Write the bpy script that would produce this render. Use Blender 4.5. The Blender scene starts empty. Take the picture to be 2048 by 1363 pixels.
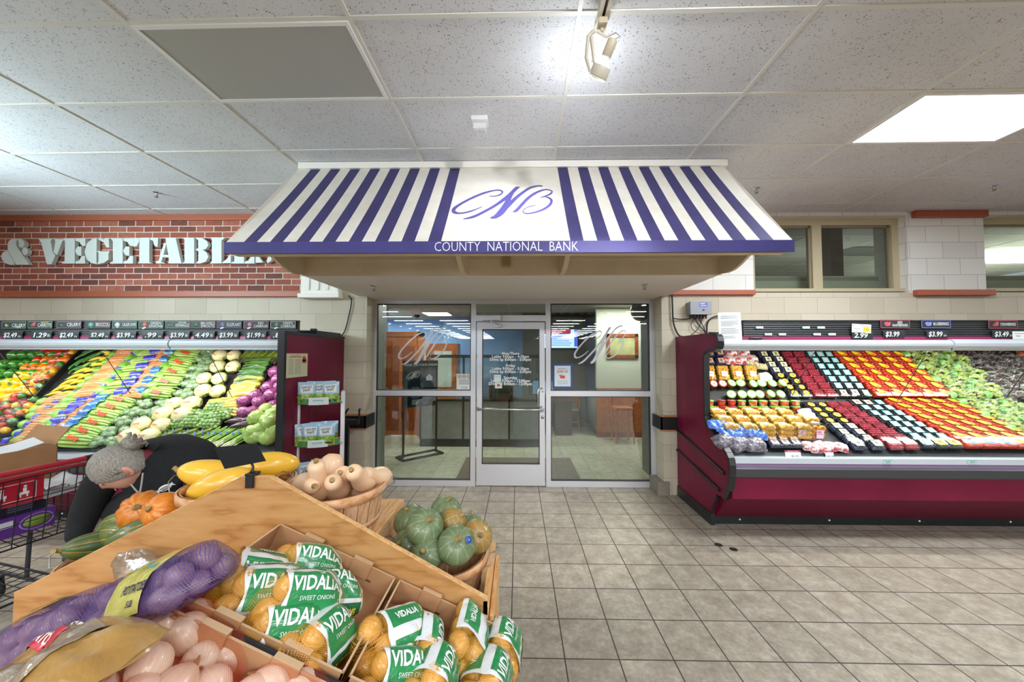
import bpy, bmesh, math, random
from mathutils import Vector, Matrix, Euler, noise

R = math.radians
PI = math.pi
random.seed(11)
sc = bpy.context.scene
COL = sc.collection

# ------------------------------------------------------------------ camera
FPX, CX, CY = 715.49, 1024.0, 681.5
PITCH, YAW, ROLL = 0.0373, -0.0167, 0.0013
EYE = Vector((0, 0, 1.7247))
_cy, _sy, _cp, _sp = math.cos(YAW), math.sin(YAW), math.cos(PITCH), math.sin(PITCH)
FWD = Vector((_sy * _cp, _cy * _cp, _sp))
_rt = Vector((_cy, -_sy, 0))
_up = _rt.cross(FWD)
RGT = math.cos(ROLL) * _rt + math.sin(ROLL) * _up
UPV = -math.sin(ROLL) * _rt + math.cos(ROLL) * _up
camd = bpy.data.cameras.new('camera')
cam = bpy.data.objects.new('camera', camd)
COL.objects.link(cam)
camd.sensor_fit = 'HORIZONTAL'
camd.sensor_width = 36.0
camd.lens = 36.0 * FPX / 2048.0
camd.clip_start = 0.05
camd.clip_end = 200
mw = Matrix.Identity(4)
for i in range(3):
    mw[i][0], mw[i][1], mw[i][2], mw[i][3] = RGT[i], UPV[i], -FWD[i], EYE[i]
cam.matrix_world = mw
sc.camera = cam

# ------------------------------------------------------------------ view and world
sc.view_settings.view_transform = 'Standard'
sc.view_settings.look = 'None'
sc.view_settings.gamma = 1.0
sc.view_settings.use_curve_mapping = False
sc.view_settings.exposure = 1.1
sc.cycles.max_bounces = 8
sc.cycles.diffuse_bounces = 4
sc.cycles.glossy_bounces = 4
sc.cycles.transparent_max_bounces = 16
sc.cycles.transmission_bounces = 4
sc.cycles.sample_clamp_indirect = 4.0
sc.cycles.caustics_reflective = False
sc.cycles.caustics_refractive = False
wd = bpy.data.worlds.new('world')
sc.world = wd
wd.use_nodes = True
wd.node_tree.nodes['Background'].inputs[0].default_value = (0.86, 0.93, 1.0, 1)
wd.node_tree.nodes['Background'].inputs[1].default_value = 0.30


def lamp(name, kind, loc, power, color=(1, 1, 1), size=None, aim=None, sizey=None, spot=None, blend=0.3, radius=0.05, spread=None):
    d = bpy.data.lights.new(name, kind)
    d.energy = power
    d.color = color
    if kind == 'AREA':
        d.shape = 'RECTANGLE'
        d.size = size
        d.size_y = sizey or size
        if spread: d.spread = R(spread)
    else:
        d.shadow_soft_size = radius
    if kind == 'SPOT':
        d.spot_size = R(spot)
        d.spot_blend = blend
    o = bpy.data.objects.new(name, d)
    COL.objects.link(o)
    o.location = loc
    if aim is not None:
        o.rotation_euler = (Vector(aim) - Vector(loc)).to_track_quat('-Z', 'Y').to_euler()
    return o


# the store's ceiling fixtures behind the camera
COOL = (0.88, 0.95, 1.0)
for _x in (-7.5, -3.0, 1.5, 6.0):
    for _y in (-9.0, -5.0):
        lamp('store_light', 'AREA', (_x, _y, 4.4), 75, COOL, 2.4, (_x, _y + 2.5, 0), 0.5)
for _x, _y, _p in ((3.35, 2.73, 43), (9.2, 2.6, 34), (-6.6, 0.6, 34), (5.8, -0.7, 16), (-5.6, -0.7, 14), (-1.52, -0.9, 13), (2.2, -0.9, 15)):
    lamp('panel_and_fill_light', 'AREA', (_x, _y, 3.49), _p, COOL, 1.16, (_x, _y, 0), 0.56)  # first is the lit panel; the rest are added out of view as fill
# unseen uplight added at the far left for the cool ceiling glow
lamp('added_uplight', 'AREA', (-5.6, 1.6, 2.7), 34, (0.72, 0.92, 1.0), 1.6, (-4.2, 2.75, 3.51), 0.5, spread=120)
# a second head on the track, behind the camera, aimed at the entrance floor
lamp('unseen_track_lamp', 'SPOT', (1.05, 0.55, 3.38), 185, (1.0, 0.97, 0.93), aim=(0.0, 4.35, 0), spot=40, blend=0.6, radius=0.06)
lamp('unseen_track_lamp', 'SPOT', (1.05, 0.2, 3.38), 75, (0.95, 0.97, 1.0), aim=(-0.1, 2.7, 2.9), spot=110, blend=0.9, radius=0.06)  # unseen head added to brighten the awning
# bank room lights
lamp('bank_light', 'AREA', (-1.3, 6.6, 2.70), 38, (1.0, 0.98, 0.9), 1.16, (-1.3, 6.6, 0), 0.56)
lamp('bank_light', 'AREA', (2.2, 7.0, 2.70), 26, (1.0, 0.98, 0.9), 1.16, (2.2, 7.0, 0), 0.56)
lamp('bank_light', 'AREA', (-3.6, 8.5, 2.70), 90, (1.0, 0.98, 0.9), 1.16, (-3.6, 8.5, 0), 0.56)


def unproject(px, py, ax, val):
    d = RGT * ((px - CX) / FPX) - UPV * ((py - CY) / FPX) + FWD
    i = 'xyz'.index(ax)
    return EYE + d * ((val - EYE[i]) / d[i])


def project(p):
    q = Vector(p) - EYE
    z = q.dot(FWD)
    return CX + FPX * q.dot(RGT) / z, CY - FPX * q.dot(UPV) / z


U = unproject


def onplane(px, py, p0, n):
    d = RGT * ((px - CX) / FPX) - UPV * ((py - CY) / FPX) + FWD
    return EYE + d * ((Vector(p0) - EYE).dot(n) / d.dot(n))


# ------------------------------------------------------------------ materials
def lin(c):
    if isinstance(c, str):
        c = tuple(int(c[i:i + 2], 16) for i in (0, 2, 4))
    out = []
    for v in c[:3]:
        v = v / 255.0
        out.append(v / 12.92 if v <= 0.04045 else ((v + 0.055) / 1.055) ** 2.4)
    return (*out, 1.0)


MATS = {}


class NT:
    """small helper over one node tree"""

    def __init__(s, m):
        s.t = m.node_tree
        s.b = s.t.nodes.get('Principled BSDF')
        s.out = s.t.nodes.get('Material Output')

    def n(s, typ, **kw):
        x = s.t.nodes.new(typ)
        for k, v in kw.items():
            if k in x.inputs.keys():
                x.inputs[k].default_value = v
            else:
                setattr(x, k, v)
        return x

    def l(s, a, b):
        s.t.links.new(a, b)

    def coord(s, kind='Object', scale=None, rot=None):
        tc = s.n('ShaderNodeTexCoord')
        if scale is None and rot is None:
            return tc.outputs[kind]
        mp = s.n('ShaderNodeMapping')
        if scale is not None:
            mp.inputs['Scale'].default_value = scale if hasattr(scale, '__len__') else (scale,) * 3
        if rot is not None:
            mp.inputs['Rotation'].default_value = rot
        s.l(tc.outputs[kind], mp.inputs[0])
        return mp.outputs[0]

    def noise(s, vec, scale=5, detail=4, rough=0.55):
        x = s.n('ShaderNodeTexNoise', Scale=scale, Detail=detail, Roughness=rough)
        s.l(vec, x.inputs['Vector'])
        return x.outputs['Fac']

    def ramp(s, fac, stops, interp='LINEAR'):
        r = s.n('ShaderNodeValToRGB')
        r.color_ramp.interpolation = interp
        e = r.color_ramp.elements
        while len(e) < len(stops):
            e.new(0.5)
        for i, (p, c) in enumerate(stops):
            e[i].position = p
            e[i].color = c if len(c) == 4 and not isinstance(c, str) else lin(c)
        s.l(fac, r.inputs[0])
        return r.outputs[0]

    def mix(s, fac, a, b, blend='MIX'):
        x = s.n('ShaderNodeMix', data_type='RGBA', blend_type=blend)
        if isinstance(fac, (int, float)):
            x.inputs[0].default_value = fac
        else:
            s.l(fac, x.inputs[0])
        for v, k in ((a, 6), (b, 7)):
            if isinstance(v, (tuple, str)):
                x.inputs[k].default_value = lin(v) if isinstance(v, str) or len(v) == 3 else v
            else:
                s.l(v, x.inputs[k])
        return x.outputs[2]

    def math(s, op, a, b=0.0, c=None):
        x = s.n('ShaderNodeMath', operation=op)
        for i, v in enumerate((a, b) if c is None else (a, b, c)):
            if isinstance(v, (int, float)):
                x.inputs[i].default_value = v
            else:
                s.l(v, x.inputs[i])
        return x.outputs[0]

    def bump(s, h, strength=0.3, dist=0.002):
        x = s.n('ShaderNodeBump', Strength=strength, Distance=dist)
        s.l(h, x.inputs['Height'])
        s.l(x.outputs[0], s.b.inputs['Normal'])


def new_mat(name):
    m = bpy.data.materials.new(name)
    m.use_nodes = True
    MATS[name] = m
    return m, NT(m)


def mat(name, col, rough=0.5, metal=0.0, spec=0.5, var=None, bump=None, emit=None, coat=0.0, rnd=0.0, sheen=0.0):
    """col sRGB; var = (second colour, noise scale[, lo, hi]); bump = (scale, strength, distance); rnd = per-object value jitter"""
    if name in MATS:
        return MATS[name]
    m, t = new_mat(name)
    b = t.b
    b.inputs['Roughness'].default_value = rough
    b.inputs['Metallic'].default_value = metal
    b.inputs['Specular IOR Level'].default_value = spec
    b.inputs['Coat Weight'].default_value = coat
    b.inputs['Coat Roughness'].default_value = 0.12
    if sheen:
        b.inputs['Sheen Weight'].default_value = sheen
    c = None
    vec = t.coord() if (var or bump) else None
    if var:
        lo, hi = (var[2], var[3]) if len(var) > 3 else (0.35, 0.65)
        c = t.ramp(t.noise(vec, var[1]), [(lo, lin(col)), (hi, lin(var[0]))])
    if rnd:
        oi = t.n('ShaderNodeObjectInfo')
        v = t.math('MULTIPLY_ADD', oi.outputs['Random'], 2 * rnd, 1 - rnd)
        h = t.n('ShaderNodeHueSaturation')
        t.l(v, h.inputs['Value'])
        if c is None:
            h.inputs['Color'].default_value = lin(col)
        else:
            t.l(c, h.inputs['Color'])
        c = h.outputs[0]
    if c is None:
        b.inputs['Base Color'].default_value = lin(col)
    else:
        t.l(c, b.inputs['Base Color'])
    if bump:
        t.bump(t.noise(vec, bump[0], 3), bump[1], bump[2] if len(bump) > 2 else 0.002)
    if emit:
        b.inputs['Emission Color'].default_value = lin(emit[0])
        b.inputs['Emission Strength'].default_value = emit[1]
    return m


def glass_mat(name, tint=(245, 250, 248), refl=1.0, rough=0.0, frost=0.0, frostcol=(225, 228, 230)):
    """clear sheet: see-through with a Fresnel reflection, optional milky share"""
    if name in MATS:
        return MATS[name]
    m, t = new_mat(name)
    tr = t.n('ShaderNodeBsdfTransparent')
    tr.inputs[0].default_value = lin(tint)
    gl = t.n('ShaderNodeBsdfGlossy')
    gl.inputs['Roughness'].default_value = rough
    fr = t.n('ShaderNodeLayerWeight', Blend=0.5)      # Schlick: the same from either side of a thin sheet
    fs = t.math('MULTIPLY_ADD', t.math('POWER', fr.outputs['Facing'], 5.0), 0.96, 0.04)
    mx = t.n('ShaderNodeMixShader')
    t.l(t.math('MINIMUM', t.math('MULTIPLY', fs, refl), 1.0), mx.inputs[0])
    t.l(tr.outputs[0], mx.inputs[1])
    t.l(gl.outputs[0], mx.inputs[2])
    last = mx
    if frost:
        df = t.n('ShaderNodeBsdfDiffuse')
        df.inputs[0].default_value = lin(frostcol)
        m2 = t.n('ShaderNodeMixShader')
        m2.inputs[0].default_value = frost
        t.l(mx.outputs[0], m2.inputs[1])
        t.l(df.outputs[0], m2.inputs[2])
        last = m2
    t.l(last.outputs[0], t.out.inputs[0])
    return m


def film_mat(name, col=(240, 245, 240), amount=0.25, scale=60, rough=0.12):
    """crinkled clear plastic film: mostly transparent, bumpy gloss"""
    if name in MATS:
        return MATS[name]
    m, t = new_mat(name)
    vec = t.coord()
    nz = t.noise(vec, scale, 2, 0.6)
    bp = t.n('ShaderNodeBump', Strength=0.9, Distance=0.006)
    t.l(nz, bp.inputs['Height'])
    tr = t.n('ShaderNodeBsdfTransparent')
    tr.inputs[0].default_value = lin(col)
    gl = t.n('ShaderNodeBsdfGlossy')
    gl.inputs['Roughness'].default_value = rough
    t.l(bp.outputs[0], gl.inputs['Normal'])
    mx = t.n('ShaderNodeMixShader')
    mx.inputs[0].default_value = amount
    t.l(tr.outputs[0], mx.inputs[1])
    t.l(gl.outputs[0], mx.inputs[2])
    t.l(mx.outputs[0], t.out.inputs[0])
    return m


# ------------------------------------------------------------------ mesh building
class MB:
    def __init__(s):
        s.v, s.f, s.m, s.sm = [], [], [], []

    def add(s, vs, fs, mi=0, smooth=False, M=None):
        o = len(s.v)
        s.v += [(M @ Vector(p)) if M is not None else Vector(p) for p in vs]
        for f in fs:
            s.f.append([i + o for i in f])
            s.m.append(mi)
            s.sm.append(smooth)
        return s

    def box(s, x0, x1, y0, y1, z0, z1, mi=0, M=None):
        vs = [(x, y, z) for z in (z0, z1) for y in (y0, y1) for x in (x0, x1)]
        fs = [(0, 2, 3, 1), (4, 5, 7, 6), (0, 1, 5, 4), (2, 6, 7, 3), (0, 4, 6, 2), (1, 3, 7, 5)]
        return s.add(vs, fs, mi, False, M)

    def quad(s, a, b, c, d, mi=0):
        return s.add([a, b, c, d], [(0, 1, 2, 3)], mi)

    def poly(s, pts, mi=0, M=None, smooth=False):
        return s.add(pts, [tuple(range(len(pts)))], mi, smooth, M)

    def prism(s, poly, a0, a1, axis='y', mi=0, M=None, capmi=None, smooth=False):
        n = len(poly)

        def P(p, a):
            return {'x': (a, p[0], p[1]), 'y': (p[0], a, p[1]), 'z': (p[0], p[1], a)}[axis]
        vs = [P(p, a0) for p in poly] + [P(p, a1) for p in poly]
        s.add(vs, [(i, (i + 1) % n, n + (i + 1) % n, n + i) for i in range(n)], mi, smooth, M)
        cm = mi if capmi is None else capmi
        s.add(vs, [tuple(range(n))[::-1], tuple(range(n, 2 * n))], cm, False, M)
        return s

    def tube(s, pts, r, n=8, closed=False, mi=0, caps=True, M=None):
        pts = [Vector(p) for p in pts]
        N = len(pts)
        rs = r if hasattr(r, '__len__') else [r] * N
        vs, prev = [], None
        for i, p in enumerate(pts):
            a = pts[(i - 1) % N] if (closed or i > 0) else p
            b = pts[(i + 1) % N] if (closed or i < N - 1) else p
            t = (b - a)
            if t.length < 1e-9:
                t = Vector((0, 0, 1))
            t.normalize()
            if prev is None:
                h = Vector((0, 0, 1)) if abs(t.z) < 0.9 else Vector((1, 0, 0))
                u = t.cross(h).normalized()
            else:
                u = (prev - t * prev.dot(t))
                u = u.normalized() if u.length > 1e-6 else t.orthogonal().normalized()
            prev = u
            w = t.cross(u)
            for k in range(n):
                q = 2 * PI * k / n
                vs.append(p + (u * math.cos(q) + w * math.sin(q)) * rs[i])
        fs = []
        for i in range(N if closed else N - 1):
            j = (i + 1) % N
            for k in range(n):
                l = (k + 1) % n
                fs.append((i * n + k, i * n + l, j * n + l, j * n + k))
        s.add(vs, fs, mi, True, M)
        if caps and not closed:
            s.add(vs, [tuple(range(n))[::-1], tuple(range((N - 1) * n, N * n))], mi, False, M)
        return s

    def lathe(s, prof, n=20, mi=0, M=None, smooth=True, sx=1.0, sy=1.0):
        vs, fs = [], []
        for r, z in prof:
            for k in range(n):
                a = 2 * PI * k / n
                vs.append((r * math.cos(a) * sx, r * math.sin(a) * sy, z))
        for i in range(len(prof) - 1):
            for k in range(n):
                l = (k + 1) % n
                fs.append((i * n + k, i * n + l, (i + 1) * n + l, (i + 1) * n + k))
        s.add(vs, fs, mi, smooth, M)
        return s

    def disc(s, r, n=16, mi=0, M=None):
        return s.add([(r * math.cos(2 * PI * k / n), r * math.sin(2 * PI * k / n), 0) for k in range(n)], [tuple(range(n))], mi, False, M)

    def grid(s, fn, nu, nv, mi=0, cu=False, cv=False, M=None, smooth=True, flip=False):
        """fn(u, v) with u, v in 0..1"""
        vs, fs = [], []
        nuv = nu if cu else nu + 1
        nvv = nv if cv else nv + 1
        for i in range(nuv):
            for j in range(nvv):
                vs.append(fn(i / nu, j / nv))
        for i in range(nu):
            for j in range(nv):
                a = i * nvv + j
                b = ((i + 1) % nuv) * nvv + j
                c = ((i + 1) % nuv) * nvv + (j + 1) % nvv
                d = i * nvv + (j + 1) % nvv
                fs.append((a, d, c, b) if flip else (a, b, c, d))
        mis = mi
        if callable(mi):
            o = len(s.v)
            s.v += [(M @ Vector(p)) if M is not None else Vector(p) for p in vs]
            k = 0
            for i in range(nu):
                for j in range(nv):
                    s.f.append([x + o for x in fs[k]])
                    s.m.append(mi((i + .5) / nu, (j + .5) / nv))
                    s.sm.append(smooth)
                    k += 1
            return s
        return s.add(vs, fs, mis, smooth, M)

    def ball(s, rx, ry, rz, nu=16, nv=10, mi=0, M=None, dfm=None):
        """ellipsoid with optional dfm(theta, phi, dir) -> radius factor"""
        vs, fs = [], []
        for j in range(1, nv):
            ph = PI * j / nv
            for i in range(nu):
                th = 2 * PI * i / nu
                d = Vector((math.sin(ph) * math.cos(th), math.sin(ph) * math.sin(th), math.cos(ph)))
                k = dfm(th, ph, d) if dfm else 1.0
                vs.append((d.x * rx * k, d.y * ry * k, d.z * rz * k))
        kt = dfm(0, 0.0, Vector((0, 0, 1))) if dfm else 1
        kb = dfm(0, PI, Vector((0, 0, -1))) if dfm else 1
        vs += [(0, 0, rz * kt), (0, 0, -rz * kb)]
        T, B = len(vs) - 2, len(vs) - 1
        for i in range(nu):
            l = (i + 1) % nu
            fs.append((T, i, l))
            fs.append((B, (nv - 2) * nu + l, (nv - 2) * nu + i))
            for j in range(nv - 2):
                fs.append((j * nu + i, (j + 1) * nu + i, (j + 1) * nu + l, j * nu + l))
        if callable(mi):
            o = len(s.v)
            base = len(s.f)
            s.add(vs, fs, 0, True, M)
            for q in range(base, len(s.f)):
                c = sum((Vector(vs[x - o]) for x in s.f[q]), Vector()) / len(s.f[q])
                s.m[q] = mi(c)
            return s
        return s.add(vs, fs, mi, True, M)

    def mesh(s, me, M=None, mi=0):
        return s.add([v.co for v in me.vertices], [tuple(p.vertices) for p in me.polygons], mi, False, M)

    def text(s, txt, size, M, mi=0, **kw):
        me = text_mesh(txt, size, **kw)
        return s.mesh(me, M, mi)

    def data(s, name, mats, bevel=0.0, seg=2, weld=False):
        me = bpy.data.meshes.new(name)
        me.from_pydata(s.v, [], s.f)
        for m in (mats if isinstance(mats, (list, tuple)) else [mats]):
            me.materials.append(m)
        me.polygons.foreach_set('material_index', s.m)
        me.polygons.foreach_set('use_smooth', s.sm)
        if bevel or weld:
            bm = bmesh.new()
            bm.from_mesh(me)
            bmesh.ops.remove_doubles(bm, verts=bm.verts, dist=1e-5)
            if bevel:
                bmesh.ops.recalc_face_normals(bm, faces=bm.faces)
                ed = [e for e in bm.edges if len(e.link_faces) == 2 and e.calc_face_angle(0) > 0.6]
                bmesh.ops.bevel(bm, geom=ed, offset=bevel, segments=seg, profile=0.5, affect='EDGES', clamp_overlap=True)
            bm.to_mesh(me)
            bm.free()
        me.update()
        return me

    def build(s, name, mats, parent=None, loc=None, rot=None, bevel=0.0, seg=2, weld=False):
        o = bpy.data.objects.new(name, s.data(name, mats, bevel, seg, weld))
        COL.objects.link(o)
        if parent is not None:
            o.parent = parent
        if loc is not None:
            o.location = loc
        if rot is not None:
            o.rotation_euler = rot
        return o


_TXT = {}


def text_mesh(txt, size, align='CENTER', shear=0.0, offset=0.0, extrude=0.0, space=1.0, sx=1.0, res=2, line=1.0):
    """letters as a flat mesh in the xy plane, centred on the origin"""
    key = (txt, size, align, shear, offset, extrude, space, sx, res, line)
    if key in _TXT:
        return _TXT[key]
    c = bpy.data.curves.new('lettering', 'FONT')
    c.body = txt
    c.size = size
    c.align_x = align
    c.align_y = 'CENTER'
    c.shear = shear
    c.offset = offset
    c.extrude = extrude
    c.space_character = space
    c.space_line = line
    c.resolution_u = res
    o = bpy.data.objects.new('lettering', c)
    COL.objects.link(o)
    dg = bpy.context.evaluated_depsgraph_get()
    me = bpy.data.meshes.new_from_object(o.evaluated_get(dg))
    bpy.data.objects.remove(o)
    bpy.data.curves.remove(c)
    if sx != 1.0:
        for v in me.vertices:
            v.co.x *= sx
    _TXT[key] = me
    return me


def ribbon(mb, pts, ws, M, mi=0, z=0.0, ang=None, sub=6):
    """smooth pen stroke: pts 2-d control points, ws widths, Catmull-Rom between them"""
    P = [Vector((p[0], p[1])) for p in pts]
    Q, W = [], []
    n = len(P)
    for i in range(n - 1):
        p0, p1, p2, p3 = P[max(i - 1, 0)], P[i], P[i + 1], P[min(i + 2, n - 1)]
        for k in range(sub):
            t = k / sub
            Q.append(0.5 * ((2 * p1) + (p2 - p0) * t + (2 * p0 - 5 * p1 + 4 * p2 - p3) * t * t + (3 * p1 - p0 - 3 * p2 + p3) * t ** 3))
            W.append(ws[i] + (ws[i + 1] - ws[i]) * t)
    Q.append(P[-1])
    W.append(ws[-1])
    vs = []
    for i, q in enumerate(Q):
        d = Q[min(i + 1, len(Q) - 1)] - Q[max(i - 1, 0)]
        nn = Vector((-d.y, d.x)).normalized() if d.length > 0 else Vector((0, 1))
        vs.append((q.x + nn.x * W[i] / 2, q.y + nn.y * W[i] / 2, z))
        vs.append((q.x - nn.x * W[i] / 2, q.y - nn.y * W[i] / 2, z))
    mb.add(vs, [(2 * i, 2 * i + 1, 2 * i + 3, 2 * i + 2) for i in range(len(Q) - 1)], mi, False, M)


# ------------------------------------------------------------------ objects
def thing(name, label, cat, loc=(0, 0, 0), rot=(0, 0, 0), group=None):
    o = bpy.data.objects.new(name, None)
    o.empty_display_size = 0.1
    COL.objects.link(o)
    o.location = loc
    o.rotation_euler = rot if hasattr(rot, '__len__') else (0, 0, rot)
    return tag(o, label, cat, group)


def tag(o, label, cat, group=None):
    o['label'] = label
    o['category'] = cat
    if group:
        o['group'] = group
    return o


def struct(o):
    o['kind'] = 'structure'
    return o


def dup(root, loc=None, rot=None, label=None, group=None, scale=None):
    r = root.copy()
    COL.objects.link(r)
    if loc is not None:
        r.location = loc
    if rot is not None:
        r.rotation_euler = rot
    if scale is not None:
        r.scale = scale if hasattr(scale, '__len__') else (scale,) * 3
    if label:
        r['label'] = label
    if group:
        r['group'] = group
    for ch in list(root.children):
        c = ch.copy()
        COL.objects.link(c)
        c.parent = r
        for g in list(ch.children):
            d = g.copy()
            COL.objects.link(d)
            d.parent = c
    return r


class Maker:
    """hands out the prototype first and copies afterwards"""

    def __init__(s, fn):
        s.fn, s.o, s.used = fn, None, False

    def __call__(s, loc, rot=(0, 0, 0), label=None, group=None, scale=None, cat=None):
        if s.o is None:
            s.o = s.fn()
            o = s.o
            o.location = loc
            o.rotation_euler = rot
            if scale is not None:
                o.scale = scale if hasattr(scale, '__len__') else (scale,) * 3
            if label: o['label'] = label
            if group: o['group'] = group
            return o
        return dup(s.o, loc, rot, label, group, scale if scale is not None else 1.0)


ORD = ['first', 'second', 'third', 'fourth', 'fifth', 'sixth', 'seventh', 'eighth', 'ninth', 'tenth', 'eleventh', 'twelfth', 'thirteenth', 'fourteenth', 'fifteenth', 'sixteenth', 'seventeenth', 'eighteenth', 'nineteenth', 'twentieth']


def TR(x, y, z):
    return Matrix.Translation((x, y, z))


def RX(a): return Matrix.Rotation(a, 4, 'X')
def RY(a): return Matrix.Rotation(a, 4, 'Y')
def RZ(a): return Matrix.Rotation(a, 4, 'Z')


def basis(o, x, y, z=None):
    """matrix from an origin and two (unit) axes"""
    x = Vector(x).normalized()
    y = Vector(y)
    y = (y - x * y.dot(x)).normalized()
    z = x.cross(y)
    m = Matrix.Identity(4)
    for i in range(3):
        m[i][0], m[i][1], m[i][2], m[i][3] = x[i], y[i], z[i], o[i]
    return m


def jit(a):
    return random.uniform(-a, a)
# ------------------------------------------------------------------ setting materials
def tile_mat(name, c1, c2, c3, grout, s, ox, oy, gw=0.006, rough=0.35, rot=0.0, mot=9.0):
    m, t = new_mat(name)
    tc = t.n('ShaderNodeTexCoord')
    mp = t.n('ShaderNodeMapping')
    mp.inputs['Location'].default_value = (-ox, -oy, 0)
    mp.inputs['Rotation'].default_value = (0, 0, rot)
    t.l(tc.outputs['Object'], mp.inputs[0])
    br = t.n('ShaderNodeTexBrick', offset=0.0, squash=1.0)
    br.inputs['Scale'].default_value = 1.0
    br.inputs['Brick Width'].default_value = s
    br.inputs['Row Height'].default_value = s
    br.inputs['Mortar Size'].default_value = gw / 2
    br.inputs['Mortar Smooth'].default_value = 0.1
    br.inputs['Bias'].default_value = 0.0
    br.inputs['Color1'].default_value = (0, 0, 0, 1)
    br.inputs['Color2'].default_value = (1, 1, 1, 1)
    t.l(mp.outputs[0], br.inputs['Vector'])
    n1 = t.noise(tc.outputs['Object'], mot, 6, 0.65)
    n2 = t.noise(tc.outputs['Object'], mot * 4, 5, 0.7)
    base = t.ramp(t.math('ADD', t.math('MULTIPLY', n1, 0.7), t.math('MULTIPLY', n2, 0.3)), [(0.36, lin(c2)), (0.5, lin(c1)), (0.66, lin(c3))])
    hs = t.n('ShaderNodeHueSaturation')
    t.l(t.math('MULTIPLY_ADD', br.outputs['Color'], 0.16, 0.92), hs.inputs['Value'])
    t.l(base, hs.inputs['Color'])
    col = t.mix(br.outputs['Fac'], hs.outputs[0], grout)
    t.l(col, t.b.inputs['Base Color'])
    rr = t.math('MULTIPLY_ADD', br.outputs['Fac'], 0.4, t.math('MULTIPLY_ADD', n2, 0.25, rough - 0.1))
    t.l(rr, t.b.inputs['Roughness'])
    t.b.inputs['Specular IOR Level'].default_value = 0.4
    t.bump(t.math('SUBTRACT', t.math('MULTIPLY', n2, 0.15), br.outputs['Fac']), 0.35, 0.002)
    return m


def brick_mat(name, cols, mortar, bw, bh, mw, oz=0.0, ox=0.0, offset=0.5, rough=0.8, bump=0.5, nscale=14, jitter=0.0):
    """courses on an upright wall facing y: brick texture on (x, z)"""
    m, t = new_mat(name)
    tc = t.n('ShaderNodeTexCoord')
    sp = t.n('ShaderNodeSeparateXYZ')
    t.l(tc.outputs['Object'], sp.inputs[0])
    cb = t.n('ShaderNodeCombineXYZ')
    t.l(t.math('ADD', sp.outputs[0], t.math('ADD', sp.outputs[1], -ox)), cb.inputs[0])
    t.l(t.math('ADD', sp.outputs[2], -oz), cb.inputs[1])
    vec = cb.outputs[0]
    if jitter:
        nv = t.n('ShaderNodeTexNoise', Scale=18.0, Detail=3.0)
        t.l(vec, nv.inputs['Vector'])
        ad = t.n('ShaderNodeVectorMath', operation='MULTIPLY_ADD')
        t.l(nv.outputs['Color'], ad.inputs[0])
        ad.inputs[1].default_value = (jitter, jitter, 0)
        t.l(vec, ad.inputs[2])
        vec = ad.outputs[0]
    br = t.n('ShaderNodeTexBrick', offset=offset, squash=1.0)
    br.inputs['Scale'].default_value = 1.0
    br.inputs['Brick Width'].default_value = bw
    br.inputs['Row Height'].default_value = bh
    br.inputs['Mortar Size'].default_value = mw
    br.inputs['Mortar Smooth'].default_value = 0.25
    br.inputs['Bias'].default_value = 0.0
    br.inputs['Color1'].default_value = (0, 0, 0, 1)
    br.inputs['Color2'].default_value = (1, 1, 1, 1)
    t.l(vec, br.inputs['Vector'])
    n1 = t.noise(tc.outputs['Object'], nscale, 5, 0.65)
    fac = t.math('ADD', t.math('MULTIPLY', br.outputs['Color'], 0.6), t.math('MULTIPLY', n1, 0.45))
    k = len(cols)
    base = t.ramp(fac, [(0.12 + 0.76 * i / max(k - 1, 1), lin(c)) for i, c in enumerate(cols)])
    t.l(t.mix(br.outputs['Fac'], base, mortar), t.b.inputs['Base Color'])
    t.b.inputs['Roughness'].default_value = rough
    t.b.inputs['Specular IOR Level'].default_value = 0.3
    t.bump(t.math('SUBTRACT', t.math('MULTIPLY', n1, 0.3), br.outputs['Fac']), bump, 0.004)
    return m


def ceiling_mat(name):
    m, t = new_mat(name)
    tc = t.n('ShaderNodeTexCoord')
    vec = tc.outputs['Object']
    nv = t.n('ShaderNodeTexNoise', Scale=60.0, Detail=2.0)
    t.l(vec, nv.inputs['Vector'])
    ad = t.n('ShaderNodeVectorMath', operation='MULTIPLY_ADD')
    t.l(nv.outputs['Color'], ad.inputs[0])
    ad.inputs[1].default_value = (0.02, 0.02, 0)
    t.l(vec, ad.inputs[2])
    vo = t.n('ShaderNodeTexVoronoi', feature='F1', Scale=78.0)
    vo.inputs['Randomness'].default_value = 1.0
    t.l(ad.outputs[0], vo.inputs['Vector'])
    n2 = t.noise(vec, 26, 3, 0.6)
    thr = t.math('MULTIPLY_ADD', n2, 0.55, -0.06)
    pit = t.math('LESS_THAN', vo.outputs['Distance'], thr)
    n1 = t.noise(vec, 1.3, 3, 0.6)
    base = t.ramp(n1, [(0.3, lin('cdced0')), (0.7, lin('d9dadd'))])
    t.l(t.mix(t.math('MULTIPLY', pit, 0.8), base, (118, 114, 106)), t.b.inputs['Base Color'])
    t.b.inputs['Roughness'].default_value = 0.9
    t.b.inputs['Specular IOR Level'].default_value = 0.15
    t.bump(t.math('MULTIPLY', pit, -1.0), 0.25, 0.003)
    return m


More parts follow.
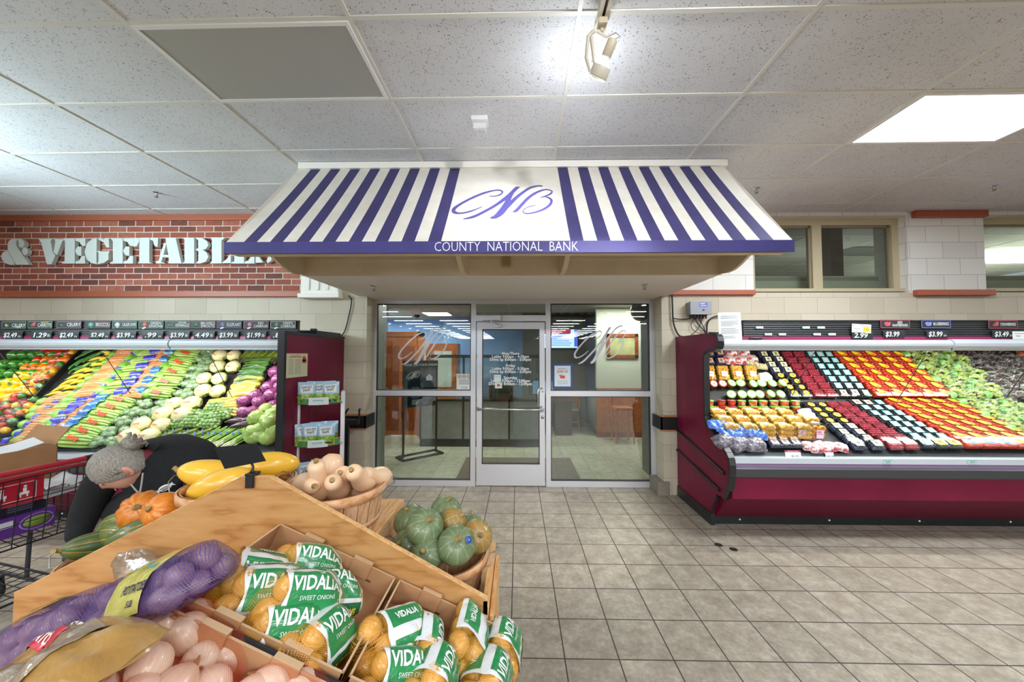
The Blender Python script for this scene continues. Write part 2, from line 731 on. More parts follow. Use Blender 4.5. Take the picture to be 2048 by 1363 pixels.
def wood_mat(name, c1, c2, c3, axis='x', scale=1.0, rough=0.4, stretch=9.0, coat=0.0):
    """sawn or rotary-cut grain running along an axis"""
    m, t = new_mat(name)
    sc3 = {'x': (1.0, stretch, stretch), 'y': (stretch, 1.0, stretch), 'z': (stretch, stretch, 1.0)}[axis]
    vec = t.coord('Object', tuple(v * scale for v in sc3))
    n1 = t.noise(vec, 1.1, 4, 0.55)
    wv = t.math('FRACT', t.math('MULTIPLY', n1, 7.0))
    tri = t.math('ABSOLUTE', t.math('SUBTRACT', wv, 0.5))
    n2 = t.noise(vec, 14, 3, 0.6)
    fac = t.math('ADD', t.math('MULTIPLY', tri, 1.1), t.math('MULTIPLY', n2, 0.42))
    c = t.ramp(fac, [(0.18, lin(c2)), (0.42, lin(c1)), (0.85, lin(c3))])
    t.l(c, t.b.inputs['Base Color'])
    t.b.inputs['Roughness'].default_value = rough
    t.b.inputs['Coat Weight'].default_value = coat
    t.b.inputs['Coat Roughness'].default_value = 0.2
    t.bump(n2, 0.08, 0.001)
    return m


M_floor = tile_mat('floor_tile', '978c7e', '84796b', 'aea496', '3f3832', 0.3078, -0.0407, 2.1009, 0.008)
M_bfloor = tile_mat('bank_floor_tile', 'b0ae98', '9c9a84', 'c2c0aa', '77756a', 0.33, 0.1, 5.0, 0.005, 0.3, R(0))
M_ceil = ceiling_mat('ceiling_panel')
M_tbar = mat('ceiling_tbar', 'd6d4cc', 0.5)
M_cmu = brick_mat('painted_block', ['bcb39e', 'c6bda8', 'cac2af'], (174, 165, 146), 0.4064, 0.2032, 0.004, 0.0, 0.1, 0.5, 0.55, 0.25, 5)
M_cmuw = brick_mat('white_block', ['dddcd6', 'e3e2dc', 'e6e5e0'], (186, 184, 176), 0.4064, 0.2032, 0.004, 0.08, 0.24, 0.5, 0.55, 0.25, 5)
M_brick = brick_mat('brick_paper', ['57413d', '7b4438', '96503e', 'a25c48', 'b0705c'], (205, 199, 190), 0.228, 0.0765, 0.006, 2.53, 0.0, 0.5, 0.7, 0.5, 22, 0.006)
M_terra = mat('terracotta_paint', 'a5583a', 0.45)
M_cream = mat('cream_paint', 'd8cdb6', 0.6, var=('d2c6ae', 3))
M_creamw = mat('pale_plaster', 'f4f0e9', 0.6)
M_khaki = mat('khaki_paint', 'b9ad8e', 0.5)
M_tan = mat('tan_plaster', 'e6d6ba', 0.6, var=('dccaaa', 2.5))
M_alu = mat('aluminium', 'c9c9cd', 0.35, 0.35)
M_aludk = mat('gasket', '2b2b2d', 0.5)
M_glass = glass_mat('clear_glass', (236, 243, 240), 1.9)
M_glassdark = glass_mat('window_glass', (232, 236, 232), 2.2)
M_black = mat('black_plastic', '19191b', 0.4)
M_white = mat('white_paint', 'e6e6e4', 0.45)
M_steel = mat('brushed_steel', 'c2c4c8', 0.25, 0.9)
M_storewall = mat('store_wall', 'b6b0a4', 0.7)

CEIL = 3.513
YW = 4.5
YS = 4.77

# floors
struct(MB().box(-12, 12, -60, YS + 0.02, -0.12, 0).build('floor', M_floor))
struct(MB().box(-8, 8, YS + 0.02, 11.0, -0.12, 0).build('floor.001', M_bfloor))

# ceiling: acoustic panels in a T-bar grid
GW = -0.0071
CXO, CYO = -0.9123, 1.8150
Mg = RZ(GW)
b = MB()
b.box(-12, 12, -3.0, YW + 0.3, CEIL, CEIL + 0.05)
for i in range(-10, 11):
    x = CXO + i * 1.2192
    b.box(x - 0.012, x + 0.012, -3.0, YW + 0.02, CEIL - 0.007, CEIL + 0.001, 1, Mg)
for j in range(-8, 6):
    y = CYO + j * 0.6096
    if y < YW:
        b.box(-11.9, 11.9, y - 0.012, y + 0.012, CEIL - 0.006, CEIL + 0.001, 1, Mg)
ceil_o = struct(b.build('ceiling', [M_ceil, M_tbar]))
# taller sales floor behind
struct(MB().box(-16, 16, -60, -3.0, 4.62, 4.7).build('ceiling.001', mat('store_ceiling', 'aeb0b0', 0.8)))
struct(MB().box(-16, 16, -3.05, -3.0, CEIL, 4.7).build('wall_bulkhead', M_storewall))
struct(MB().box(-16, 16, -60.2, -60, 0, 4.7).build('wall_front', M_storewall))
for nm, x in (('wall_west', -12.2), ('wall_east', 12.0)):
    struct(MB().box(x, x + 0.2, -60, YW + 0.4, 0, 4.7).build(nm, M_storewall))

# main block walls
struct(MB().box(-12, -1.92, YW, YW + 0.42, 0, 2.45).build('wall_left', M_cmu))
struct(MB().box(-12, -1.92, YW, YW + 0.42, 2.45, CEIL).build('wall_left.001', M_cmu))
struct(MB().box(1.80, 12, YW, YW + 0.42, 0, 2.5).build('wall_right', M_cmu))
WX0, WX1, WZ0, WZ1 = 2.95, 4.86, 2.52, 3.47
b = MB()
b.box(1.80, WX0, YW, YW + 0.42, 2.5, CEIL)
b.box(WX0, 4.86, YW + 0.0, YW + 0.42, WZ1, CEIL)
b.box(4.86, 5.80, YW, YW + 0.42, 2.5, CEIL)
b.box(5.80, 8.2, YW, YW + 0.42, WZ1, CEIL)
b.box(8.2, 12, YW, YW + 0.42, 2.5, CEIL)
struct(b.build('wall_right.001', M_cmuw))
# bulkhead behind the awning with its soffit
BX0, BX1, BY = -2.02, 1.86, 3.28
struct(MB().box(BX0, BX1, BY + 0.02, YS + 0.06, 2.46, CEIL).build('wall_canopy', M_creamw))
b = MB()
b.box(BX0 - 0.005, BX1 + 0.005, BY, BY + 0.02, 2.455, CEIL)
b.box(BX0 - 0.005, BX1 + 0.005, BY - 0.012, BY + 0.0, 2.60, 2.66)
struct(b.build('trim_1', M_tan))

# brick band with terracotta rails
struct(MB().box(-12, -2.70, YW - 0.02, YW - 0.001, 2.52, 3.45).build('wall_brick', M_brick))
struct(MB().box(-12, -2.0, YW - 0.05, YW - 0.001, 3.44, CEIL).build('trim_2', M_terra, bevel=0.006))
struct(MB().box(-12, -2.70, YW - 0.045, YW - 0.001, 2.45, 2.528).build('trim_3', M_terra, bevel=0.006))
struct(MB().box(1.86, WX0, YW - 0.04, YW - 0.001, 2.468, 2.53).build('trim_4', M_terra, bevel=0.006))
struct(MB().box(4.90, 5.84, YW - 0.06, YW - 0.001, 2.455, 2.525).build('trim_5', M_terra, bevel=0.006))
struct(MB().box(4.92, 5.80, YW - 0.06, YW - 0.001, 3.43, CEIL - 0.001).build('trim_6', M_terra, bevel=0.006))
# fluted plaster block beside the soffit
b = MB()
b.box(-2.72, -2.24, YW - 0.10, YW - 0.001, 2.46, 3.0)
b.box(-2.74, -2.22, YW - 0.13, YW - 0.001, 2.425, 2.48)
for i in range(4):
    x = -2.62 + i * 0.12
    b.prism([(x - 0.02, 2.52), (x + 0.02, 2.52), (x + 0.02, 2.98), (x - 0.02, 2.98)], YW - 0.114, YW - 0.099, 'y')
struct(b.build('trim_7', M_creamw, bevel=0.008))

# base blocks of the recess
M_base = mat('base_block', '8d8478', 0.6, var=('7f776b', 8))
struct(MB().box(1.715, 1.86, YW - 0.03, YS, 0, 0.165).build('baseboard_right', M_base, bevel=0.006))
struct(MB().box(-2.6, -1.90, YW - 0.02, YW - 0.0005, 0, 0.165).build('baseboard_left', M_base, bevel=0.006))
# bumper rail: black strip with wooden edges
M_oakrail = mat('rail_wood', 'b57f55', 0.5)
for nm, x0, x1 in (('trim_8', -2.68, -1.90), ('trim_9', 1.76, 2.0)):
    b = MB()
    b.box(x0, x1, YW - 0.03, YW - 0.001, 0.80, 0.955, 0)
    b.box(x0, x1, YW - 0.022, YW - 0.001, 0.955, 0.975, 1)
    b.box(x0, x1, YW - 0.022, YW - 0.001, 0.78, 0.80, 1)
    struct(b.build(nm, [M_black, M_oakrail]))
b = MB()
b.box(-1.921, -1.895, YW - 0.03, YS - 0.01, 0.80, 0.955)
struct(b.build('trim_10', M_black))
b = MB()
b.box(1.755, 1.781, YW - 0.03, YS - 0.01, 0.80, 0.955)
struct(b.build('trim_11', M_black))


# clerestory windows on the right
def window(idx, x0, x1, z0, z1, mull):
    y = YW + 0.10
    b = MB()
    fw = 0.085
    b.box(x0, x0 + fw, y, y + 0.10, z0 + 0.04, z1 - fw)
    b.box(x1 - fw, x1, y, y + 0.10, z0 + 0.04, z1 - fw)
    b.box(x0, x1, y, y + 0.10, z1 - fw, z1)
    b.box(x0, x1, y - 0.06, y + 0.10, z0, z0 + 0.04)
    for m_ in mull:
        b.box(m_ - 0.06, m_ + 0.06, y, y + 0.10, z0 + 0.04, z1 - fw)
    w = struct(b.build('window_%d' % idx, M_khaki))
    xs = [x0 + fw] + [v for m_ in mull for v in (m_ - 0.06, m_ + 0.06)] + [x1 - fw]
    for i in range(0, len(xs), 2):
        fr = MB()
        a, c = xs[i], xs[i + 1]
        t_ = 0.022
        fr.box(a, a + t_, y + 0.03, y + 0.07, z0 + 0.04, z1 - fw)
        fr.box(c - t_, c, y + 0.03, y + 0.07, z0 + 0.04, z1 - fw)
        fr.box(a, c, y + 0.03, y + 0.07, z1 - fw - t_, z1 - fw)
        fr.build('sash', mat('sash_paint', '8d846c', 0.5), w)
        MB().box(a, c, y + 0.045, y + 0.051, z0 + 0.04, z1 - fw).build('pane', M_glassdark, w)
    return w


window(1, WX0, WX1, WZ0, WZ1, [3.83])
window(2, 5.80, 8.2, WZ0, WZ1, [7.1])
# room behind the clerestory: ceiling grid, back wall
M_offceil = mat('office_ceiling', 'a5a59c', 0.9)
b = MB()
b.box(1.9, 11.5, YW + 0.42, 11.0, 3.62, 3.66, 0)
for i in range(9):
    x = 2.2 + i * 1.2192
    b.box(x - 0.014, x + 0.014, YW + 0.42, 11.0, 3.612, 3.625, 1)
for j in range(11):
    y = 5.1 + j * 0.6096
    b.box(1.9, 11.5, y - 0.014, y + 0.014, 3.614, 3.624, 1)
for (x, y) in ((3.4, 6.3), (5.85, 6.3), (5.85, 8.8), (8.3, 7.5)):
    b.box(x, x + 1.19, y, y + 0.58, 3.605, 3.615, 2)
struct(b.build('ceiling.002', [M_offceil, mat('office_tbar', 'c0c0b8', 0.6), mat('unlit_lens', '5c5f5c', 0.3)]))
struct(MB().box(1.88, 11.5, 11.0, 11.2, 2.46, 3.7).build('wall_back.001', mat('office_wall', '8f8f84', 0.8)))
ofc = U(2005, 512, 'z', 3.58)
struct(MB().box(1.9, 11.5, YW + 0.43, 11.0, 2.78, 2.8).build('floor.002', mat('office_bounce_slab', 'c9c8c0', 0.8)))  # pale slab added to bounce light onto the office ceiling
for _x, _y in ((ofc.x, ofc.y), (2.6, 9.8), (10.8, 6.2)):
    lamp('office_and_fill_light', 'AREA', (_x, _y, 3.56), 50, (0.95, 1.0, 0.97), 1.2, (_x, _y, 0), 0.6)  # first at the lit lens, the other two added out of view as fill
lamp('office_hidden_fill', 'AREA', (5.6, 6.4, 2.82), 4, (0.95, 1.0, 0.97), 1.6, (5.6, 6.4, 5), 0.8)  # hidden below the sill, added to brighten the office ceiling
MB().box(ofc.x - .6, ofc.x + .6, ofc.y - .3, ofc.y + .3, 3.57, 3.6).build('office_lens', mat('lit_lens', 'ffffff', 0.5, emit=('f0f8ff', 6.0)))
tag(bpy.data.objects['office_lens'], 'lit ceiling light seen through the clerestory window at the right edge', 'ceiling light')
tag(MB().box(4.52, 4.70, 5.2, 5.36, 2.47, 3.61).build('brown_post', mat('brown_post_paint', '4d3b2e', 0.5)), 'dark brown post standing just behind the clerestory window pane', 'post')

# raised stencil letters on the brick band
sg = thing('wall_lettering', 'raised white stencil letters spelling & VEGETABLES on the brick band', 'sign', (-5.0, YW - 0.02, 2.9))
LP = {'&': [(105, 190, 120, 150, 155, 122, 200, 117, 240, 120, 215, 165, 225, 215, 385, 455, 390, 470, 220, 470, 105, 270), (245, 120, 290, 118, 330, 160, 335, 200, 300, 240, 270, 235, 250, 200, 262, 180, 250, 150), (310, 240, 350, 238, 380, 270, 375, 310, 345, 345, 320, 330, 300, 290), (100, 280, 190, 430, 195, 470, 140, 475, 70, 450, 25, 400, 15, 350, 40, 300)],
      'V': [(525, 120, 715, 120, 690, 150, 720, 300, 755, 345, 700, 465, 640, 465, 560, 165), (735, 120, 880, 125, 850, 150, 775, 340, 730, 300, 755, 150)],
      'E': [(860, 115, 1020, 115, 1020, 455, 845, 455, 845, 440, 885, 425, 885, 150), (1030, 115, 1165, 115, 1165, 215, 1125, 215, 1080, 160, 1030, 145), (1030, 270, 1060, 220, 1110, 225, 1110, 350, 1060, 345, 1030, 300), (1030, 430, 1080, 410, 1120, 350, 1160, 350, 1160, 455, 1030, 455)],
      'G': [(1320, 108, 1315, 430, 1325, 465, 1250, 450, 1185, 400, 1155, 300, 1185, 180, 1250, 125), (1340, 108, 1420, 125, 1440, 108, 1485, 110, 1490, 235, 1450, 235, 1420, 170, 1345, 130), (1320, 285, 1495, 290, 1480, 320, 1480, 400, 1420, 445, 1330, 465, 1345, 420, 1345, 310)],
      'T': [(1822, 108, 1895, 108, 1900, 150, 1865, 220, 1822, 222), (1902, 103, 2038, 103, 2038, 434, 2075, 453, 1870, 453, 1902, 434), (2047, 103, 2159, 105, 2150, 229, 2112, 219, 2084, 140, 2047, 131)],
      'A': [(2262, 103, 2397, 103, 2472, 434, 2476, 453, 2290, 453, 2313, 420, 2266, 168), (2238, 173, 2271, 178, 2229, 346, 2201, 434, 2262, 453, 2126, 453, 2131, 434, 2168, 411), (2229, 336, 2299, 336, 2302, 369, 2220, 369)],
      'B': [(2500, 103, 2650, 103, 2650, 453, 2486, 453, 2518, 430, 2518, 131), (2668, 103, 2752, 105, 2826, 150, 2845, 206, 2808, 257, 2766, 271, 2817, 299, 2845, 364, 2808, 430, 2733, 453, 2668, 453, 2706, 420, 2710, 290, 2668, 266, 2706, 243, 2706, 140)],
      'L': [(2874, 99, 3080, 99, 3042, 127, 3024, 140, 3024, 439, 3024, 453, 2860, 453, 2892, 425, 2892, 131), (3033, 439, 3099, 392, 3127, 345, 3150, 345, 3150, 449, 3033, 449)],
      'S': [(3491, 345, 3519, 345, 3594, 440, 3491, 445), (3510, 200, 3560, 130, 3640, 110, 3650, 140, 3600, 200, 3720, 330, 3700, 420, 3650, 450, 3640, 420, 3660, 360, 3530, 260), (3660, 120, 3700, 110, 3720, 210, 3690, 200)]}
for ch, dx in (('&', 0), ('V', 0), ('E', 0), ('G', 0), ('E', 655), ('T', 0), ('A', 0), ('B', 0), ('L', 0), ('E', 2312), ('S', 0)):
    b = MB()
    for P in LP[ch]:
        q = [U((P[i] + dx) / 6.827, 460 + P[i + 1] / 6.827, 'y', YW - 0.075) for i in range(0, len(P), 2)]
        pl = [(v.x + 5.0, v.z - 2.9) for v in q]
        b.prism(pl, -0.055, -0.012, 'y', 0)
    b.build('letter', mat('letter_white', 'd3ddd8', 0.4), sg)

# ------------------------------------------------------------------ storefront
FZ1 = 2.46
b = MB()
FD = (YS - 0.03, YS + 0.03)


def fr(x0, x1, z0, z1, mb=None, d=FD):
    (mb or b).box(x0, x1, d[0], d[1], z0, z1)


fr(-1.955, -1.885, 0, FZ1)
fr(1.735, 1.80, 0, FZ1)
fr(-0.625, -0.56, 0, FZ1)
fr(0.37, 0.432, 0, FZ1)
for xa_, xb_ in ((-1.885, -0.625), (-0.56, 0.37), (0.432, 1.735)):
    fr(xa_, xb_, FZ1 - 0.06, FZ1)
fr(-1.885, -0.625, 1.175, 1.245)
fr(0.432, 1.735, 1.175, 1.245)
fr(-1.885, -0.625, 0.0, 0.075)
fr(0.432, 1.735, 0.0, 0.075)
fr(-0.56, 0.37, 2.165, 2.245)
for z0, z1 in ((0.075, 1.175), (1.245, FZ1 - 0.06)):
    for x0, x1 in ((-1.885, -0.625), (0.432, 1.735)):
        for a, c in ((x0, x0 + 0.012), (x1 - 0.012, x1)):
            b.box(a, c, YS - 0.02, YS + 0.02, z0, z1, 1)
        b.box(x0, x1, YS - 0.02, YS + 0.02, z1 - 0.012, z1, 1)
        b.box(x0, x1, YS - 0.02, YS + 0.02, z0, z0 + 0.012, 1)
sf = struct(b.build('window_3', [M_alu, M_aludk]))
for x0, x1, z0, z1 in ((-1.885, -0.625, 0.075, 1.175), (-1.885, -0.625, 1.245, FZ1 - 0.06), (0.432, 1.735, 0.075, 1.175), (0.432, 1.735, 1.245, FZ1 - 0.06), (-0.56, 0.37, 2.245, FZ1 - 0.06)):
    MB().box(x0, x1, YS - 0.004, YS + 0.004, z0, z1).build('pane', M_glass, sf)
MB().box(-1.97, -1.955, YS - 0.02, YS + 0.5, 0.07, FZ1).box(1.80, 1.815, YS - 0.02, YS + 0.5, 0.07, FZ1).build('jamb_post', mat('jamb_grey', '77766f', 0.5), sf)

# door leaf
b = MB()
DX0, DX1 = -0.545, 0.355
fr(DX0, DX0 + 0.07, 0.012, 2.15)
fr(DX1 - 0.07, DX1, 0.012, 2.15)
fr(DX0 + 0.07, DX1 - 0.07, 2.06, 2.15)
fr(DX0 + 0.07, DX1 - 0.07, 0.012, 0.285)
gx0, gx1, gz0, gz1 = DX0 + 0.07, DX1 - 0.07, 0.285, 2.06
for a in ((gx0, gx0 + 0.01, gz0, gz1), (gx1 - 0.01, gx1, gz0, gz1), (gx0, gx1, gz0, gz0 + 0.01), (gx0, gx1, gz1 - 0.01, gz1)):
    b.box(a[0], a[1], YS - 0.02, YS + 0.02, a[2], a[3], 1)
door = struct(b.build('door_1', [M_alu, M_aludk]))
MB().box(gx0, gx1, YS - 0.004, YS + 0.004, gz0, gz1).build('pane', M_glass, door)
b = MB()
b.tube([(DX0 + 0.012, YS - 0.03, 1.01), (DX0 + 0.03, YS - 0.075, 1.012), (DX1 - 0.04, YS - 0.075, 1.0), (DX1 - 0.02, YS - 0.03, 0.998)], 0.013, 10)
b.box(DX0 + 0.004, DX0 + 0.035, YS - 0.05, YS - 0.03, 0.985, 1.035)
b.box(DX1 - 0.04, DX1 - 0.008, YS - 0.05, YS - 0.03, 0.975, 1.025)
b.build('push_bar', M_steel, door)
b = MB()
b.tube([(DX1 - 0.035, YS - 0.03, 1.28), (DX1 - 0.075, YS - 0.08, 1.28), (DX1 - 0.095, YS - 0.085, 1.24), (DX1 - 0.095, YS - 0.085, 1.08), (DX1 - 0.075, YS - 0.08, 1.04), (DX1 - 0.035, YS - 0.03, 1.04)], 0.010, 8)
b.build('pull_handle', M_steel, door)
MB().lathe([(0, 0.012), (0.018, 0.012), (0.022, 0.0)], 14, M=TR(DX1 - 0.03, YS - 0.03, 0.9) @ RX(PI / 2)).lathe([(0, 0.01), (0.008, 0.01), (0.01, 0.0)], 10, M=TR(DX1 - 0.03, YS - 0.03, 1.235) @ RX(PI / 2)).build('lock_cylinder', mat('lock_metal', '8e8e90', 0.3, 0.8), door)
b = MB()
b.box(-0.475, -0.225, YS - 0.10, YS - 0.03, 2.172, 2.235)
b.box(-0.36, -0.345, YS - 0.09, YS - 0.07, 2.14, 2.172)
b.tube([(-0.352, YS - 0.08, 2.15), (-0.30, YS - 0.14, 2.13), (-0.26, YS - 0.06, 2.11)], 0.009, 6)
b.box(-0.30, -0.23, YS - 0.07, YS - 0.03, 2.08, 2.12)
b.build('door_closer', M_alu, door, bevel=0.004)
# opening hours lettered on the glass
b = MB()
hours = ['Mon-Thurs', 'Lobby 9:00am - 4:30pm', 'Drive up 8:00am - 5:00pm', '', 'Friday', 'Lobby 9:00am - 5:30pm', 'Drive up 8:00am - 6:00pm', '', 'Saturday', 'Lobby 9:00am - 12:00pm', 'Drive up 8:00am - 12:00pm']
for i, s_ in enumerate(hours):
    if s_:
        b.text(s_, 0.052, basis((-0.10, YS - 0.006, 1.735 - i * 0.0402), (1, 0, 0), (0, 0, 1)), 0, offset=0.0012)
b.build('hours_lettering', mat('white_vinyl', 'e9ecec', 0.6), door)


# the swash monogram used on the awning and the glass
def monogram(mb, M, mi=0, k=1.0, wk=1.0):
    """unit: about 2.0 wide, 0.85 high, centred"""
    zz = [0.0]

    def S(pts, ws):
        zz[0] += 0.0007
        P = [((x - 890) / 745.0, -(y - 455) / 745.0) for x, y in pts]
        ribbon(mb, [(x * k, y * k) for x, y in P], [w / 745.0 * k * wk for w in ws], M, mi, zz[0])
    # C
    S([(664, 346), (760, 345), (840, 305), (862, 262), (820, 228), (735, 230), (560, 290), (380, 395), (235, 510), (172, 590), (190, 645), (280, 665), (420, 630), (580, 548)],
      [6, 16, 24, 22, 18, 20, 34, 36, 40, 56, 40, 18, 22, 8])
    # first stem of the N, sweeping below the line
    S([(1128, 170), (1075, 190), (1000, 290), (900, 400), (760, 530), (600, 650), (470, 730), (335, 768)],
      [6, 60, 62, 58, 44, 40, 40, 6])
    # thick diagonal
    S([(1062, 200), (1000, 310), (950, 440), (920, 540), (850, 660), (780, 730), (710, 748)],
      [30, 58, 74, 104, 96, 62, 8])
    # right stem of the N with its flag
    S([(840, 690), (960, 520), (1080, 370), (1190, 260), (1290, 180), (1400, 142), (1465, 140), (1490, 158)],
      [40, 70, 52, 44, 34, 24, 18, 6])
    # B
    S([(1025, 643), (1080, 615), (1150, 520), (1240, 400), (1340, 305), (1450, 240), (1550, 216), (1625, 250), (1600, 300), (1520, 345), (1432, 376)],
      [8, 50, 50, 46, 40, 26, 14, 16, 26, 18, 6])
    S([(1500, 356), (1560, 375), (1600, 430), (1570, 510), (1480, 590), (1360, 645), (1240, 672), (1178, 650), (1185, 600), (1260, 550), (1380, 517)],
      [6, 24, 36, 40, 34, 24, 16, 12, 12, 10, 5])


M_etch = mat('frosted_vinyl', 'c9ccd0', 0.7)
for (x, zc, nm) in ((-1.26, 1.835, 0), (1.085, 1.85, 1)):
    b = MB()
    monogram(b, basis((x, YS - 0.008, zc), (1, 0, 0), (0, 0, 1)) @ Matrix(((1, 0.22, 0, 0), (0, 1, 0, 0), (0, 0, 1, 0), (0, 0, 0, 1))) @ Matrix.Diagonal((1, 1.9, 1, 1)), 0, 0.315, 1.0)
    b.build('monogram_decal', M_etch, sf)

# ------------------------------------------------------------------ awning
AX0, AX1, AYT, AYF = -2.07, 1.895, 3.262, 2.47
AZT, AZV1, AZV0 = 3.455, 2.512, 2.43
aw = thing('awning', 'purple and cream striped awning lettered with the bank name over the glass entrance', 'awning', (0, 0, 0))
b = MB()
cx_ = (AX0 + AX1) / 2
xs = [AX0]
st = []
for i in range(8):
    a = cx_ - 0.4525 - 0.093 - (7 - i) * 0.187
    st.append((a, a + 0.093))
for i in range(8):
    a = cx_ + 0.4525 + i * 0.187
    st.append((a, a + 0.093))
cuts = [AX0] + [v for p in st for v in p] + [AX1]
N = 10
for i in range(len(cuts) - 1):
    x0, x1 = cuts[i], cuts[i + 1]

    def f(u, v, x0=x0, x1=x1):
        y = AYT + (AYF - AYT) * v
        z = AZT + (AZV1 - AZT) * v - 0.012 * math.sin(PI * v)
        return (x0 + (x1 - x0) * u, y, z)
    b.grid(f, 1 if x1 - x0 < 0.2 else 4, N, 1 if i % 2 else 0)
# sloping ends folded back to the bulkhead
for x in (AX0, AX1):
    b.poly([(x, AYT, AZT), (x, AYF, AZV1), (x, AYF, AZV1 - 0.01), (x, AYT, AZT - 0.05)], 0)
M_canv = mat('cream_canvas', 'ede9df', 0.75, var=('e5dfd3', 6))
M_purp = mat('purple_canvas', '433d74', 0.65, var=('3c3769', 5))
b.build('canopy_cover', [M_canv, M_purp], aw)
b = MB()
M_purp2 = mat('purple_valance', '3b367c', 0.6, var=('363172', 5))
b.box(AX0, AX1, AYF - 0.012, AYF, AZV0, AZV1, 0)
b.text('COUNTY  NATIONAL  BANK', 0.096, basis(((U(1012, 492, 'y', AYF).x), AYF - 0.0135, (AZV0 + AZV1) / 2 - 0.001), (1, 0, 0), (0, 0, 1)), 1, sx=0.80, offset=-0.001)
b.build('valance', [M_purp2, mat('valance_white', 'e9e8f2', 0.6)], aw)
b = MB()
sl = Vector((0, AYT - AYF, AZT - AZV1)).normalized()
zc_ = (AYF + (AYT - AYF) * 0.5, AZV1 + (AZT - AZV1) * 0.5)
mo = onplane(1008, 397, (0, zc_[0], zc_[1]), Vector((0, -sl.z, sl.y)))
monogram(b, basis((mo.x, mo.y - 0.022, mo.z + 0.012), (1, 0, 0), sl) @ Matrix.Diagonal((1, 1.62, 1, 1)), 0, 0.405, 1.0)
mg = b.build('monogram', mat('monogram_purple', '5a54a0', 0.6), aw)
for v in mg.data.vertices:  # lie on the slightly sagging cloth
    p = v.co
    tt = (AYT - p.y) / (AYT - AYF)
    p.z = AZT + (AZV1 - AZT) * tt - 0.012 * math.sin(PI * tt) + 0.004
    p.y -= 0.003
b = MB()
b.box(AX0 + 0.02, AX1 + 0.02, AYT - 0.03, AYT + 0.02, AZT - 0.005, CEIL - 0.004)
b.build('head_strip', M_creamw, aw, bevel=0.004)
for x in (BX0 + 0.012, -0.485, 0.40, BX1 - 0.012):
    prof = [(BY, 2.462), (3.16, 2.445), (3.06, 2.448), (2.96, 2.475), (2.86, 2.515), (2.62, 2.54), (2.56, 2.55), (AYT - 0.02, AZT - 0.14), (BY, AZT - 0.14)]
    w_ = 0.012 if x in (BX0 + 0.012, BX1 - 0.012) else 0.02
    MB().prism(prof, x - w_, x + w_, 'x').build('bracket', M_tan, aw)
b = MB()
b.box(AX0 + 0.05, AX1 - 0.05, 2.482, 2.53, AZV0 - 0.004, AZV0 + 0.03)
b.build('front_bar', M_tan, aw)
bx = U(1013, 521, 'y', BY - 0.03)
tag(MB().box(bx.x - 0.035, bx.x + 0.035, BY - 0.075, BY - 0.012, bx.z - 0.06, bx.z + 0.05).build('junction_box', mat('tan_box', 'a98f5f', 0.5), bevel=0.005), 'small tan box fixed to the bulkhead under the awning valance', 'junction box')

# ------------------------------------------------------------------ ceiling fixtures
M_lens = mat('unlit_diffuser', 'a6a6a0', 0.35, bump=(400, 0.3, 0.001))
M_lit = mat('lit_diffuser', 'ffffff', 0.5, emit=('f2f8ff', 3.2))


def troffer(col, row, lit, label):
    x0, y0 = CXO + col * 1.2192 + 0.012, CYO + row * 0.6096 + 0.012
    x1, y1 = x0 + 1.195, y0 + 0.585
    t_ = thing('ceiling_light', label, 'ceiling light', (0, 0, 0), GW)
    b = MB()
    f_ = 0.022
    for q in ((x0, x1, y0, y0 + f_), (x0, x1, y1 - f_, y1), (x0, x0 + f_, y0 + f_, y1 - f_), (x1 - f_, x1, y0 + f_, y1 - f_)):
        b.box(q[0], q[1], q[2], q[3], CEIL - 0.014, CEIL + 0.0)
    b.build('frame', M_white, t_)
    MB().box(x0 + f_, x1 - f_, y0 + f_, y1 - f_, CEIL - 0.009, CEIL - 0.002).build('diffuser', M_lit if lit else M_lens, t_)
    return t_


troffer(-1, 0, False, 'unlit grey ceiling light panel above the onion display')
troffer(3, 1, True, 'brightly lit ceiling light panel above the berry case')


def sprinkler(px, py, z, label, ax='z'):
    p = U(px, py, 'z', z - 0.03)
    t_ = thing('fire_sprinkler', label, 'sprinkler', (p.x, p.y, z))
    MB().lathe([(0.034, 0.0), (0.03, -0.006), (0.012, -0.01)], 16).lathe([(0.011, -0.008), (0.011, -0.022), (0.005, -0.03)], 10).build('escutcheon', M_steel, t_)
    b = MB()
    for s_ in (-1, 1):
        b.tube([(0.009 * s_, 0, -0.02), (0.014 * s_, 0, -0.034), (0.004 * s_, 0, -0.05)], 0.0025, 6)
    b.lathe([(0, -0.052), (0.019, -0.052), (0.017, -0.05), (0, -0.049)], 14)
    b.build('deflector', mat('sprinkler_metal', '6e6a66', 0.35, 0.8), t_)


sprinkler(313, 390, CEIL, 'chrome fire sprinkler in the ceiling over the brick sign wall')
sprinkler(1513, 382, CEIL, 'fire sprinkler in the ceiling beside the right end of the awning')
sprinkler(1988, 377, CEIL, 'fire sprinkler in the ceiling above the pier near the right edge')
sprinkler(747, 577, 2.46, 'fire sprinkler in the soffit above the left sidelight')
sprinkler(1289, 574, 2.46, 'fire sprinkler in the soffit above the right sidelight')

# strobe alarm on the ceiling
p = U(960, 247, 'z', CEIL - 0.03)
st_ = thing('alarm_strobe', 'white alarm strobe fixed to the ceiling in front of the awning', 'alarm', (p.x, p.y, CEIL))
MB().box(-0.062, 0.062, -0.06, 0.05, -0.035, 0).build('base', M_white, st_, bevel=0.006)
b = MB()
b.box(-0.05, 0.05, -0.02, 0.045, -0.075, -0.035, 0)
for i in range(7):
    b.box(-0.045 + i * 0.0135, -0.04 + i * 0.0135, 0.0, 0.05, -0.085, -0.073, 0)
b.build('lens', mat('clear_lens', 'd9dcde', 0.1, coat=0.6), st_, bevel=0.003)

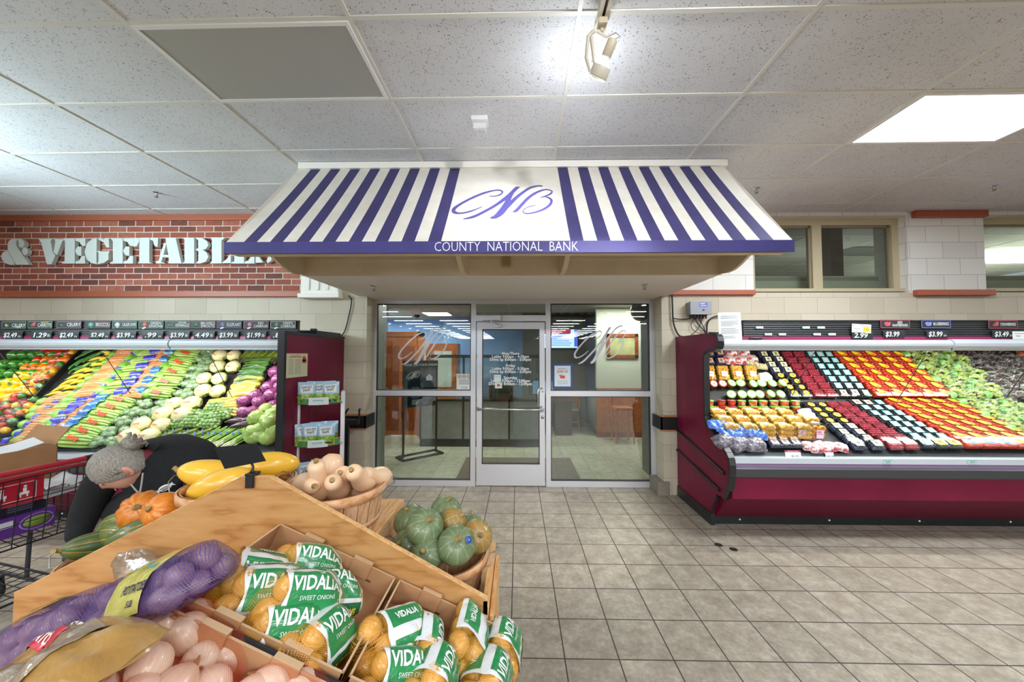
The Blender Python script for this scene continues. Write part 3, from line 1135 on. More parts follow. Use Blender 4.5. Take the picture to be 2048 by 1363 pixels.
# track and spot head
p0 = U(1207, 30, 'z', CEIL - 0.03)
tr_ = thing('track_rail', 'cream lighting track running along the ceiling toward the awning', 'lighting track', (p0.x, 0.9, CEIL))
b = MB()
ye = U(1203, 47, 'z', CEIL - 0.03).y
b.box(-0.028, -0.008, 0, ye - 0.9, -0.035, 0.0)
b.box(0.008, 0.028, 0, ye - 0.9, -0.035, 0.0)
b.box(-0.03, 0.03, ye - 0.9, ye - 0.87, -0.035, 0.0)
b.box(-0.03, 0.03, 0, ye - 0.9, -0.008, 0.0)
b.build('rail', mat('track_cream', 'c9c2b0', 0.5), tr_)
MB().box(-0.008, 0.008, 0, ye - 0.91, -0.012, -0.008).build('slot', mat('slot_dark', '4a4336', 0.6), tr_)
hx, hy = p0.x, ye - 0.02
sp_ = thing('track_spotlight', 'cream track spotlight aimed at the awning monogram', 'spotlight', (hx, hy, CEIL - 0.035))
sp_.scale = (.82, .82, .82)
M_fix = mat('fixture_cream', 'b9b2a2', 0.45)
MB().box(-0.028, 0.028, -0.03, 0.05, -0.035, 0.005).tube([(0, 0.02, -0.03), (0, 0.02, -0.06)], 0.013, 10).build('adapter', mat('fixture_tan', 'b5aa92', 0.45), sp_, bevel=0.003)
hd = Vector((0.02, 0.10, -0.22))
ax_ = (Vector((-0.10, 2.95, 3.0)) - Vector((hx, hy, CEIL - 0.2))).normalized()
ax_ = Vector((-0.36, 0.52, -0.78)).normalized()
Mh = basis(hd, Vector((1, 0, 0)) - ax_ * ax_.x, Vector((0, 0, 1)) - ax_ * ax_.z) if False else (Matrix.Translation(hd) @ ax_.to_track_quat('Z', 'Y').to_matrix().to_4x4())
b = MB()
b.lathe([(0.060, 0.0), (0.062, 0.005), (0.062, 0.062), (0.060, 0.068), (0.055, 0.065), (0.055, 0.004), (0.060, 0.0)], 24, M=Mh)
b.build('lamp_ring', M_fix, sp_)
b = MB()
b.lathe([(0.0, -0.155), (0.028, -0.152), (0.032, -0.145), (0.032, -0.06), (0.026, -0.055), (0, -0.055)], 18, M=Mh)
b.build('socket', mat('socket_tan', 'b9ae98', 0.5), sp_)
b = MB()
b.lathe([(0.018, -0.058), (0.03, -0.04), (0.052, 0.01), (0.054, 0.04), (0.0, 0.05)], 20, M=Mh)
b.build('bulb', mat('bulb_glass', 'e6e8ec', 0.2, emit=('eef2ff', 1.0)), sp_)
b = MB()
ya = [(-0.045, 0.02, -0.045), (-0.085, 0.03, -0.075), (-0.092, 0.06, -0.19), (-0.06, 0.105, -0.25)]
for q in (ya, [(-0.03, 0.02, -0.05), (0.02, 0.03, -0.075), (0.04, 0.03, -0.08)], [(-0.062, 0.04, -0.07), (-0.035, 0.085, -0.205)]):
    b.tube(q, [0.014] + [0.012] * (len(q) - 2) + [0.010], 8)
b.build('yoke', M_fix, sp_)
MB().tube([(0.04, 0.03, -0.08), (0.09, 0.02, -0.06), (0.12, 0.02, -0.085), (0.08, 0.03, -0.10), (0.045, 0.03, -0.11)], 0.004, 6).build('cord', mat('cord_grey', 'a59d8e', 0.5), sp_)
hw = Vector((hx, hy, CEIL - 0.035)) + hd
lamp('spot_lamp', 'SPOT', hw + Vector((-0.03, 0.06, -0.04)), 30, (0.92, 0.94, 1.0), aim=(-0.10, 2.76, 2.86), spot=62, blend=1.0, radius=0.04)
lamp('spot_backglow', 'POINT', hw + Vector((-0.10, 0.14, -0.04)), 3.2, (0.85, 0.92, 1.0), radius=0.05)

# strip fixtures over the sales floor behind the camera (they mirror in the glass)
M_strip = mat('strip_tube', 'ffffff', 0.5, emit=('f4f8ff', 34.0))
proto = None
for j in range(15):
    for x in (-13.0, -9.2, -5.4, 4.4, 8.2, 12.0):
        y = -11.0 - j * 3.1
        if proto is None:
            proto = thing('strip_light', 'long fluorescent strip light mirrored in the storefront glass', 'strip light', (x, y, 4.62), 0, 'strip lights over the sales floor')
            MB().box(-1.2, 1.2, -0.07, 0.07, -0.07, 0).build('housing', M_white, proto)
            MB().box(-1.18, 1.18, -0.05, 0.05, -0.085, -0.07).build('tube', M_strip, proto)
        else:
            dup(proto, (x, y, 4.62))
# ------------------------------------------------------------------ refrigerated produce cases
M_burg = mat('burgundy_panel', '761437', 0.38, spec=0.25, var=('6a1030', 2))
M_burgdk = mat('burgundy_kick', '650e2c', 0.4, spec=0.25)
M_burgstrip = mat('burgundy_strip', '8a2c55', 0.35)
M_edge = mat('black_bumper', '1d1d1f', 0.3)
M_charc = mat('charcoal_bumper', '3a3a3c', 0.45)
M_caserail = mat('case_rail', 'c5cbd2', 0.35, 0.2)
M_casegrey = mat('case_grey', 'b9bbbb', 0.4)
M_deck = mat('deck_black', '202122', 0.5)
M_liner = mat('liner_white', 'd9dbd8', 0.4)
M_board = mat('slat_board', '262729', 0.5)
M_tube = mat('canopy_tube', 'ffffff', 0.5, emit=('f6fff0', 7.0))
M_clear = glass_mat('clear_guard', (240, 244, 242), 0.9)
M_mauve = mat('tag_mauve', '7d6485', 0.3)
M_tagw = mat('tag_white', 'e6eae6', 0.5)
M_tagg = mat('tag_green', '63b29b', 0.5)

# deck planes (y, z): lower deck front -> step, upper deck step -> back
LF, LB = (3.46, 0.775), (3.93, 1.185)
UF, UB = (3.94, 1.235), (4.39, 1.80)


def deck_pt(tier, px, py):
    a, c = (LF, LB) if tier == 0 else (UF, UB)
    n = Vector((0, -(c[1] - a[1]), c[0] - a[0]))
    return onplane(px, py, (0, a[0], a[1]), n)


def deck_frame(tier):
    a, c = (LF, LB) if tier == 0 else (UF, UB)
    s = Vector((0, c[0] - a[0], c[1] - a[1])).normalized()
    return s, Vector((1, 0, 0)).cross(s)        # up-slope direction, outward normal


def deck_at(tier, x, t, h=0.0):
    a, c = (LF, LB) if tier == 0 else (UF, UB)
    s, n = deck_frame(tier)
    return Vector((x, a[0] + (c[0] - a[0]) * t, a[1] + (c[1] - a[1]) * t)) + n * h


def deck_matrix(tier, p, spin=0.0):
    """x along the case, y up the slope, z off the deck"""
    s, n = deck_frame(tier)
    return basis(p, (1, 0, 0), s) @ RZ(spin)


def case_body(name, label, x0, x1, splits):
    t_ = thing(name, label, 'produce case', ((x0 + x1) / 2, 4.0, 0))
    o = -Vector(t_.location)

    def put(mb, nm, mats, **kw):
        ob = mb.build(nm, mats, t_, **kw)
        ob.location = o
        return ob
    # carcass profile under the decks
    prof = [(3.79, 0.087), (4.48, 0.087), (4.48, 1.95), (4.42, 1.95), (4.42, UB[1] - 0.03), (UF[0], UF[1] - 0.04), (LB[0], LB[1] - 0.04), (3.50, LF[1] - 0.07), (3.44, LF[1] - 0.03), (3.44, 0.56), (3.54, 0.40), (3.79, 0.40)]
    put(MB().prism(prof, x0 + 0.036, x1, 'x'), 'carcass', M_liner)
    b = MB()
    for (a, c) in ((LF, LB), (UF, UB)):
        for k in range(1):
            b.prism([(a[0], a[1] - 0.035), (c[0], c[1] - 0.035), (c[0], c[1] - 0.02), (a[0], a[1] - 0.02)], x0 + 0.03, x1, 'x')
    b.prism([(LB[0] - 0.005, LB[1] - 0.04), (UF[0] + 0.002, LB[1] - 0.04), (UF[0] + 0.002, UF[1] - 0.02), (LB[0] - 0.005, UF[1] - 0.02)], x0 + 0.03, x1, 'x')
    put(b, 'deck', M_deck)
    # front: steel lip, tag rail, black bumper, two burgundy kick panels, black toe
    put(MB().prism([(3.395, 0.716), (3.46, 0.716), (3.47, 0.768), (3.40, 0.764)], x0 + 0.03, x1, 'x'), 'lip_rail', M_caserail)
    put(MB().prism([(3.394, 0.683), (3.45, 0.683), (3.45, 0.716), (3.40, 0.716)], x0 + 0.03, x1, 'x'), 'tag_rail', M_mauve)
    put(MB().prism([(3.385, 0.585), (3.50, 0.585), (3.50, 0.684), (3.385, 0.684), (3.372, 0.67), (3.372, 0.60)], x0 + 0.03, x1, 'x'), 'bumper', M_charc)
    put(MB().prism([(3.41, 0.385), (3.52, 0.385), (3.52, 0.586), (3.405, 0.586)], x0 + 0.03, x1, 'x'), 'upper_panel', M_burg)
    put(MB().prism([(3.735, 0.085), (3.78, 0.085), (3.70, 0.386), (3.43, 0.386)], x0 + 0.03, x1, 'x'), 'kick_panel', M_burgdk)
    b = MB().box(x0 + 0.03, x1, 3.755, 4.47, 0.0, 0.086)
    for i in range(int((x1 - x0) / 0.9)):
        b.lathe([(0, 0.006), (0.008, 0.004), (0.009, 0)], 10, 1, M=TR(x0 + 0.3 + i * 0.9, 3.755, 0.045) @ RX(PI / 2))
    put(b, 'toe_kick', [M_edge, M_tagw])
    # canopy
    put(MB().prism([(3.62, 1.85), (4.48, 1.95), (4.48, 1.93), (3.66, 1.83)], x0 + 0.03, x1, 'x'), 'canopy_top', M_burg)
    put(MB().prism([(3.585, 1.845), (3.60, 1.845), (3.60, 1.905), (3.59, 1.905)], x0 + 0.03, x1, 'x'), 'canopy_strip', M_burgstrip)
    b = MB()
    for (a, c, r_) in splits:
        prof = []
        for k in range(9):
            q = PI * (0.15 + 1.25 * k / 8)
            prof.append((3.575 + r_ * math.cos(q), 1.825 + r_ * math.sin(q)))
        prof += [(3.575 - 0.01, 1.78), (3.62, 1.775), (3.66, 1.80), (3.66, 1.83)]
        b.prism(prof, a, c, 'x', 0)
        b.prism([(3.553, 1.768), (3.567, 1.768), (3.567, 1.79), (3.553, 1.79)], a, c, 'x', 1)
    put(b, 'light_valance', [M_caserail, M_casegrey])
    b = MB()
    for (a, c, r_) in splits:
        b.box(a + 0.05, c - 0.05, 3.60, 3.64, 1.772, 1.782)
    put(b, 'light_tube', M_tube)
    # slatted price board standing on the canopy
    b = MB()
    bx0, bx1 = (x0 + 0.28, x1) if x0 > 0 else (x0, x1 - 0.02)
    b.box(bx0, bx1, 3.60, 3.63, 1.905, 2.062)
    for i in range(7):
        z = 1.91 + i * 0.0225
        b.prism([(3.592, z), (3.60, z), (3.60, z + 0.012), (3.596, z + 0.012)], bx0, bx1, 'x')
    b.box(bx0, bx1, 3.588, 3.64, 2.058, 2.068)
    put(b, 'price_board', M_board)
    # clear guard along the front edge
    put(MB().prism([(3.452, 0.752), (3.458, 0.752), (3.448, 0.80), (3.442, 0.80)], x0 + 0.04, x1, 'x'), 'clear_guard', M_clear)
    return t_, o, put


# right-hand case with its shaped end panel
XR0, XR1 = 1.965, 7.6
rc, ro, rput = case_body('produce_case', 'burgundy refrigerated case filled with berries, fruit tubs and grapes, right of the entrance', XR0, XR1, [(XR0 + 0.03, 4.215, 0.046), (4.225, 6.8, 0.054), (6.81, XR1, 0.046)])
prof = [(4.49, 0.115), (4.49, 1.945), (3.70, 1.945), (3.60, 1.935), (3.545, 1.90), (3.525, 1.85), (3.54, 1.795), (3.60, 1.765), (3.70, 1.76), (3.77, 1.745), (3.805, 1.70), (3.81, 1.60), (3.81, 1.08), (3.80, 1.03), (3.43, 0.80), (3.395, 0.76), (3.38, 0.70), (3.385, 0.60), (3.42, 0.46), (3.50, 0.355), (3.56, 0.355), (3.60, 0.34), (3.72, 0.115)]
rput(MB().prism(prof, XR0, XR0 + 0.035, 'x'), 'end_panel', M_burg)
loop = prof[2:20]
b = MB()
n_ = len(loop)
for i in range(n_ - 1):
    (a0, a1), (c0, c1) = loop[i], loop[i + 1]
    d = Vector((c0 - a0, c1 - a1)).normalized()
    w = Vector((-d.y, d.x)) * 0.028
    b.prism([(a0, a1), (c0, c1), (c0 + w.x, c1 + w.y), (a0 + w.x, a1 + w.y)] if False else [(a0 - w.x * .45, a1 - w.y * .45), (c0 - w.x * .45, c1 - w.y * .45), (c0 + w.x * .55, c1 + w.y * .55), (a0 + w.x * .55, a1 + w.y * .55)], XR0 - 0.012, XR0 + 0.045, 'x')
rput(b, 'edge_bumper', M_edge)
b = MB()
b.tube([(XR0 - 0.006, 4.48, 0.80), (XR0 - 0.008, 3.47, 0.60)], 0.016, 8)
b.tube([(XR0 - 0.006, 4.48, 0.555), (XR0 - 0.008, 3.56, 0.41)], 0.016, 8)
b.tube([(XR0 - 0.002, 3.60, 0.34), (XR0 - 0.002, 3.73, 0.115)], 0.016, 6)
rput(b, 'bumper_strip', M_edge)
rput(MB().box(XR0 - 0.01, XR0 + 0.03, 3.72, 4.49, 0.0, 0.118), 'end_toe', M_edge)

# left-hand case with its square end panel
XL0, XL1 = -7.8, -2.22
lc, lo_, lput = case_body('produce_case', 'burgundy refrigerated case filled with peppers, celery and cabbages, left of the entrance', XL0, XL1, [(-7.8, -5.36, 0.046), (-5.35, -3.515, 0.050), (-3.505, XL1 - 0.03, 0.046)])


def rrect(y0, y1, z0, z1, r, n=5):
    o = []
    for (cy, cz, a0) in ((y1 - r, z1 - r, 0), (y0 + r, z1 - r, 90), (y0 + r, z0 + r, 180), (y1 - r, z0 + r, 270)):
        for k in range(n):
            a = R(a0 + 90 * k / (n - 1))
            o.append((cy + r * math.cos(a), cz + r * math.sin(a)))
    return o


lput(MB().prism(rrect(3.35, 4.49, 0.1, 1.92, 0.04), XL1 - 0.02, XL1 + 0.02, 'x'), 'end_panel', M_burg)
b = MB()
b.prism(rrect(3.318, 3.352, 0.1, 1.945, 0.012), XL1 - 0.035, XL1 + 0.03, 'x')
b.box(XL1 - 0.03, XL1 + 0.026, 3.34, 4.49, 1.915, 1.945)
lput(b, 'edge_bumper', M_edge)
lput(MB().box(XL1 - 0.02, XL1 + 0.015, 3.45, 4.49, 0.0, 0.118), 'end_toe', M_edge)
lput(MB().box(XL1 - 0.28, XL1 + 0.0, 3.90, 4.44, 1.945, 1.985).box(XL1 - 0.1, XL1 - 0.05, 3.95, 4.0, 1.985, 2.01), 'cable_tray', M_edge)

# the cases' own canopy lamps
for (a, c, q) in ((-7.6, -5.4, 6.2), (-5.3, -3.6, 6.0), (-3.45, -2.4, 4.4), (2.15, 4.15, 7.8), (4.3, 6.7, 8.5)):
    lamp('canopy_lamp', 'AREA', ((a + c) / 2, 3.62, 1.765), q, (0.98, 1.0, 0.93), c - a, ((a + c) / 2, 3.95, 1.0), 0.05)

# ------------------------------------------------------------------ price signs
M_chalk = mat('chalkboard', '1f2326', 0.55, var=('2b3033', 30))
M_cw = mat('chalk_white', 'dfe6e4', 0.7)
CH = {'g': mat('chalk_green', '6fc486', 0.7), 'p': mat('chalk_pink', 'c9799d', 0.7), 'y': mat('chalk_yellow', 'd8cf72', 0.7), 'b': mat('chalk_blue', '7f86d6', 0.7), 't': mat('chalk_teal', '6fb8a8', 0.7), 'r': mat('chalk_red', 'c2525f', 0.7), 'w': M_cw, 'o': mat('chalk_orange', 'e0603a', 0.7), 'd': mat('chalk_dark_green', '4f8a63', 0.7), 'e': mat('chalk_plum', '7d70a8', 0.7)}


def frame_lines(b, w, h, mi, t=0.0025, z=0.0012):
    for q in ((-w / 2, w / 2, h / 2 - t, h / 2), (-w / 2, w / 2, -h / 2, -h / 2 + t), (-w / 2, -w / 2 + t, -h / 2, h / 2), (w / 2 - t, w / 2, -h / 2, h / 2)):
        b.add([(q[0], q[2], z), (q[1], q[2], z), (q[1], q[3], z), (q[0], q[3], z)], [(0, 1, 2, 3)], mi)


def doodle(b, kind, mi, x, z=0.0014, s=1.0):
    if kind == 'leaf':      # stalks flaring from a point
        for k in range(5):
            a = R(20 + 22 * k)
            b.poly([(x - 0.022 * s, -0.014 * s, z), (x - 0.016 * s, -0.02 * s, z), (x - 0.02 * s + 0.05 * s * math.cos(a * .8), -0.016 * s + 0.038 * s * math.sin(a * .8), z)], mi)
    elif kind == 'round':
        for k in range(7):
            a = 2 * PI * k / 7
            b.disc(0.012 * s, 9, mi, TR(x + 0.015 * s * math.cos(a), 0.013 * s * math.sin(a), z))
        b.disc(0.014 * s, 9, mi, TR(x, 0, z + 0.0006))
        b.box(x - 0.006 * s, x + 0.006 * s, -0.03 * s, -0.012 * s, z - 0.0005, z, mi)
    elif kind == 'sprig':
        for k in range(4):
            b.tube([(x - 0.03 * s, -0.02 * s + 0.008 * k, z), (x, 0.0, z), (x + 0.035 * s, 0.022 * s - 0.014 * k, z)], 0.0012, 4, mi=mi)
    elif kind == 'roots':
        for k in range(5):
            a = R(-35 + 18 * k)
            b.poly([(x - 0.028 * s, -0.016 * s + 0.004 * k, z), (x + 0.03 * s * math.cos(a), 0.028 * s * math.sin(a) + 0.005, z), (x + 0.026 * s * math.cos(a), 0.028 * s * math.sin(a) + 0.014, z)], mi)
    elif kind == 'berries':
        for (u, v) in ((-.02, .006), (-.006, .012), (.008, .005), (-.012, -.008), (.003, -.01), (.018, -.006), (.02, .01)):
            b.disc(0.009 * s, 9, mi, TR(x + u * s, v * s, z + 0.0002 * u))
    elif kind == 'veg':
        b.disc(0.02 * s, 12, mi, TR(x + 0.008, 0.004, z))
        b.box(x - 0.022, x + 0.014, -0.018, -0.004, z, z + 0.0006, 1, M=RZ(0.3))


def hang(tname, label, cat, pxc, pyc, w, h, front=3.583, mats=None, fill=None, tilt=0.0, group=None):
    p = U(pxc, pyc, 'y', front)
    t_ = MB()
    fill(t_, w, h)
    o = t_.build(tname, mats)
    o.matrix_world = basis((p.x, front, p.z), (1, 0, 0), (0, 0, 1)) @ RZ(tilt)
    return tag(o, label, cat, group)


YB = 3.583
PXM = 715.5 / (YB)          # pixels per metre on the board's face
top = [(28, 'CELERY', 'hearts', 'leaf', 't', 'y', 'w', None), (80, 'CARROTS', 'BUNCH', 'roots', 'g', 'r', 'w', 'y'), (138, 'CELERY', None, 'leaf', 'p', 'd', 'w', None),
       (196, 'BROCCOLI', None, 'round', None, 't', 'r', None), (249, 'CAULIFLOWER', None, 'round', 't', 'w', 'w', None), (302, 'GREEN\nONIONS', None, 'veg', 'g', 'o', 'w', None),
       (355, 'ASPARAGUS', 'TENDER', 'sprig', 'g', 'g', 'w', 'w'), (406, 'BRUSSELS\nSPROUTS', None, 'round', 'r', 'd', 'w', None), (458, 'EGGPLANT', None, 'veg', 'e', 'e', 'w', None),
       (512, 'RED\nCABBAGE', None, 'veg', 'p', 'p', 'w', None), (566, 'GREEN\nCABBAGE', None, 'veg', 'w', 'd', 'w', None)]
for i, (px, word, small, dk, fc, dc, wc, sc_) in enumerate(top):
    def fill(b, w, h, word=word, small=small, dk=dk, fc=fc, dc=dc, sc_=sc_, wc=wc):
        b.add([(-w / 2, -h / 2, 0), (w / 2, -h / 2, 0), (w / 2, h / 2, 0), (-w / 2, h / 2, 0), (-w / 2, -h / 2, -0.002), (w / 2, -h / 2, -0.002), (w / 2, h / 2, -0.002), (-w / 2, h / 2, -0.002)],
              [(0, 1, 2, 3), (7, 6, 5, 4), (0, 4, 5, 1), (1, 5, 6, 2), (2, 6, 7, 3), (3, 7, 4, 0)], 0)
        if fc: frame_lines(b, w - 0.008, h - 0.008, 2)
        doodle(b, dk, 3, -w * 0.28)
        two = '\n' in word
        size = 0.036 if two else 0.05
        wid = w * 0.54
        me = text_mesh(word, size, line=0.8)
        tw = max(v.co.x for v in me.vertices) - min(v.co.x for v in me.vertices)
        k = min(1.1, wid / tw)
        b.mesh(me, TR(w * 0.19, -0.006 if small else 0.0, 0.0015) @ Matrix.Diagonal((k, 1, 1, 1)), 1)
        if small:
            b.mesh(text_mesh(small, 0.022), TR(w * 0.19, 0.022 if small != 'hearts' else -0.026, 0.0015), 4)
            if small == 'hearts':
                b.box(-w * 0.06, w * 0.44, -0.016, -0.0145, 0.001, 0.0015, 4)
        if word == 'BROCCOLI':
            for yy in (0.022, -0.022):
                b.box(-w * 0.06, w * 0.46, yy - 0.001, yy + 0.001, 0.001, 0.0015, 5)
    nice = word.replace('\n', ' ').lower()
    first = 'hearts on the first' if (small == 'hearts') else nice + ' on a'
    lab = {0: 'chalk sign lettered celery with yellow underlines', 1: 'green framed chalk sign lettered carrots', 2: 'pink framed chalk sign lettered celery'}.get(i, 'chalk sign lettered %s' % nice)
    hang('produce_sign', lab + ' on the upper price rail', 'price sign', px, 649 if i else 649.5, 0.262, 0.076, mats=[M_chalk, M_cw, CH[fc or 'w'], CH[dc], CH[sc_ or 'y'], CH['r']], fill=fill, group=None)

prices = [(24, '$2.49', 'EA'), (82, '1.29', 'lb'), (136, '$2.49', 'EA'), (198, '$2.49', 'EA'), (250, '$3.99', 'EA'), (304, '.99', 'EA'), (357, '$3.99', 'lb'), (407, '4.49', 'lb'), (455, '$3.99', 'lb'), (510, '$1.99', 'lb'), (560, '.89', 'lb')]


def price_fill(txt, unit, bg=True):
    def fill(b, w, h):
        b.grid(lambda u, v: ((u - .5) * w, (v - .5) * h, 0.006 * math.sin(PI * v) if u > 0.9 else 0.004 * math.sin(PI * v)), 6, 5, 0, smooth=False)
        me = text_mesh(txt, 0.062, shear=0.18, offset=0.0012)
        tw = max(v.co.x for v in me.vertices) - min(v.co.x for v in me.vertices)
        k = w * 0.66 / max(tw, 0.09)
        b.mesh(me, TR(-w * 0.10, -0.004, 0.0075) @ Matrix.Diagonal((k, 1.1, 1, 1)), 1)
        b.mesh(text_mesh(unit, 0.026 if unit == 'EA' else 0.045, shear=0.15), TR(w * 0.36, -0.016 if unit == 'EA' else -0.006, 0.0075), 1)
    return fill


for i, (px, txt, unit) in enumerate(prices):
    word = top[i][1].replace('\n', ' ').lower()
    if i == 0: word = 'underlined celery'
    if i == 2: word = 'pink framed celery'
    hang('price_card', 'black price card reading %s under the %s sign' % (txt, word), 'price card', px + 2, 669.5, 0.215, 0.080, mats=[M_chalk, M_cw], fill=price_fill(txt, unit))

rs = [(1790, 647.5, 'RED\nRASPBERRIES', 'berries', 'r', 'red raspberries'), (1872, 647.5, 'BLUEBERRIES', 'berries', 'b', 'blueberries'), (2006, 648.5, 'STRAWBERRIES', 'roots', 'r', 'strawberries')]
for px, py, word, dk, fc, nm in rs:
    def fill(b, w, h, word=word, dk=dk):
        b.box(-w / 2, w / 2, -h / 2, h / 2, -0.002, 0, 0)
        frame_lines(b, w - 0.004, h - 0.004, 2, 0.004)
        doodle(b, dk, 2, -w * 0.26, s=1.1)
        me = text_mesh(word, 0.034 if '\n' in word else 0.042, line=0.8)
        tw = max(v.co.x for v in me.vertices) - min(v.co.x for v in me.vertices)
        k = min(1.0, w * 0.52 / tw)
        b.mesh(me, TR(w * 0.17, 0, 0.0015) @ Matrix.Diagonal((k, 1, 1, 1)), 1)
    hang('produce_sign', '%s framed chalk sign lettered %s on the right price board' % ('red' if fc == 'r' else 'blue', nm), 'price sign', px, py, 0.285, 0.084, mats=[M_chalk, M_cw, CH[fc]], fill=fill)
for px, py, txt, unit, under in ((1787, 667.5, '$3.99', '', 'red raspberries'), (1873, 667.5, '$3.99', 'EA', 'blueberries'), (2005, 667.5, '$3.49', 'EA', 'strawberries'), (1724, 670, '2.99', '', None)):
    hang('price_card', 'black price card reading %s under the %s' % (txt, under + ' sign' if under else 'white promotional tag'), 'price card', px, py, 0.205, 0.080, mats=[M_chalk, M_cw], fill=price_fill(txt, unit) if unit else (lambda b, w, h, txt=txt: price_fill(txt, ' ')(b, w, h)))


def promo(b, w, h):
    b.box(-w / 2, w / 2, -h / 2, h / 2, -0.001, 0, 0)
    b.box(w * 0.08, w * 0.44, -h * 0.4, h * 0.22, 0.0, 0.0008, 1)
    b.text('2/$5', 0.03, TR(w * 0.26, -h * 0.1, 0.0012), 2)
    b.text('Bananas', 0.018, TR(-w * 0.22, -h * 0.05, 0.0012), 2)
    for k in range(12):
        u = k / 12
        b.box(-w * .45 + u * w * .9, -w * .45 + (u + .09) * w * .9, h * 0.33 + 0.006 * math.sin(6 * u), h * 0.38 + 0.006 * math.sin(6 * u), 0, 0.0008, 3)
    b.text('EVERYDAY SAVINGS', 0.012, TR(0, -h * 0.44, 0.0012), 2)


hang('promo_tag', 'white promotional tag with a yellow 2 for 5 dollars patch on the price board', 'price tag', 1723, 656.5, 0.185, 0.085, front=3.572, mats=[M_tagw, mat('tag_yellow', 'f0d43a', 0.5), mat('tag_ink', '30343a', 0.6), mat('tag_magenta', 'c04a86', 0.6)], fill=promo, tilt=-0.06)


def promo2(b, w, h):
    b.box(-w / 2, w / 2, -h / 2, h / 2, -0.001, 0, 0)
    b.box(-w * .4, w * .4, h * .2, h * .26, 0, .0008, 1)
    b.text('SALE', 0.02, TR(-w * 0.2, -h * 0.1, 0.0012), 2)


hang('promo_tag', 'white promotional tag at the far right end of the price board', 'price tag', 2043, 670, 0.17, 0.075, front=3.572, mats=[M_tagw, mat('tag_magenta', 'c04a86', 0.6), mat('tag_ink', '30343a', 0.6)], fill=promo2)

# small shelf tags on the right board
for i, (px, py, lab) in enumerate(((1519, 654.5, 'upper row, first from the left'), (1612, 654.5, 'upper row, second from the left'), (1642, 654.5, 'upper row, third from the left'),
                                   (1536.5, 668, 'lower row, first from the left'), (1564.5, 668, 'lower row, second from the left'), (1634, 668, 'lower row, third from the left'), (1664, 668, 'lower row, fourth from the left'))):
    def fill(b, w, h):
        b.box(-w / 2, w / 2, -h / 2, h / 2, -0.001, 0, 0)
        b.box(-w / 2, -w * .38, -h / 2, h / 2, 0, .0008, 1)
        b.text('$1.99', 0.016, TR(w * .12, 0, 0.001), 2)
    hang('shelf_tag', 'small white shelf tag on the right price board, ' + lab, 'shelf tag', px, py, 0.075, 0.022, front=3.588, mats=[M_tagw, M_tagg, mat('tag_ink', '30343a', 0.6)], fill=fill)
for i, (px, py, lab) in enumerate(((1776, 923, 'left'), (1945, 923, 'right'))):
    def fill(b, w, h):
        b.box(-w / 2, w / 2, -h / 2, h / 2, -0.001, 0, 0)
        b.box(-w / 2, w / 2, h * .3, h / 2, 0, .0008, 1)
        b.text('$2.99', 0.018, TR(0, -h * .1, 0.001), 2)
    hang('shelf_tag', 'small teal shelf tag on the front rail of the berry case, the %s one' % lab, 'shelf tag', px, py, 0.08, 0.03, front=3.388, mats=[mat('tag_pale_teal', 'b5d5d2', 0.5), M_tagg, mat('tag_ink', '30343a', 0.6)], fill=fill)
p = U(403, 920, 'y', 3.39)


def fill(b, w, h):
    b.box(-w / 2, w / 2, -h / 2, h / 2, -0.001, 0, 0)
    b.text('$2.49', 0.018, TR(0, 0, 0.001), 1)


hang('shelf_tag', 'small white shelf tag on the front rail of the vegetable case', 'shelf tag', 402, 916, 0.08, 0.03, front=3.389, mats=[M_tagw, mat('tag_ink', '30343a', 0.6)], fill=fill)
for px, py, lab in ((188, 685, 'black marker resting on the ledge of the vegetable case canopy'), (1513, 683, 'black marker resting on the ledge of the berry case canopy')):
    p = U(px, py, 'y', 3.57)
    o = MB().tube([(-0.05, 0, 0), (0.035, 0, 0)], 0.011, 10).tube([(0.035, 0, 0), (0.06, 0, 0)], [0.0115, 0.010], 10).tube([(-0.052, 0, 0), (-0.06, 0, 0)], 0.009, 10).build('marker_pen', mat('marker_black', '101012', 0.35))
    o.location = (p.x, 3.577, 1.887)
    tag(o, lab, 'marker')
# paper notice clipped to the left end of the right board
p = U(1459.5, 653, 'y', 3.57)
b = MB()
w, h = 0.225, 0.285
b.grid(lambda u, v: ((u - .5) * w, (v - .5) * h, 0.006 * math.sin(3 * v + u)), 4, 6, 0, smooth=True)
random.seed(5)
for i in range(16):
    if i in (3, 8, 13): continue
    y = h * (.40 - i * .052)
    b.box(-w * .40, -w * .40 + w * random.uniform(.5, .8), y - 0.002, y + 0.002, 0.007, 0.0075, 1)
o = b.build('paper_notice', [mat('paper_white', 'eef0f2', 0.7), mat('print_grey', '8d9096', 0.7)])
o.matrix_world = basis((p.x, 3.57, p.z), (1, 0, 0), (0, 0, 1)) @ RZ(0.02)
tag(o, 'white printed paper notice hung at the left end of the berry case price board', 'paper notice')
# sheet taped on the left end panel
p = U(594, 730, 'x', XL1 + 0.022)
b = MB()
w, h = 0.35, 0.235
b.box(-w / 2, w / 2, -h / 2, h / 2, -0.001, 0, 0)
b.box(-w * .35, w * .2, h * .34, h * .37, 0, .001, 1)
for i in range(11):
    y = h * (.24 - i * .058)
    b.box(-w * .38, -w * .18, y - .002, y + .002, 0, .001, 2)
    b.box(-w * .1, w * .18, y - .002, y + .002, 0, .001, 2)
for (u, v, r_) in ((.32, .26, .03), (.38, .16, .022), (.28, .16, .02)):
    b.disc(r_, 10, 1, TR(w * u, h * v, 0.0012))
b.text('Fresh Picks', 0.03, TR(-w * .08, h * .42, 0.001), 2)
o = b.build('price_sheet', [mat('cream_sheet', 'd8d2ac', 0.6), mat('print_red', 'b04040', 0.6), mat('print_grey', '8d9096', 0.7)])
o.matrix_world = basis((XL1 + 0.024, p.y, p.z), (0, 1, 0), (0, 0, 1))
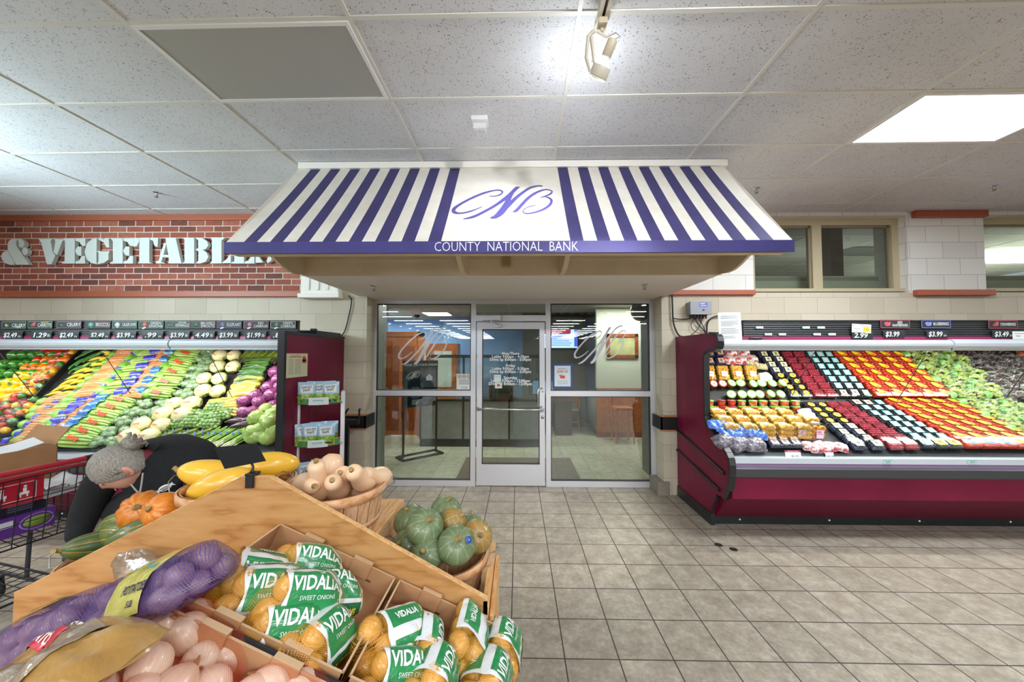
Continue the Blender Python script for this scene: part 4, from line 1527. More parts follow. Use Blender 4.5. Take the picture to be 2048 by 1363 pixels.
tag(o, 'cream printed sheet with red fruit taped on the burgundy end panel', 'printed sheet')
# control box with its cables
p = U(1397, 617, 'y', YW - 0.05)
cb_ = thing('control_box', 'grey electrical control box on the block wall above the berry case', 'control box', (p.x, YW, p.z - 0.075))
b = MB().box(-0.125, 0.125, -0.105, -0.001, 0.0, 0.155)
b.box(-0.13, 0.13, -0.112, -0.085, -0.004, 0.16)
b.build('housing', mat('box_grey', '969ba0', 0.45, 0.2), cb_, bevel=0.004)
MB().box(-0.02, 0.075, -0.1135, -0.112, 0.09, 0.142, 0).box(-0.012, 0.05, -0.1145, -0.1133, 0.122, 0.133, 1).box(-0.012, 0.066, -0.1145, -0.1133, 0.10, 0.108, 1).build('label_plate', [mat('plate_blue', '5f63c0', 0.5), M_tagw], cb_)
MB().lathe([(0, .012), (.011, .01), (.013, 0)], 12, M=TR(.03, -.112, .055) @ RX(PI / 2)).build('latch', M_steel, cb_)
b = MB()
for i in range(6):
    b.lathe([(0.012, 0), (0.014, -0.012), (0.009, -0.02), (0.009, -0.05)], 8, M=TR(-0.10 + i * 0.038, -0.05, 0))
b.build('cable_gland', M_edge, cb_)
zc = p.z - 0.075
b = MB()


def cab(pts, r=0.007):
    q = []
    P = [Vector(v) for v in pts]
    for i in range(len(P) - 1):
        p0, p1, p2, p3 = P[max(i - 1, 0)], P[i], P[i + 1], P[min(i + 2, len(P) - 1)]
        for k in range(6):
            t_ = k / 6
            q.append(0.5 * ((2 * p1) + (p2 - p0) * t_ + (2 * p0 - 5 * p1 + 4 * p2 - p3) * t_ ** 2 + (3 * p1 - p0 - 3 * p2 + p3) * t_ ** 3))
    q.append(P[-1])
    b.tube(q, r, 6)


def W(px, py, y=YW - 0.03):
    v = U(px, py, 'y', y)
    return (v.x, v.y, v.z)


cab([W(1344, 590), W(1345, 610), W(1347, 645), W(1356, 668), W(1366, 673)], 0.009)
cab([W(1347, 636), W(1360, 638), W(1376, 637), W(1386, 633)], 0.007)
cab([W(1390, 634), W(1394, 645), W(1404, 656), W(1412, 667)], 0.006)
cab([W(1397, 634), W(1404, 648), W(1410, 660), W(1413, 668)], 0.005)
cab([W(1404, 634), W(1400, 650), W(1392, 662), W(1382, 669)], 0.004)
cab([W(1390, 636), W(1382, 650), W(1389, 662), W(1405, 668)], 0.004)
cab([W(1414, 668), W(1414, 650), W(1420, 638), W(1432, 632), W(1440, 632)], 0.009)
tag(b.build('power_cables', mat('cable_black', '18181a', 0.5)), 'black cables looping from the grey control box down to the berry case', 'cables')
b = MB()
cab([W(697, 591, YW - 0.02), W(703, 600, YW - 0.02), W(698, 630, YW - 0.02), W(690, 660, YW - 0.02), W(682, 672, YW - 0.02)], 0.007)
tag(b.build('wall_cable', mat('cable_black', '18181a', 0.5)), 'black cable hanging down the block wall beside the left end panel', 'cable')
# sagging divider wires across the case openings
for k, (a, c, lab) in enumerate((((0, 707), (70, 795), 'over the bell peppers'), ((205, 703), (262, 788), 'over the bagged carrots'), ((416, 703), (464, 794), 'over the cauliflower'), ((1628, 703), (1577, 806), 'over the raspberries'), ((1855, 703), (1795, 800), 'over the strawberries'), ((2048, 744), (2012, 795), 'over the dark grapes'))):
    A, C = U(a[0], a[1], 'y', 3.60), U(c[0], c[1], 'y', 3.86)
    tag(MB().tube([A, C], 0.0035, 6).build('shelf_cable', mat('cable_black', '18181a', 0.5)), 'thin dark support cable slanting down from the canopy ' + lab, 'cable')
# ------------------------------------------------------------------ produce: builders
def nz(p, s, seed=0.0):
    return noise.noise(Vector((p[0] * s + seed, p[1] * s - seed, p[2] * s + 2 * seed)))


def veg_mat(name, c, c2, scale=18, rough=0.35, coat=0.3, bump=None, rnd=0.08):
    return mat(name, c, rough, var=(c2, scale), bump=bump, coat=coat, rnd=rnd)


M_stem = veg_mat('green_stem', '5d7a35', '47632a', 40, 0.6, 0)
PEP = {'green': veg_mat('green_pepper', '3d8a26', '2c6d1d', 8, 0.22, 0.5), 'orange': veg_mat('orange_pepper', 'f2760f', 'e25f0a', 8, 0.22, 0.5),
       'yellow': veg_mat('yellow_pepper', 'f5b50c', 'efa006', 8, 0.22, 0.5), 'red': veg_mat('red_pepper', 'c9260f', 'b01c0c', 8, 0.22, 0.5)}


def pepper_body(b, M=None, mi=0, seed=0, r=0.043, h=0.052):
    def d(th, ph, v):
        lob = 0.10 * abs(math.sin(2 * th + seed)) * math.sin(ph) ** 0.7
        dim = -0.42 * math.exp(-(ph / 0.42) ** 2) - 0.25 * math.exp(-((PI - ph) / 0.4) ** 2)
        return 0.92 + lob + dim + 0.05 * math.cos(th + seed) * math.sin(ph)
    b.ball(r, r, h, 20, 12, mi, M, d)


def pepper_stem(b, M=None, mi=0):
    T = (M if M is not None else Matrix.Identity(4))
    b.tube([T @ Vector(p) for p in ((0, 0, 0.026), (0.001, 0.002, 0.042), (0.007, 0.005, 0.060))], [0.014, 0.006, 0.007], 8, mi=mi)


def mk_pepper(col, seed=0):
    def f():
        t_ = thing('bell_pepper', 'x', 'bell pepper')
        b = MB(); pepper_body(b, seed=seed); b.build('flesh', PEP[col], t_)
        b = MB(); pepper_stem(b); b.build('stem', M_stem, t_)
        return t_
    return Maker(f)


M_film = film_mat('clear_film', (246, 250, 247), 0.045, 45, 0.22)
M_filmd = film_mat('clear_film_thick', (242, 247, 243), 0.06, 60, 0.22)


def pillow(b, w, d, h, mi=0, M=None, nu=14, nv=10, wr=0.012, seed=0.0, edge=0.1):
    """soft bag lying flat on z=0: top and bottom sheets meeting at a crimped rim"""
    def top_(u, v, sg=1):
        x, y = (u - .5), (v - .5)
        k = max(0.0, (1 - (2 * abs(x)) ** 3.0)) * max(0.0, (1 - (2 * abs(y)) ** 3.0))
        z = h * (k ** 0.55) * (0.9 if sg > 0 else 0.1)
        p = Vector((x * w * (1 - .5 * y * y), y * d * (1 - .5 * x * x), h * 0.12 + sg * z))
        p.z += wr * nz((p.x, p.y, sg), 22, seed) * (0.4 + k)
        return p
    b.grid(lambda u, v: top_(u, v, 1), nu, nv, mi, M=M)
    b.grid(lambda u, v: top_(u, v, -1), nu, nv, mi, M=M, flip=True)


def mk_pepperbag(cols, seed):
    def f():
        t_ = thing('pepper_bag', 'x', 'bagged peppers')
        for k, c in enumerate(cols):
            b = MB()
            M = TR((k - 1) * 0.075, 0.012 * (-1) ** k, 0.045) @ RY(R(80 + 40 * k)) @ RZ(k)
            pepper_body(b, M, 0, k + seed, 0.038, 0.043)
            pepper_stem(b, M, 1)
            b.build('bell_pepper', [PEP[c], M_stem], t_)
        b = MB(); pillow(b, 0.27, 0.14, 0.10, 0, seed=seed, wr=0.02)
        b.build('bag_film', M_filmd, t_)
        return t_
    return Maker(f)


M_squash = veg_mat('yellow_squash', 'e8c02a', 'd8a91c', 10, 0.3, 0.4)
M_zuc = veg_mat('zucchini_green', '2f4d22', '5b7a45', 30, 0.35, 0.4)
M_chili = veg_mat('chili_green', '2f7a1c', '245f16', 12, 0.25, 0.5)


def mk_long(name, cat, m, L, r0, r1, bend=0.02, stem=True):
    def f():
        t_ = thing(name, 'x', cat)
        b = MB()
        pts, rs = [], []
        for k in range(9):
            u = k / 8
            pts.append((L * (u - .5), bend * math.sin(PI * u), r1 * 0.95))
            rs.append(max(0.0015, (r0 + (r1 - r0) * min(1, u * 1.5)) * (math.sin(PI * min(1.0, 0.06 + u * 0.93)) ** 0.35)))
        b.tube(pts, rs, 10)
        b.build('flesh', m, t_)
        if stem:
            MB().tube([(-L / 2 - 0.018, -0.004, r1), (-L / 2 + 0.004, 0, r1 * .95)], [0.005, 0.008], 6).build('stem', M_stem, t_)
        return t_
    return Maker(f)


def mk_single_long(name, cat, m, L, r, bend):
    def f():
        b = MB()
        pts = [(L * (k / 6 - .5), bend * math.sin(PI * k / 6), r) for k in range(7)]
        b.tube(pts, [r * .45, r * .95, r, r * .95, r * .8, r * .55, r * .12], 8)
        o = b.build(name, m)
        return tag(o, 'x', cat)
    return Maker(f)


M_stalk = mat('celery_stalk', 'b6cf66', 0.35, var=('8fb545', 9), coat=0.6, bump=(90, 0.5, 0.003), rnd=0.06)
M_blue = mat('blue_sleeve', '2e6db4', 0.3, var=('6aa3d8', 55, 0.5, 0.75), coat=0.6, bump=(60, 0.6, 0.004), rnd=0.08)
M_purpb = mat('violet_sleeve', '3a35bd', 0.3, var=('6b6ae0', 55, 0.5, 0.75), coat=0.6, bump=(60, 0.6, 0.004), rnd=0.08)
M_carrot = mat('carrot_orange', 'e89a5c', 0.35, var=('dc7d3c', 14), coat=0.6, bump=(70, 0.4, 0.003), rnd=0.06)
M_ctop = mat('carrot_top', '8cc14a', 0.4, var=('6ba636', 14), coat=0.4, bump=(70, 0.5, 0.004), rnd=0.08)
M_redtx = mat('red_print', 'd8401f', 0.4)
M_wtx = mat('white_print', 'e9efe6', 0.4)


def stalks(b, L, w, h, n, mi, r=0.011, taper=0.6):
    rnd = random.Random(int(L * 1000) + n)
    for k in range(n):
        u = (k + .5) / n - .5
        z = h * (0.35 + 0.6 * math.sqrt(max(0, 1 - (2 * u) ** 2))) * (1 if k % 2 else 0.75)
        y0 = u * w
        pts = [(-L / 2, y0 * taper, z * 0.8), (-L * .1, y0, z), (L * .3 + rnd.uniform(-.01, .01), y0 * 1.05, z * 0.95), (L / 2 - rnd.uniform(0, .02), y0 * 0.9, z * 0.7)]
        b.tube(pts, [r * .9, r * 1.1, r * 1.15, r * .85], 6, mi=mi)


def half_sleeve(b, x0, x1, w, h, mi, seed=0, r=0.0):
    def f(u, v):
        a = PI * v
        x = x0 + (x1 - x0) * u
        k = 1 + 0.12 * nz((x * 3, v * 2, 0), 5, seed)
        return (x, -math.cos(a) * w / 2 * k, max(0.0, math.sin(a)) * h * k)
    b.grid(f, 8, 10, mi)


def mk_celery(kind):
    def f():
        t_ = thing('celery_bunch', 'x', 'celery')
        L, w, h = 0.36, 0.115, 0.075
        b = MB(); stalks(b, L, w, h, 9, 0)
        b.ball(0.035, w * .42, h * .5, 10, 6, 0, TR(-L / 2 + 0.01, 0, h * .45))
        b.build('stalks', M_stalk, t_)
        b = MB()
        sl = M_blue if kind == 'blue' else M_purpb
        if kind == 'blue':
            half_sleeve(b, -L * .52, -L * .24, w * 1.12, h * 1.22, 0, 1)
            b.ball(0.03, w * .5, h * .62, 10, 6, 0, TR(-L * .51, 0, h * .5))
            b.text('Foxy', 0.055, TR(0.045, -0.012, h * 1.19) @ RX(R(14)) @ RZ(-0.12), 1, offset=0.003)
        else:
            half_sleeve(b, L * .14, L * .50, w * 1.14, h * 1.25, 0, 2)
            b.ball(0.04, w * .45, h * .6, 10, 6, 0, TR(L * .52, 0, h * .45))
            b.build('printed_sleeve', sl, t_)
            b = MB(); half_sleeve(b, -L * .46, -L * .30, w * 1.08, h * 1.15, 0, 3)
        b.build('printed_sleeve', [sl, M_redtx], t_)
        b = MB(); half_sleeve(b, -L * .5, L * .5, w * 1.09, h * 1.18, 0, 5)
        b.build('bag_film', M_film, t_)
        return t_
    return Maker(f)


def mk_carrots():
    def f():
        t_ = thing('carrot_bag', 'x', 'carrots')
        L, w, h = 0.21, 0.125, 0.05
        b = MB()
        for k in range(8):
            u = (k + .5) / 8 - .5
            b.tube([(L * .5, u * w * 1.0, h * .6), (0, u * w * .95, h * (.8 + .15 * (k % 2))), (-L * .42, u * w * .7, h * .6), (-L * .56, u * w * .5, h * .4)], [.013, .011, .007, .002], 7)
        b.build('carrot_roots', M_carrot, t_)
        b = MB()
        b.ball(0.055, w * .48, h * .6, 12, 8, 0, TR(L * .60, 0, h * .55), lambda th, ph, v: 1 + 0.25 * nz(v, 4, 3))
        b.ball(0.04, w * .36, h * .45, 12, 8, 0, TR(-L * .62, 0, h * .45), lambda th, ph, v: 1 + 0.25 * nz(v, 4, 9))
        b.build('leafy_top', M_ctop, t_)
        b = MB(); pillow(b, L * 1.4, w * 1.2, h * 1.5, 0, seed=4, wr=0.015)
        b.build('bag_film', M_film, t_)
        return t_
    return Maker(f)


M_broc = mat('broccoli_green', '6f8f58', 0.5, var=('a3b98a', 40, 0.4, 0.7), coat=0.7, bump=(110, 0.9, 0.006), rnd=0.08)
M_caul = mat('cauliflower_white', 'efe7bb', 0.45, var=('dfd492', 30), coat=0.5, bump=(75, 0.8, 0.006), rnd=0.05)
M_caleaf = mat('cauliflower_leaf', 'b4c668', 0.4, var=('95ad4c', 12), coat=0.4)


def lumpy(amp, fr, seed):
    return lambda th, ph, v: 1 + amp * abs(nz(v, fr, seed)) * 2 - amp * .5


def mk_broccoli():
    def f():
        t_ = thing('broccoli_crown', 'x', 'broccoli')
        b = MB()
        for (x, y, z, r) in ((-.055, 0, .045, .05), (.02, .035, .05, .05), (.03, -.035, .045, .048), (.08, 0, .04, .042)):
            b.ball(r, r, r * .85, 14, 9, 0, TR(x, y, z), lumpy(.22, 4, x * 50))
        b.build('crown', M_broc, t_)
        MB().tube([(-.14, 0, .03), (-.06, 0, .04)], [.016, .02], 8).build('stem', M_stalk, t_)
        b = MB(); pillow(b, 0.30, 0.17, 0.115, 0, seed=7, wr=0.025)
        b.build('bag_film', M_filmd, t_)
        return t_
    return Maker(f)


def mk_cauliflower():
    def f():
        t_ = thing('cauliflower_head', 'x', 'cauliflower')
        b = MB(); b.ball(.088, .088, .072, 20, 12, 0, TR(0, 0, .07), lumpy(.09, 4.5, 2)); b.build('curd', M_caul, t_)
        b = MB()
        for k in range(6):
            a = 2 * PI * k / 6
            b.grid(lambda u, v, a=a: (Matrix.Rotation(a, 3, 'Z') @ Vector((.055 + .038 * math.sin(v * 1.5), (u - .5) * .09 * (1 - .4 * v), .012 + .075 * v))), 4, 5, 0)
        b.build('leaves', M_caleaf, t_)
        b = MB()
        def patch(u, v):
            a, c = (u - .5) * .75, (v - .5) * .5 + .45
            d = Vector((math.sin(a), -math.sin(c) * math.cos(a), math.cos(c) * math.cos(a)))
            return Vector((0, 0, .07)) + Vector((d.x * .097, d.y * .097, d.z * .081))
        m0 = text_mesh('Foxy', .5, offset=.012)
        b.add([patch(.5 + q.co.x * .9, .45 - q.co.y * 1.3) for q in m0.vertices], [tuple(p.vertices) for p in m0.polygons], 0)
        b.build('label', M_redtx, t_)
        return t_
    return Maker(f)


def cabbage_mat(name, c, c2, vein):
    m, t = new_mat(name)
    vec = t.coord()
    vo = t.n('ShaderNodeTexNoise', Scale=22.0, Detail=2.0)
    t.l(vec, vo.inputs['Vector'])
    r = t.math('ABSOLUTE', t.math('SUBTRACT', vo.outputs['Fac'], 0.5))
    v = t.math('LESS_THAN', r, 0.014)
    base = t.ramp(t.noise(vec, 7, 3), [(0.35, lin(c)), (0.65, lin(c2))])
    t.l(t.mix(t.math('MULTIPLY', v, 0.6), base, vein), t.b.inputs['Base Color'])
    t.b.inputs['Roughness'].default_value = 0.35
    t.b.inputs['Coat Weight'].default_value = 0.3
    t.bump(t.noise(vec, 12, 3), 0.4, 0.006)
    return m


M_rcab = cabbage_mat('red_cabbage', '74245a', '8f3a75', 'c99cc0')
M_gcab = cabbage_mat('green_cabbage', 'a9c168', '86a845', 'd9e3ae')


def mk_cabbage(m, name, cat, r, leaves=True):
    def f():
        t_ = thing(name, 'x', cat)
        b = MB(); b.ball(r, r, r * .93, 20, 12, 0, TR(0, 0, r * .9), lumpy(.05, 2, 1)); b.build('head', m, t_)
        if leaves:
            b = MB()
            for k in range(4):
                a = 2 * PI * k / 4 + .4
                def leaf(u, v, a=a, k=k):
                    q = (u - .5) * 1.7
                    e = -0.9 + v * 1.7
                    rr = r * (1.04 + .05 * v + .05 * math.sin(5 * q + k) * v)
                    return Matrix.Rotation(a, 3, 'Z') @ Vector((rr * math.cos(e) * math.cos(q), rr * math.cos(e) * math.sin(q), r * .9 + rr * .93 * math.sin(e)))
                b.grid(leaf, 8, 7, 0)
            b.build('outer_leaves', m, t_)
        return t_
    return Maker(f)


M_asp = mat('asparagus_green', '8f9f35', 0.4, var=('6b7d26', 30), coat=0.4, rnd=0.08)
M_asptip = mat('asparagus_tip', '5c5534', 0.5, var=('494a30', 40))
M_band = mat('rubber_band', '3d6fa8', 0.5)
M_onion_g = mat('green_onion', '9cc14f', 0.3, var=('7fab38', 12), coat=0.6, rnd=0.08)
M_onion_w = mat('onion_white', 'e3e6bf', 0.35, coat=0.5)


def mk_bunch(name, cat, m, mtip, L, n, r, w, tipfrac):
    def f():
        t_ = thing(name, 'x', cat)
        rnd = random.Random(n)
        b, b2 = MB(), MB()
        for k in range(n):
            a = rnd.uniform(0, PI)
            q = math.sqrt(rnd.random())
            x, z = math.cos(a) * q * w / 2, 0.012 + math.sin(a) * q * w * .38
            fx = rnd.uniform(-.02, .02)
            e = rnd.uniform(-.012, .012)
            y0, y1 = -L / 2 + e, L / 2 + e
            ym = y1 - L * tipfrac
            b.tube([(x * .95, y0, z), (x, 0, z), (x + fx * .6, ym, z + .002)], [r, r, r * .95], 5)
            b2.tube([(x + fx * .6, ym, z + .002), (x + fx * .9, y1 - .012, z + .003), (x + fx, y1, z + .003)], [r * 1.05, r * 1.1, r * .2], 5)
        b.build('stalks', m, t_)
        b2.build('tips', mtip, t_)
        MB().grid(lambda u, v: (math.cos(2 * PI * v) * w * .56, -L * .2 + .012 * u, .012 + w * .2 + math.sin(2 * PI * v) * w * .36), 1, 16, 0, cv=True).build('rubber_band', M_band, t_)
        return t_
    return Maker(f)


M_tray = mat('black_tray', '1a1b1c', 0.4)
M_spr = mat('sprout_green', '6f9a3e', 0.4, var=('9dbd62', 30), coat=0.4, rnd=0.06)
M_corn = mat('corn_yellow', 'ecc65a', 0.4, var=('e0b23f', 90, 0.45, 0.55), coat=0.4, bump=(160, 0.7, 0.003))
M_husk = mat('husk_green', '9db35f', 0.45, var=('849c48', 20), coat=0.3)
M_bean = mat('bean_green', '5f9038', 0.35, var=('4d7a2a', 20), coat=0.4)
M_pats = mat('patty_squash', 'd9b848', 0.35, var=('c99f38', 14), coat=0.4)


def tray_base(b, w, d, h=0.022, mi=0):
    b.box(-w / 2, w / 2, -d / 2, d / 2, 0, 0.004, mi)
    for q in ((-w / 2, w / 2, -d / 2, -d / 2 + .005), (-w / 2, w / 2, d / 2 - .005, d / 2), (-w / 2, -w / 2 + .005, -d / 2, d / 2), (w / 2 - .005, w / 2, -d / 2, d / 2)):
        b.box(q[0], q[1], q[2], q[3], 0, h, mi)


def mk_tray(name, cat, part, m, kind, w=.21, d=.14):
    def f():
        t_ = thing(name, 'x', cat)
        b = MB(); tray_base(b, w, d); b.build('foam_tray', M_tray, t_)
        b = MB()
        if kind == 'sprout':
            for i in range(6):
                for j in range(4):
                    b.ball(.0165, .0165, .0165, 8, 6, 0, TR((i - 2.5) * w * .155, (j - 1.5) * d * .225, .022 + .006 * ((i + j) % 2)))
            for i in range(4):
                for j in range(3):
                    b.ball(.016, .016, .016, 8, 6, 0, TR((i - 1.5) * w * .17, (j - 1) * d * .25, .046))
        elif kind == 'corn':
            for j in range(4):
                b.tube([(-w * .42, (j - 1.5) * d * .23, .026), (w * .1, (j - 1.5) * d * .23, .028), (w * .44, (j - 1.5) * d * .23, .024)], [.017, .019, .009], 9)
        elif kind == 'bean':
            rnd = random.Random(3)
            for j in range(26):
                y = rnd.uniform(-.42, .42) * d
                b.tube([(-w * .42, y, .018 + rnd.uniform(0, .03)), (0, y + rnd.uniform(-.01, .01), .024 + rnd.uniform(0, .03)), (w * .42, y, .018 + rnd.uniform(0, .025))], [.003, .0052, .003], 5)
        elif kind == 'squash':
            for j in range(5):
                b.ball(.024, .024, .02, 10, 7, 0, TR((j - 2) * w * .19, d * .2 * (-1) ** j, .026))
            for j in range(3):
                b.tube([(-w * .4, (j - 1) * d * .25 - .02, .032), (0, (j - 1) * d * .25, .04), (w * .4, (j - 1) * d * .25, .03)], [.006, .015, .013], 8)
        b.build(part, m, t_)
        b = MB(); pillow(b, w * 1.03, d * 1.05, .075, 0, seed=w * 9, wr=.008); b.build('film_wrap', M_film, t_)
        return t_
    return Maker(f)


# --- fruit packs for the right-hand case
M_clam = glass_mat('clamshell_clear', (244, 247, 246), 1.0, 0.08)
BERRY = {'straw': mat('strawberry_red', 'c92a18', 0.3, var=('e0502c', 45), coat=0.4, bump=(200, .5, .002)), 'rasp': mat('raspberry_red', '9c1f33', 0.4, var=('b63347', 60), coat=.3, bump=(240, .8, .003)),
         'black': mat('blackberry_dark', '26222b', 0.35, var=('3a3340', 60), coat=.4, bump=(240, .8, .003)), 'blue': mat('blueberry_dark', '2c3350', 0.5, var=('48506e', 40))}
LAB = {'yellow': mat('label_yellow', 'f6d522', 0.4), 'teal': mat('label_teal', '7cc9cf', 0.4), 'white': mat('label_white', 'e9e2d0', 0.45), 'cream': mat('label_cream', 'e6dfae', 0.45), 'blue': mat('label_blue', '7fa9dc', 0.4), 'pink': mat('label_pink', 'eeb9a6', 0.45), 'gold': mat('label_gold', 'edc234', 0.4), 'grey': mat('label_print', '6d7376', 0.5), 'red': mat('label_red', 'd6402c', 0.45)}


def mk_clam(kind, lab, w=.165, d=.098, h=.062, nx=4, ny=3, shape='rect', name='berry_clamshell', base=None):
    def f():
        t_ = thing(name, 'x', 'berries')
        b = MB()
        r = w / nx * .56
        rnd = random.Random(nx * 7 + ny)
        for i in range(nx):
            for j in range(ny):
                b.ball(r * rnd.uniform(.85, 1.1), r * rnd.uniform(.8, 1.0), min(r, h * .45), 8, 6, 0, TR((i + .5 - nx / 2) * w / nx * .94, (j + .5 - ny / 2) * d / ny * .92, h * .55 + rnd.uniform(-.003, .004)))
        b.box(-w * .46, w * .46, -d * .45, d * .45, .006, h * .5, 0)
        b.build('berries', BERRY[kind], t_)
        b = MB()
        b.prism([(-w / 2, -d / 2), (w / 2, -d / 2), (w / 2, d / 2), (-w / 2, d / 2)], .0, .004, 'z')
        ww, dd = w * .47, d * .46
        b.add([(-w / 2, -d / 2, .0), (w / 2, -d / 2, .0), (w / 2, d / 2, .0), (-w / 2, d / 2, .0), (-ww, -dd, h), (ww, -dd, h), (ww, dd, h), (-ww, dd, h)],
              [(0, 1, 5, 4), (1, 2, 6, 5), (2, 3, 7, 6), (3, 0, 4, 7), (4, 5, 6, 7)], 0)
        b.tube([(-w / 2, -d / 2, h * .62), (w / 2, -d / 2, h * .62), (w / 2, d / 2, h * .62), (-w / 2, d / 2, h * .62)], .0028, 5, True)
        b.build('clamshell', M_clam if base is None else base, t_)
        b = MB()
        z = h + .0015
        if shape == 'rect':
            b.box(-w * .3, w * .3, -d * .32, d * .32, h, z, 0)
            b.disc(d * .16, 10, 1, TR(0, d * .04, z + .0006))
            b.box(-w * .2, w * .2, -d * .26, -d * .2, z, z + .0006, 1)
        elif shape == 'leaf':        # pointed patch, as on the strawberry lids
            P = [(-w * .34, d * .30), (-w * .20, d * .36), (w * .02, d * .22), (w * .22, -d * .02), (w * .27, -d * .24), (w * .1, -d * .3), (-w * .12, -d * .22), (-w * .28, d * .06)]
            b.prism(P, h, z, 'z', 0)
            b.prism([(-w * .06, -d * .06), (w * .16, -d * .1), (w * .2, -d * .24), (-w * .02, -d * .2)], z, z + .0006, 'z', 1)
        elif shape == 'round':
            b.lathe([(d * .3, h), (d * .3, z), (0, z)], 14, 0, sx=1.15)
            b.lathe([(d * .14, z + .0004), (0, z + .0004)], 10, 1)
        b.build('label', [LAB[lab], LAB['red'] if lab in ('teal', 'yellow') and shape != 'rect' else LAB['grey'] if lab != 'teal' else LAB['pink']], t_)
        return t_
    return Maker(f)


M_clamdk = glass_mat('clamshell_smoke', (170, 176, 178), 1.4, 0.1)
M_ggrape = mat('green_grape', 'b7c455', 0.25, var=('c9d277', 20), coat=0.5, rnd=0.06)
M_dgrape = mat('dark_grape', '4a3038', 0.3, var=('6e4c54', 20), coat=0.5, rnd=0.1)
M_gbag = film_mat('grape_bag_green', (225, 240, 215), 0.2, 50, 0.15)
M_gprint = mat('bag_print_green', '8fcf6a', 0.45)


def mk_grapes(m, name, seed, printc=None):
    def f():
        t_ = thing(name, 'x', 'grapes')
        rnd = random.Random(seed)
        b = MB()
        for k in range(85):
            a, q = rnd.uniform(0, 2 * PI), math.sqrt(rnd.random())
            x, y = math.cos(a) * q * .125, math.sin(a) * q * .075
            z = .012 + (1 - q * q) * .058 * rnd.uniform(.55, 1.0)
            b.ball(.0125, .0125, .014, 7, 5, 0, TR(x, y, z))
        b.build('grapes', m, t_)
        b = MB(); pillow(b, .30, .19, .095, 0, seed=seed, wr=.03); b.build('bag_film', M_filmd, t_)
        if printc:
            b = MB()
            b.grid(lambda u, v: (-.13 + .06 * u, -.05 + .08 * v, .055 + .03 * math.sin(PI * v) * (.4 + u * .6) + .012 * nz((u, v, seed), 5)), 6, 6)
            b.build('bag_print', printc, t_)
        return t_
    return Maker(f)


M_mango = mat('mango_chunk', 'f2ae3c', 0.35, var=('f7c860', 25), coat=0.5, bump=(60, .6, .004))


def mk_fruit_tub(w=.14, d=.17, h=.06, m=None, name='fruit_tub', label=True):
    def f():
        t_ = thing(name, 'x', 'cut fruit')
        b = MB()
        rnd = random.Random(5)
        for i in range(4):
            for j in range(5):
                M = TR((i - 1.5) * w * .22, (j - 2) * d * .18, h * .55 + rnd.uniform(-.004, .006)) @ Euler((rnd.random(), rnd.random(), rnd.random())).to_matrix().to_4x4()
                s_ = w * .115
                b.box(-s_, s_, -s_, s_, -s_ * .8, s_ * .8, 0, M)
        b.box(-w * .43, w * .43, -d * .45, d * .45, .006, h * .5)
        b.build('fruit_pieces', m or M_mango, t_)
        b = MB()
        b.add([(-w / 2 * .9, -d / 2 * .9, .0), (w / 2 * .9, -d / 2 * .9, .0), (w / 2 * .9, d / 2 * .9, .0), (-w / 2 * .9, d / 2 * .9, .0), (-w / 2, -d / 2, h), (w / 2, -d / 2, h), (w / 2, d / 2, h), (-w / 2, d / 2, h)],
              [(0, 1, 5, 4), (1, 2, 6, 5), (2, 3, 7, 6), (3, 0, 4, 7), (4, 5, 6, 7)], 0)
        b.tube([(-w / 2, -d / 2, h), (w / 2, -d / 2, h), (w / 2, d / 2, h), (-w / 2, d / 2, h)], .003, 5, True)
        b.build('tub', M_clam, t_)
        if label:
            MB().box(-w * .25, w * .25, -d * .28, d * .05, h + .0005, h + .002, 0).box(-w * .2, w * .2, -d * .12, -d * .09, h + .002, h + .0026, 1).build('label', [LAB['white'], LAB['grey']], t_)
        return t_
    return Maker(f)


M_lidg = mat('lid_green', '7ec850', 0.35, coat=.4)
M_lidw = mat('lid_white', 'e9e8d8', 0.4)
M_lidr = mat('lid_red', '9e2d20', 0.4)
M_cupo = mat('cup_orange', 'd8562e', 0.4, var=('e8c9a8', 30, .5, .62))
M_cupr = mat('cup_red', 'b83222', 0.4, var=('d8553a', 30))


def mk_cup(red=False):
    def f():
        t_ = thing('dip_cup', 'x', 'dip cup')
        MB().lathe([(0, 0), (.036, 0), (.043, .045), (.043, .05)], 20).build('cup', M_cupr if red else M_cupo, t_)
        b = MB()
        b.lathe([(.044, .047), (.046, .049), (.046, .058), (.042, .0605), (.034, .0605)], 20, 0)
        b.lathe([(.034, .0605), (0, .0605)], 20, 1)
        for k in range(5):
            a = 2 * PI * k / 5
            b.disc(.008, 8, 2, TR(.022 * math.cos(a), .022 * math.sin(a), .061))
        b.ball(.006, .012, .0008, 8, 4, 3, TR(0, 0, .0612) @ RZ(.7))
        b.build('lid', [M_lidr if red else M_lidg, M_lidw, LAB['pink'], CH['d']], t_)
        return t_
    return Maker(f)


# ------------------------------------------------------------------ placing
def strip_x(tier, top, bot):
    """column edges given as pixels on the deck at its top and bottom"""
    (a0, a1, ya), (c0, c1, yc) = top, bot
    A = [deck_pt(tier, a0, ya), deck_pt(tier, a1, ya)]
    C = [deck_pt(tier, c0, yc), deck_pt(tier, c1, yc)]
    d = (UF, UB) if tier else (LF, LB)
    ta = (A[0].y - d[0][0]) / (d[1][0] - d[0][0])
    tc = (C[0].y - d[0][0]) / (d[1][0] - d[0][0])
    return A, C, ta, tc


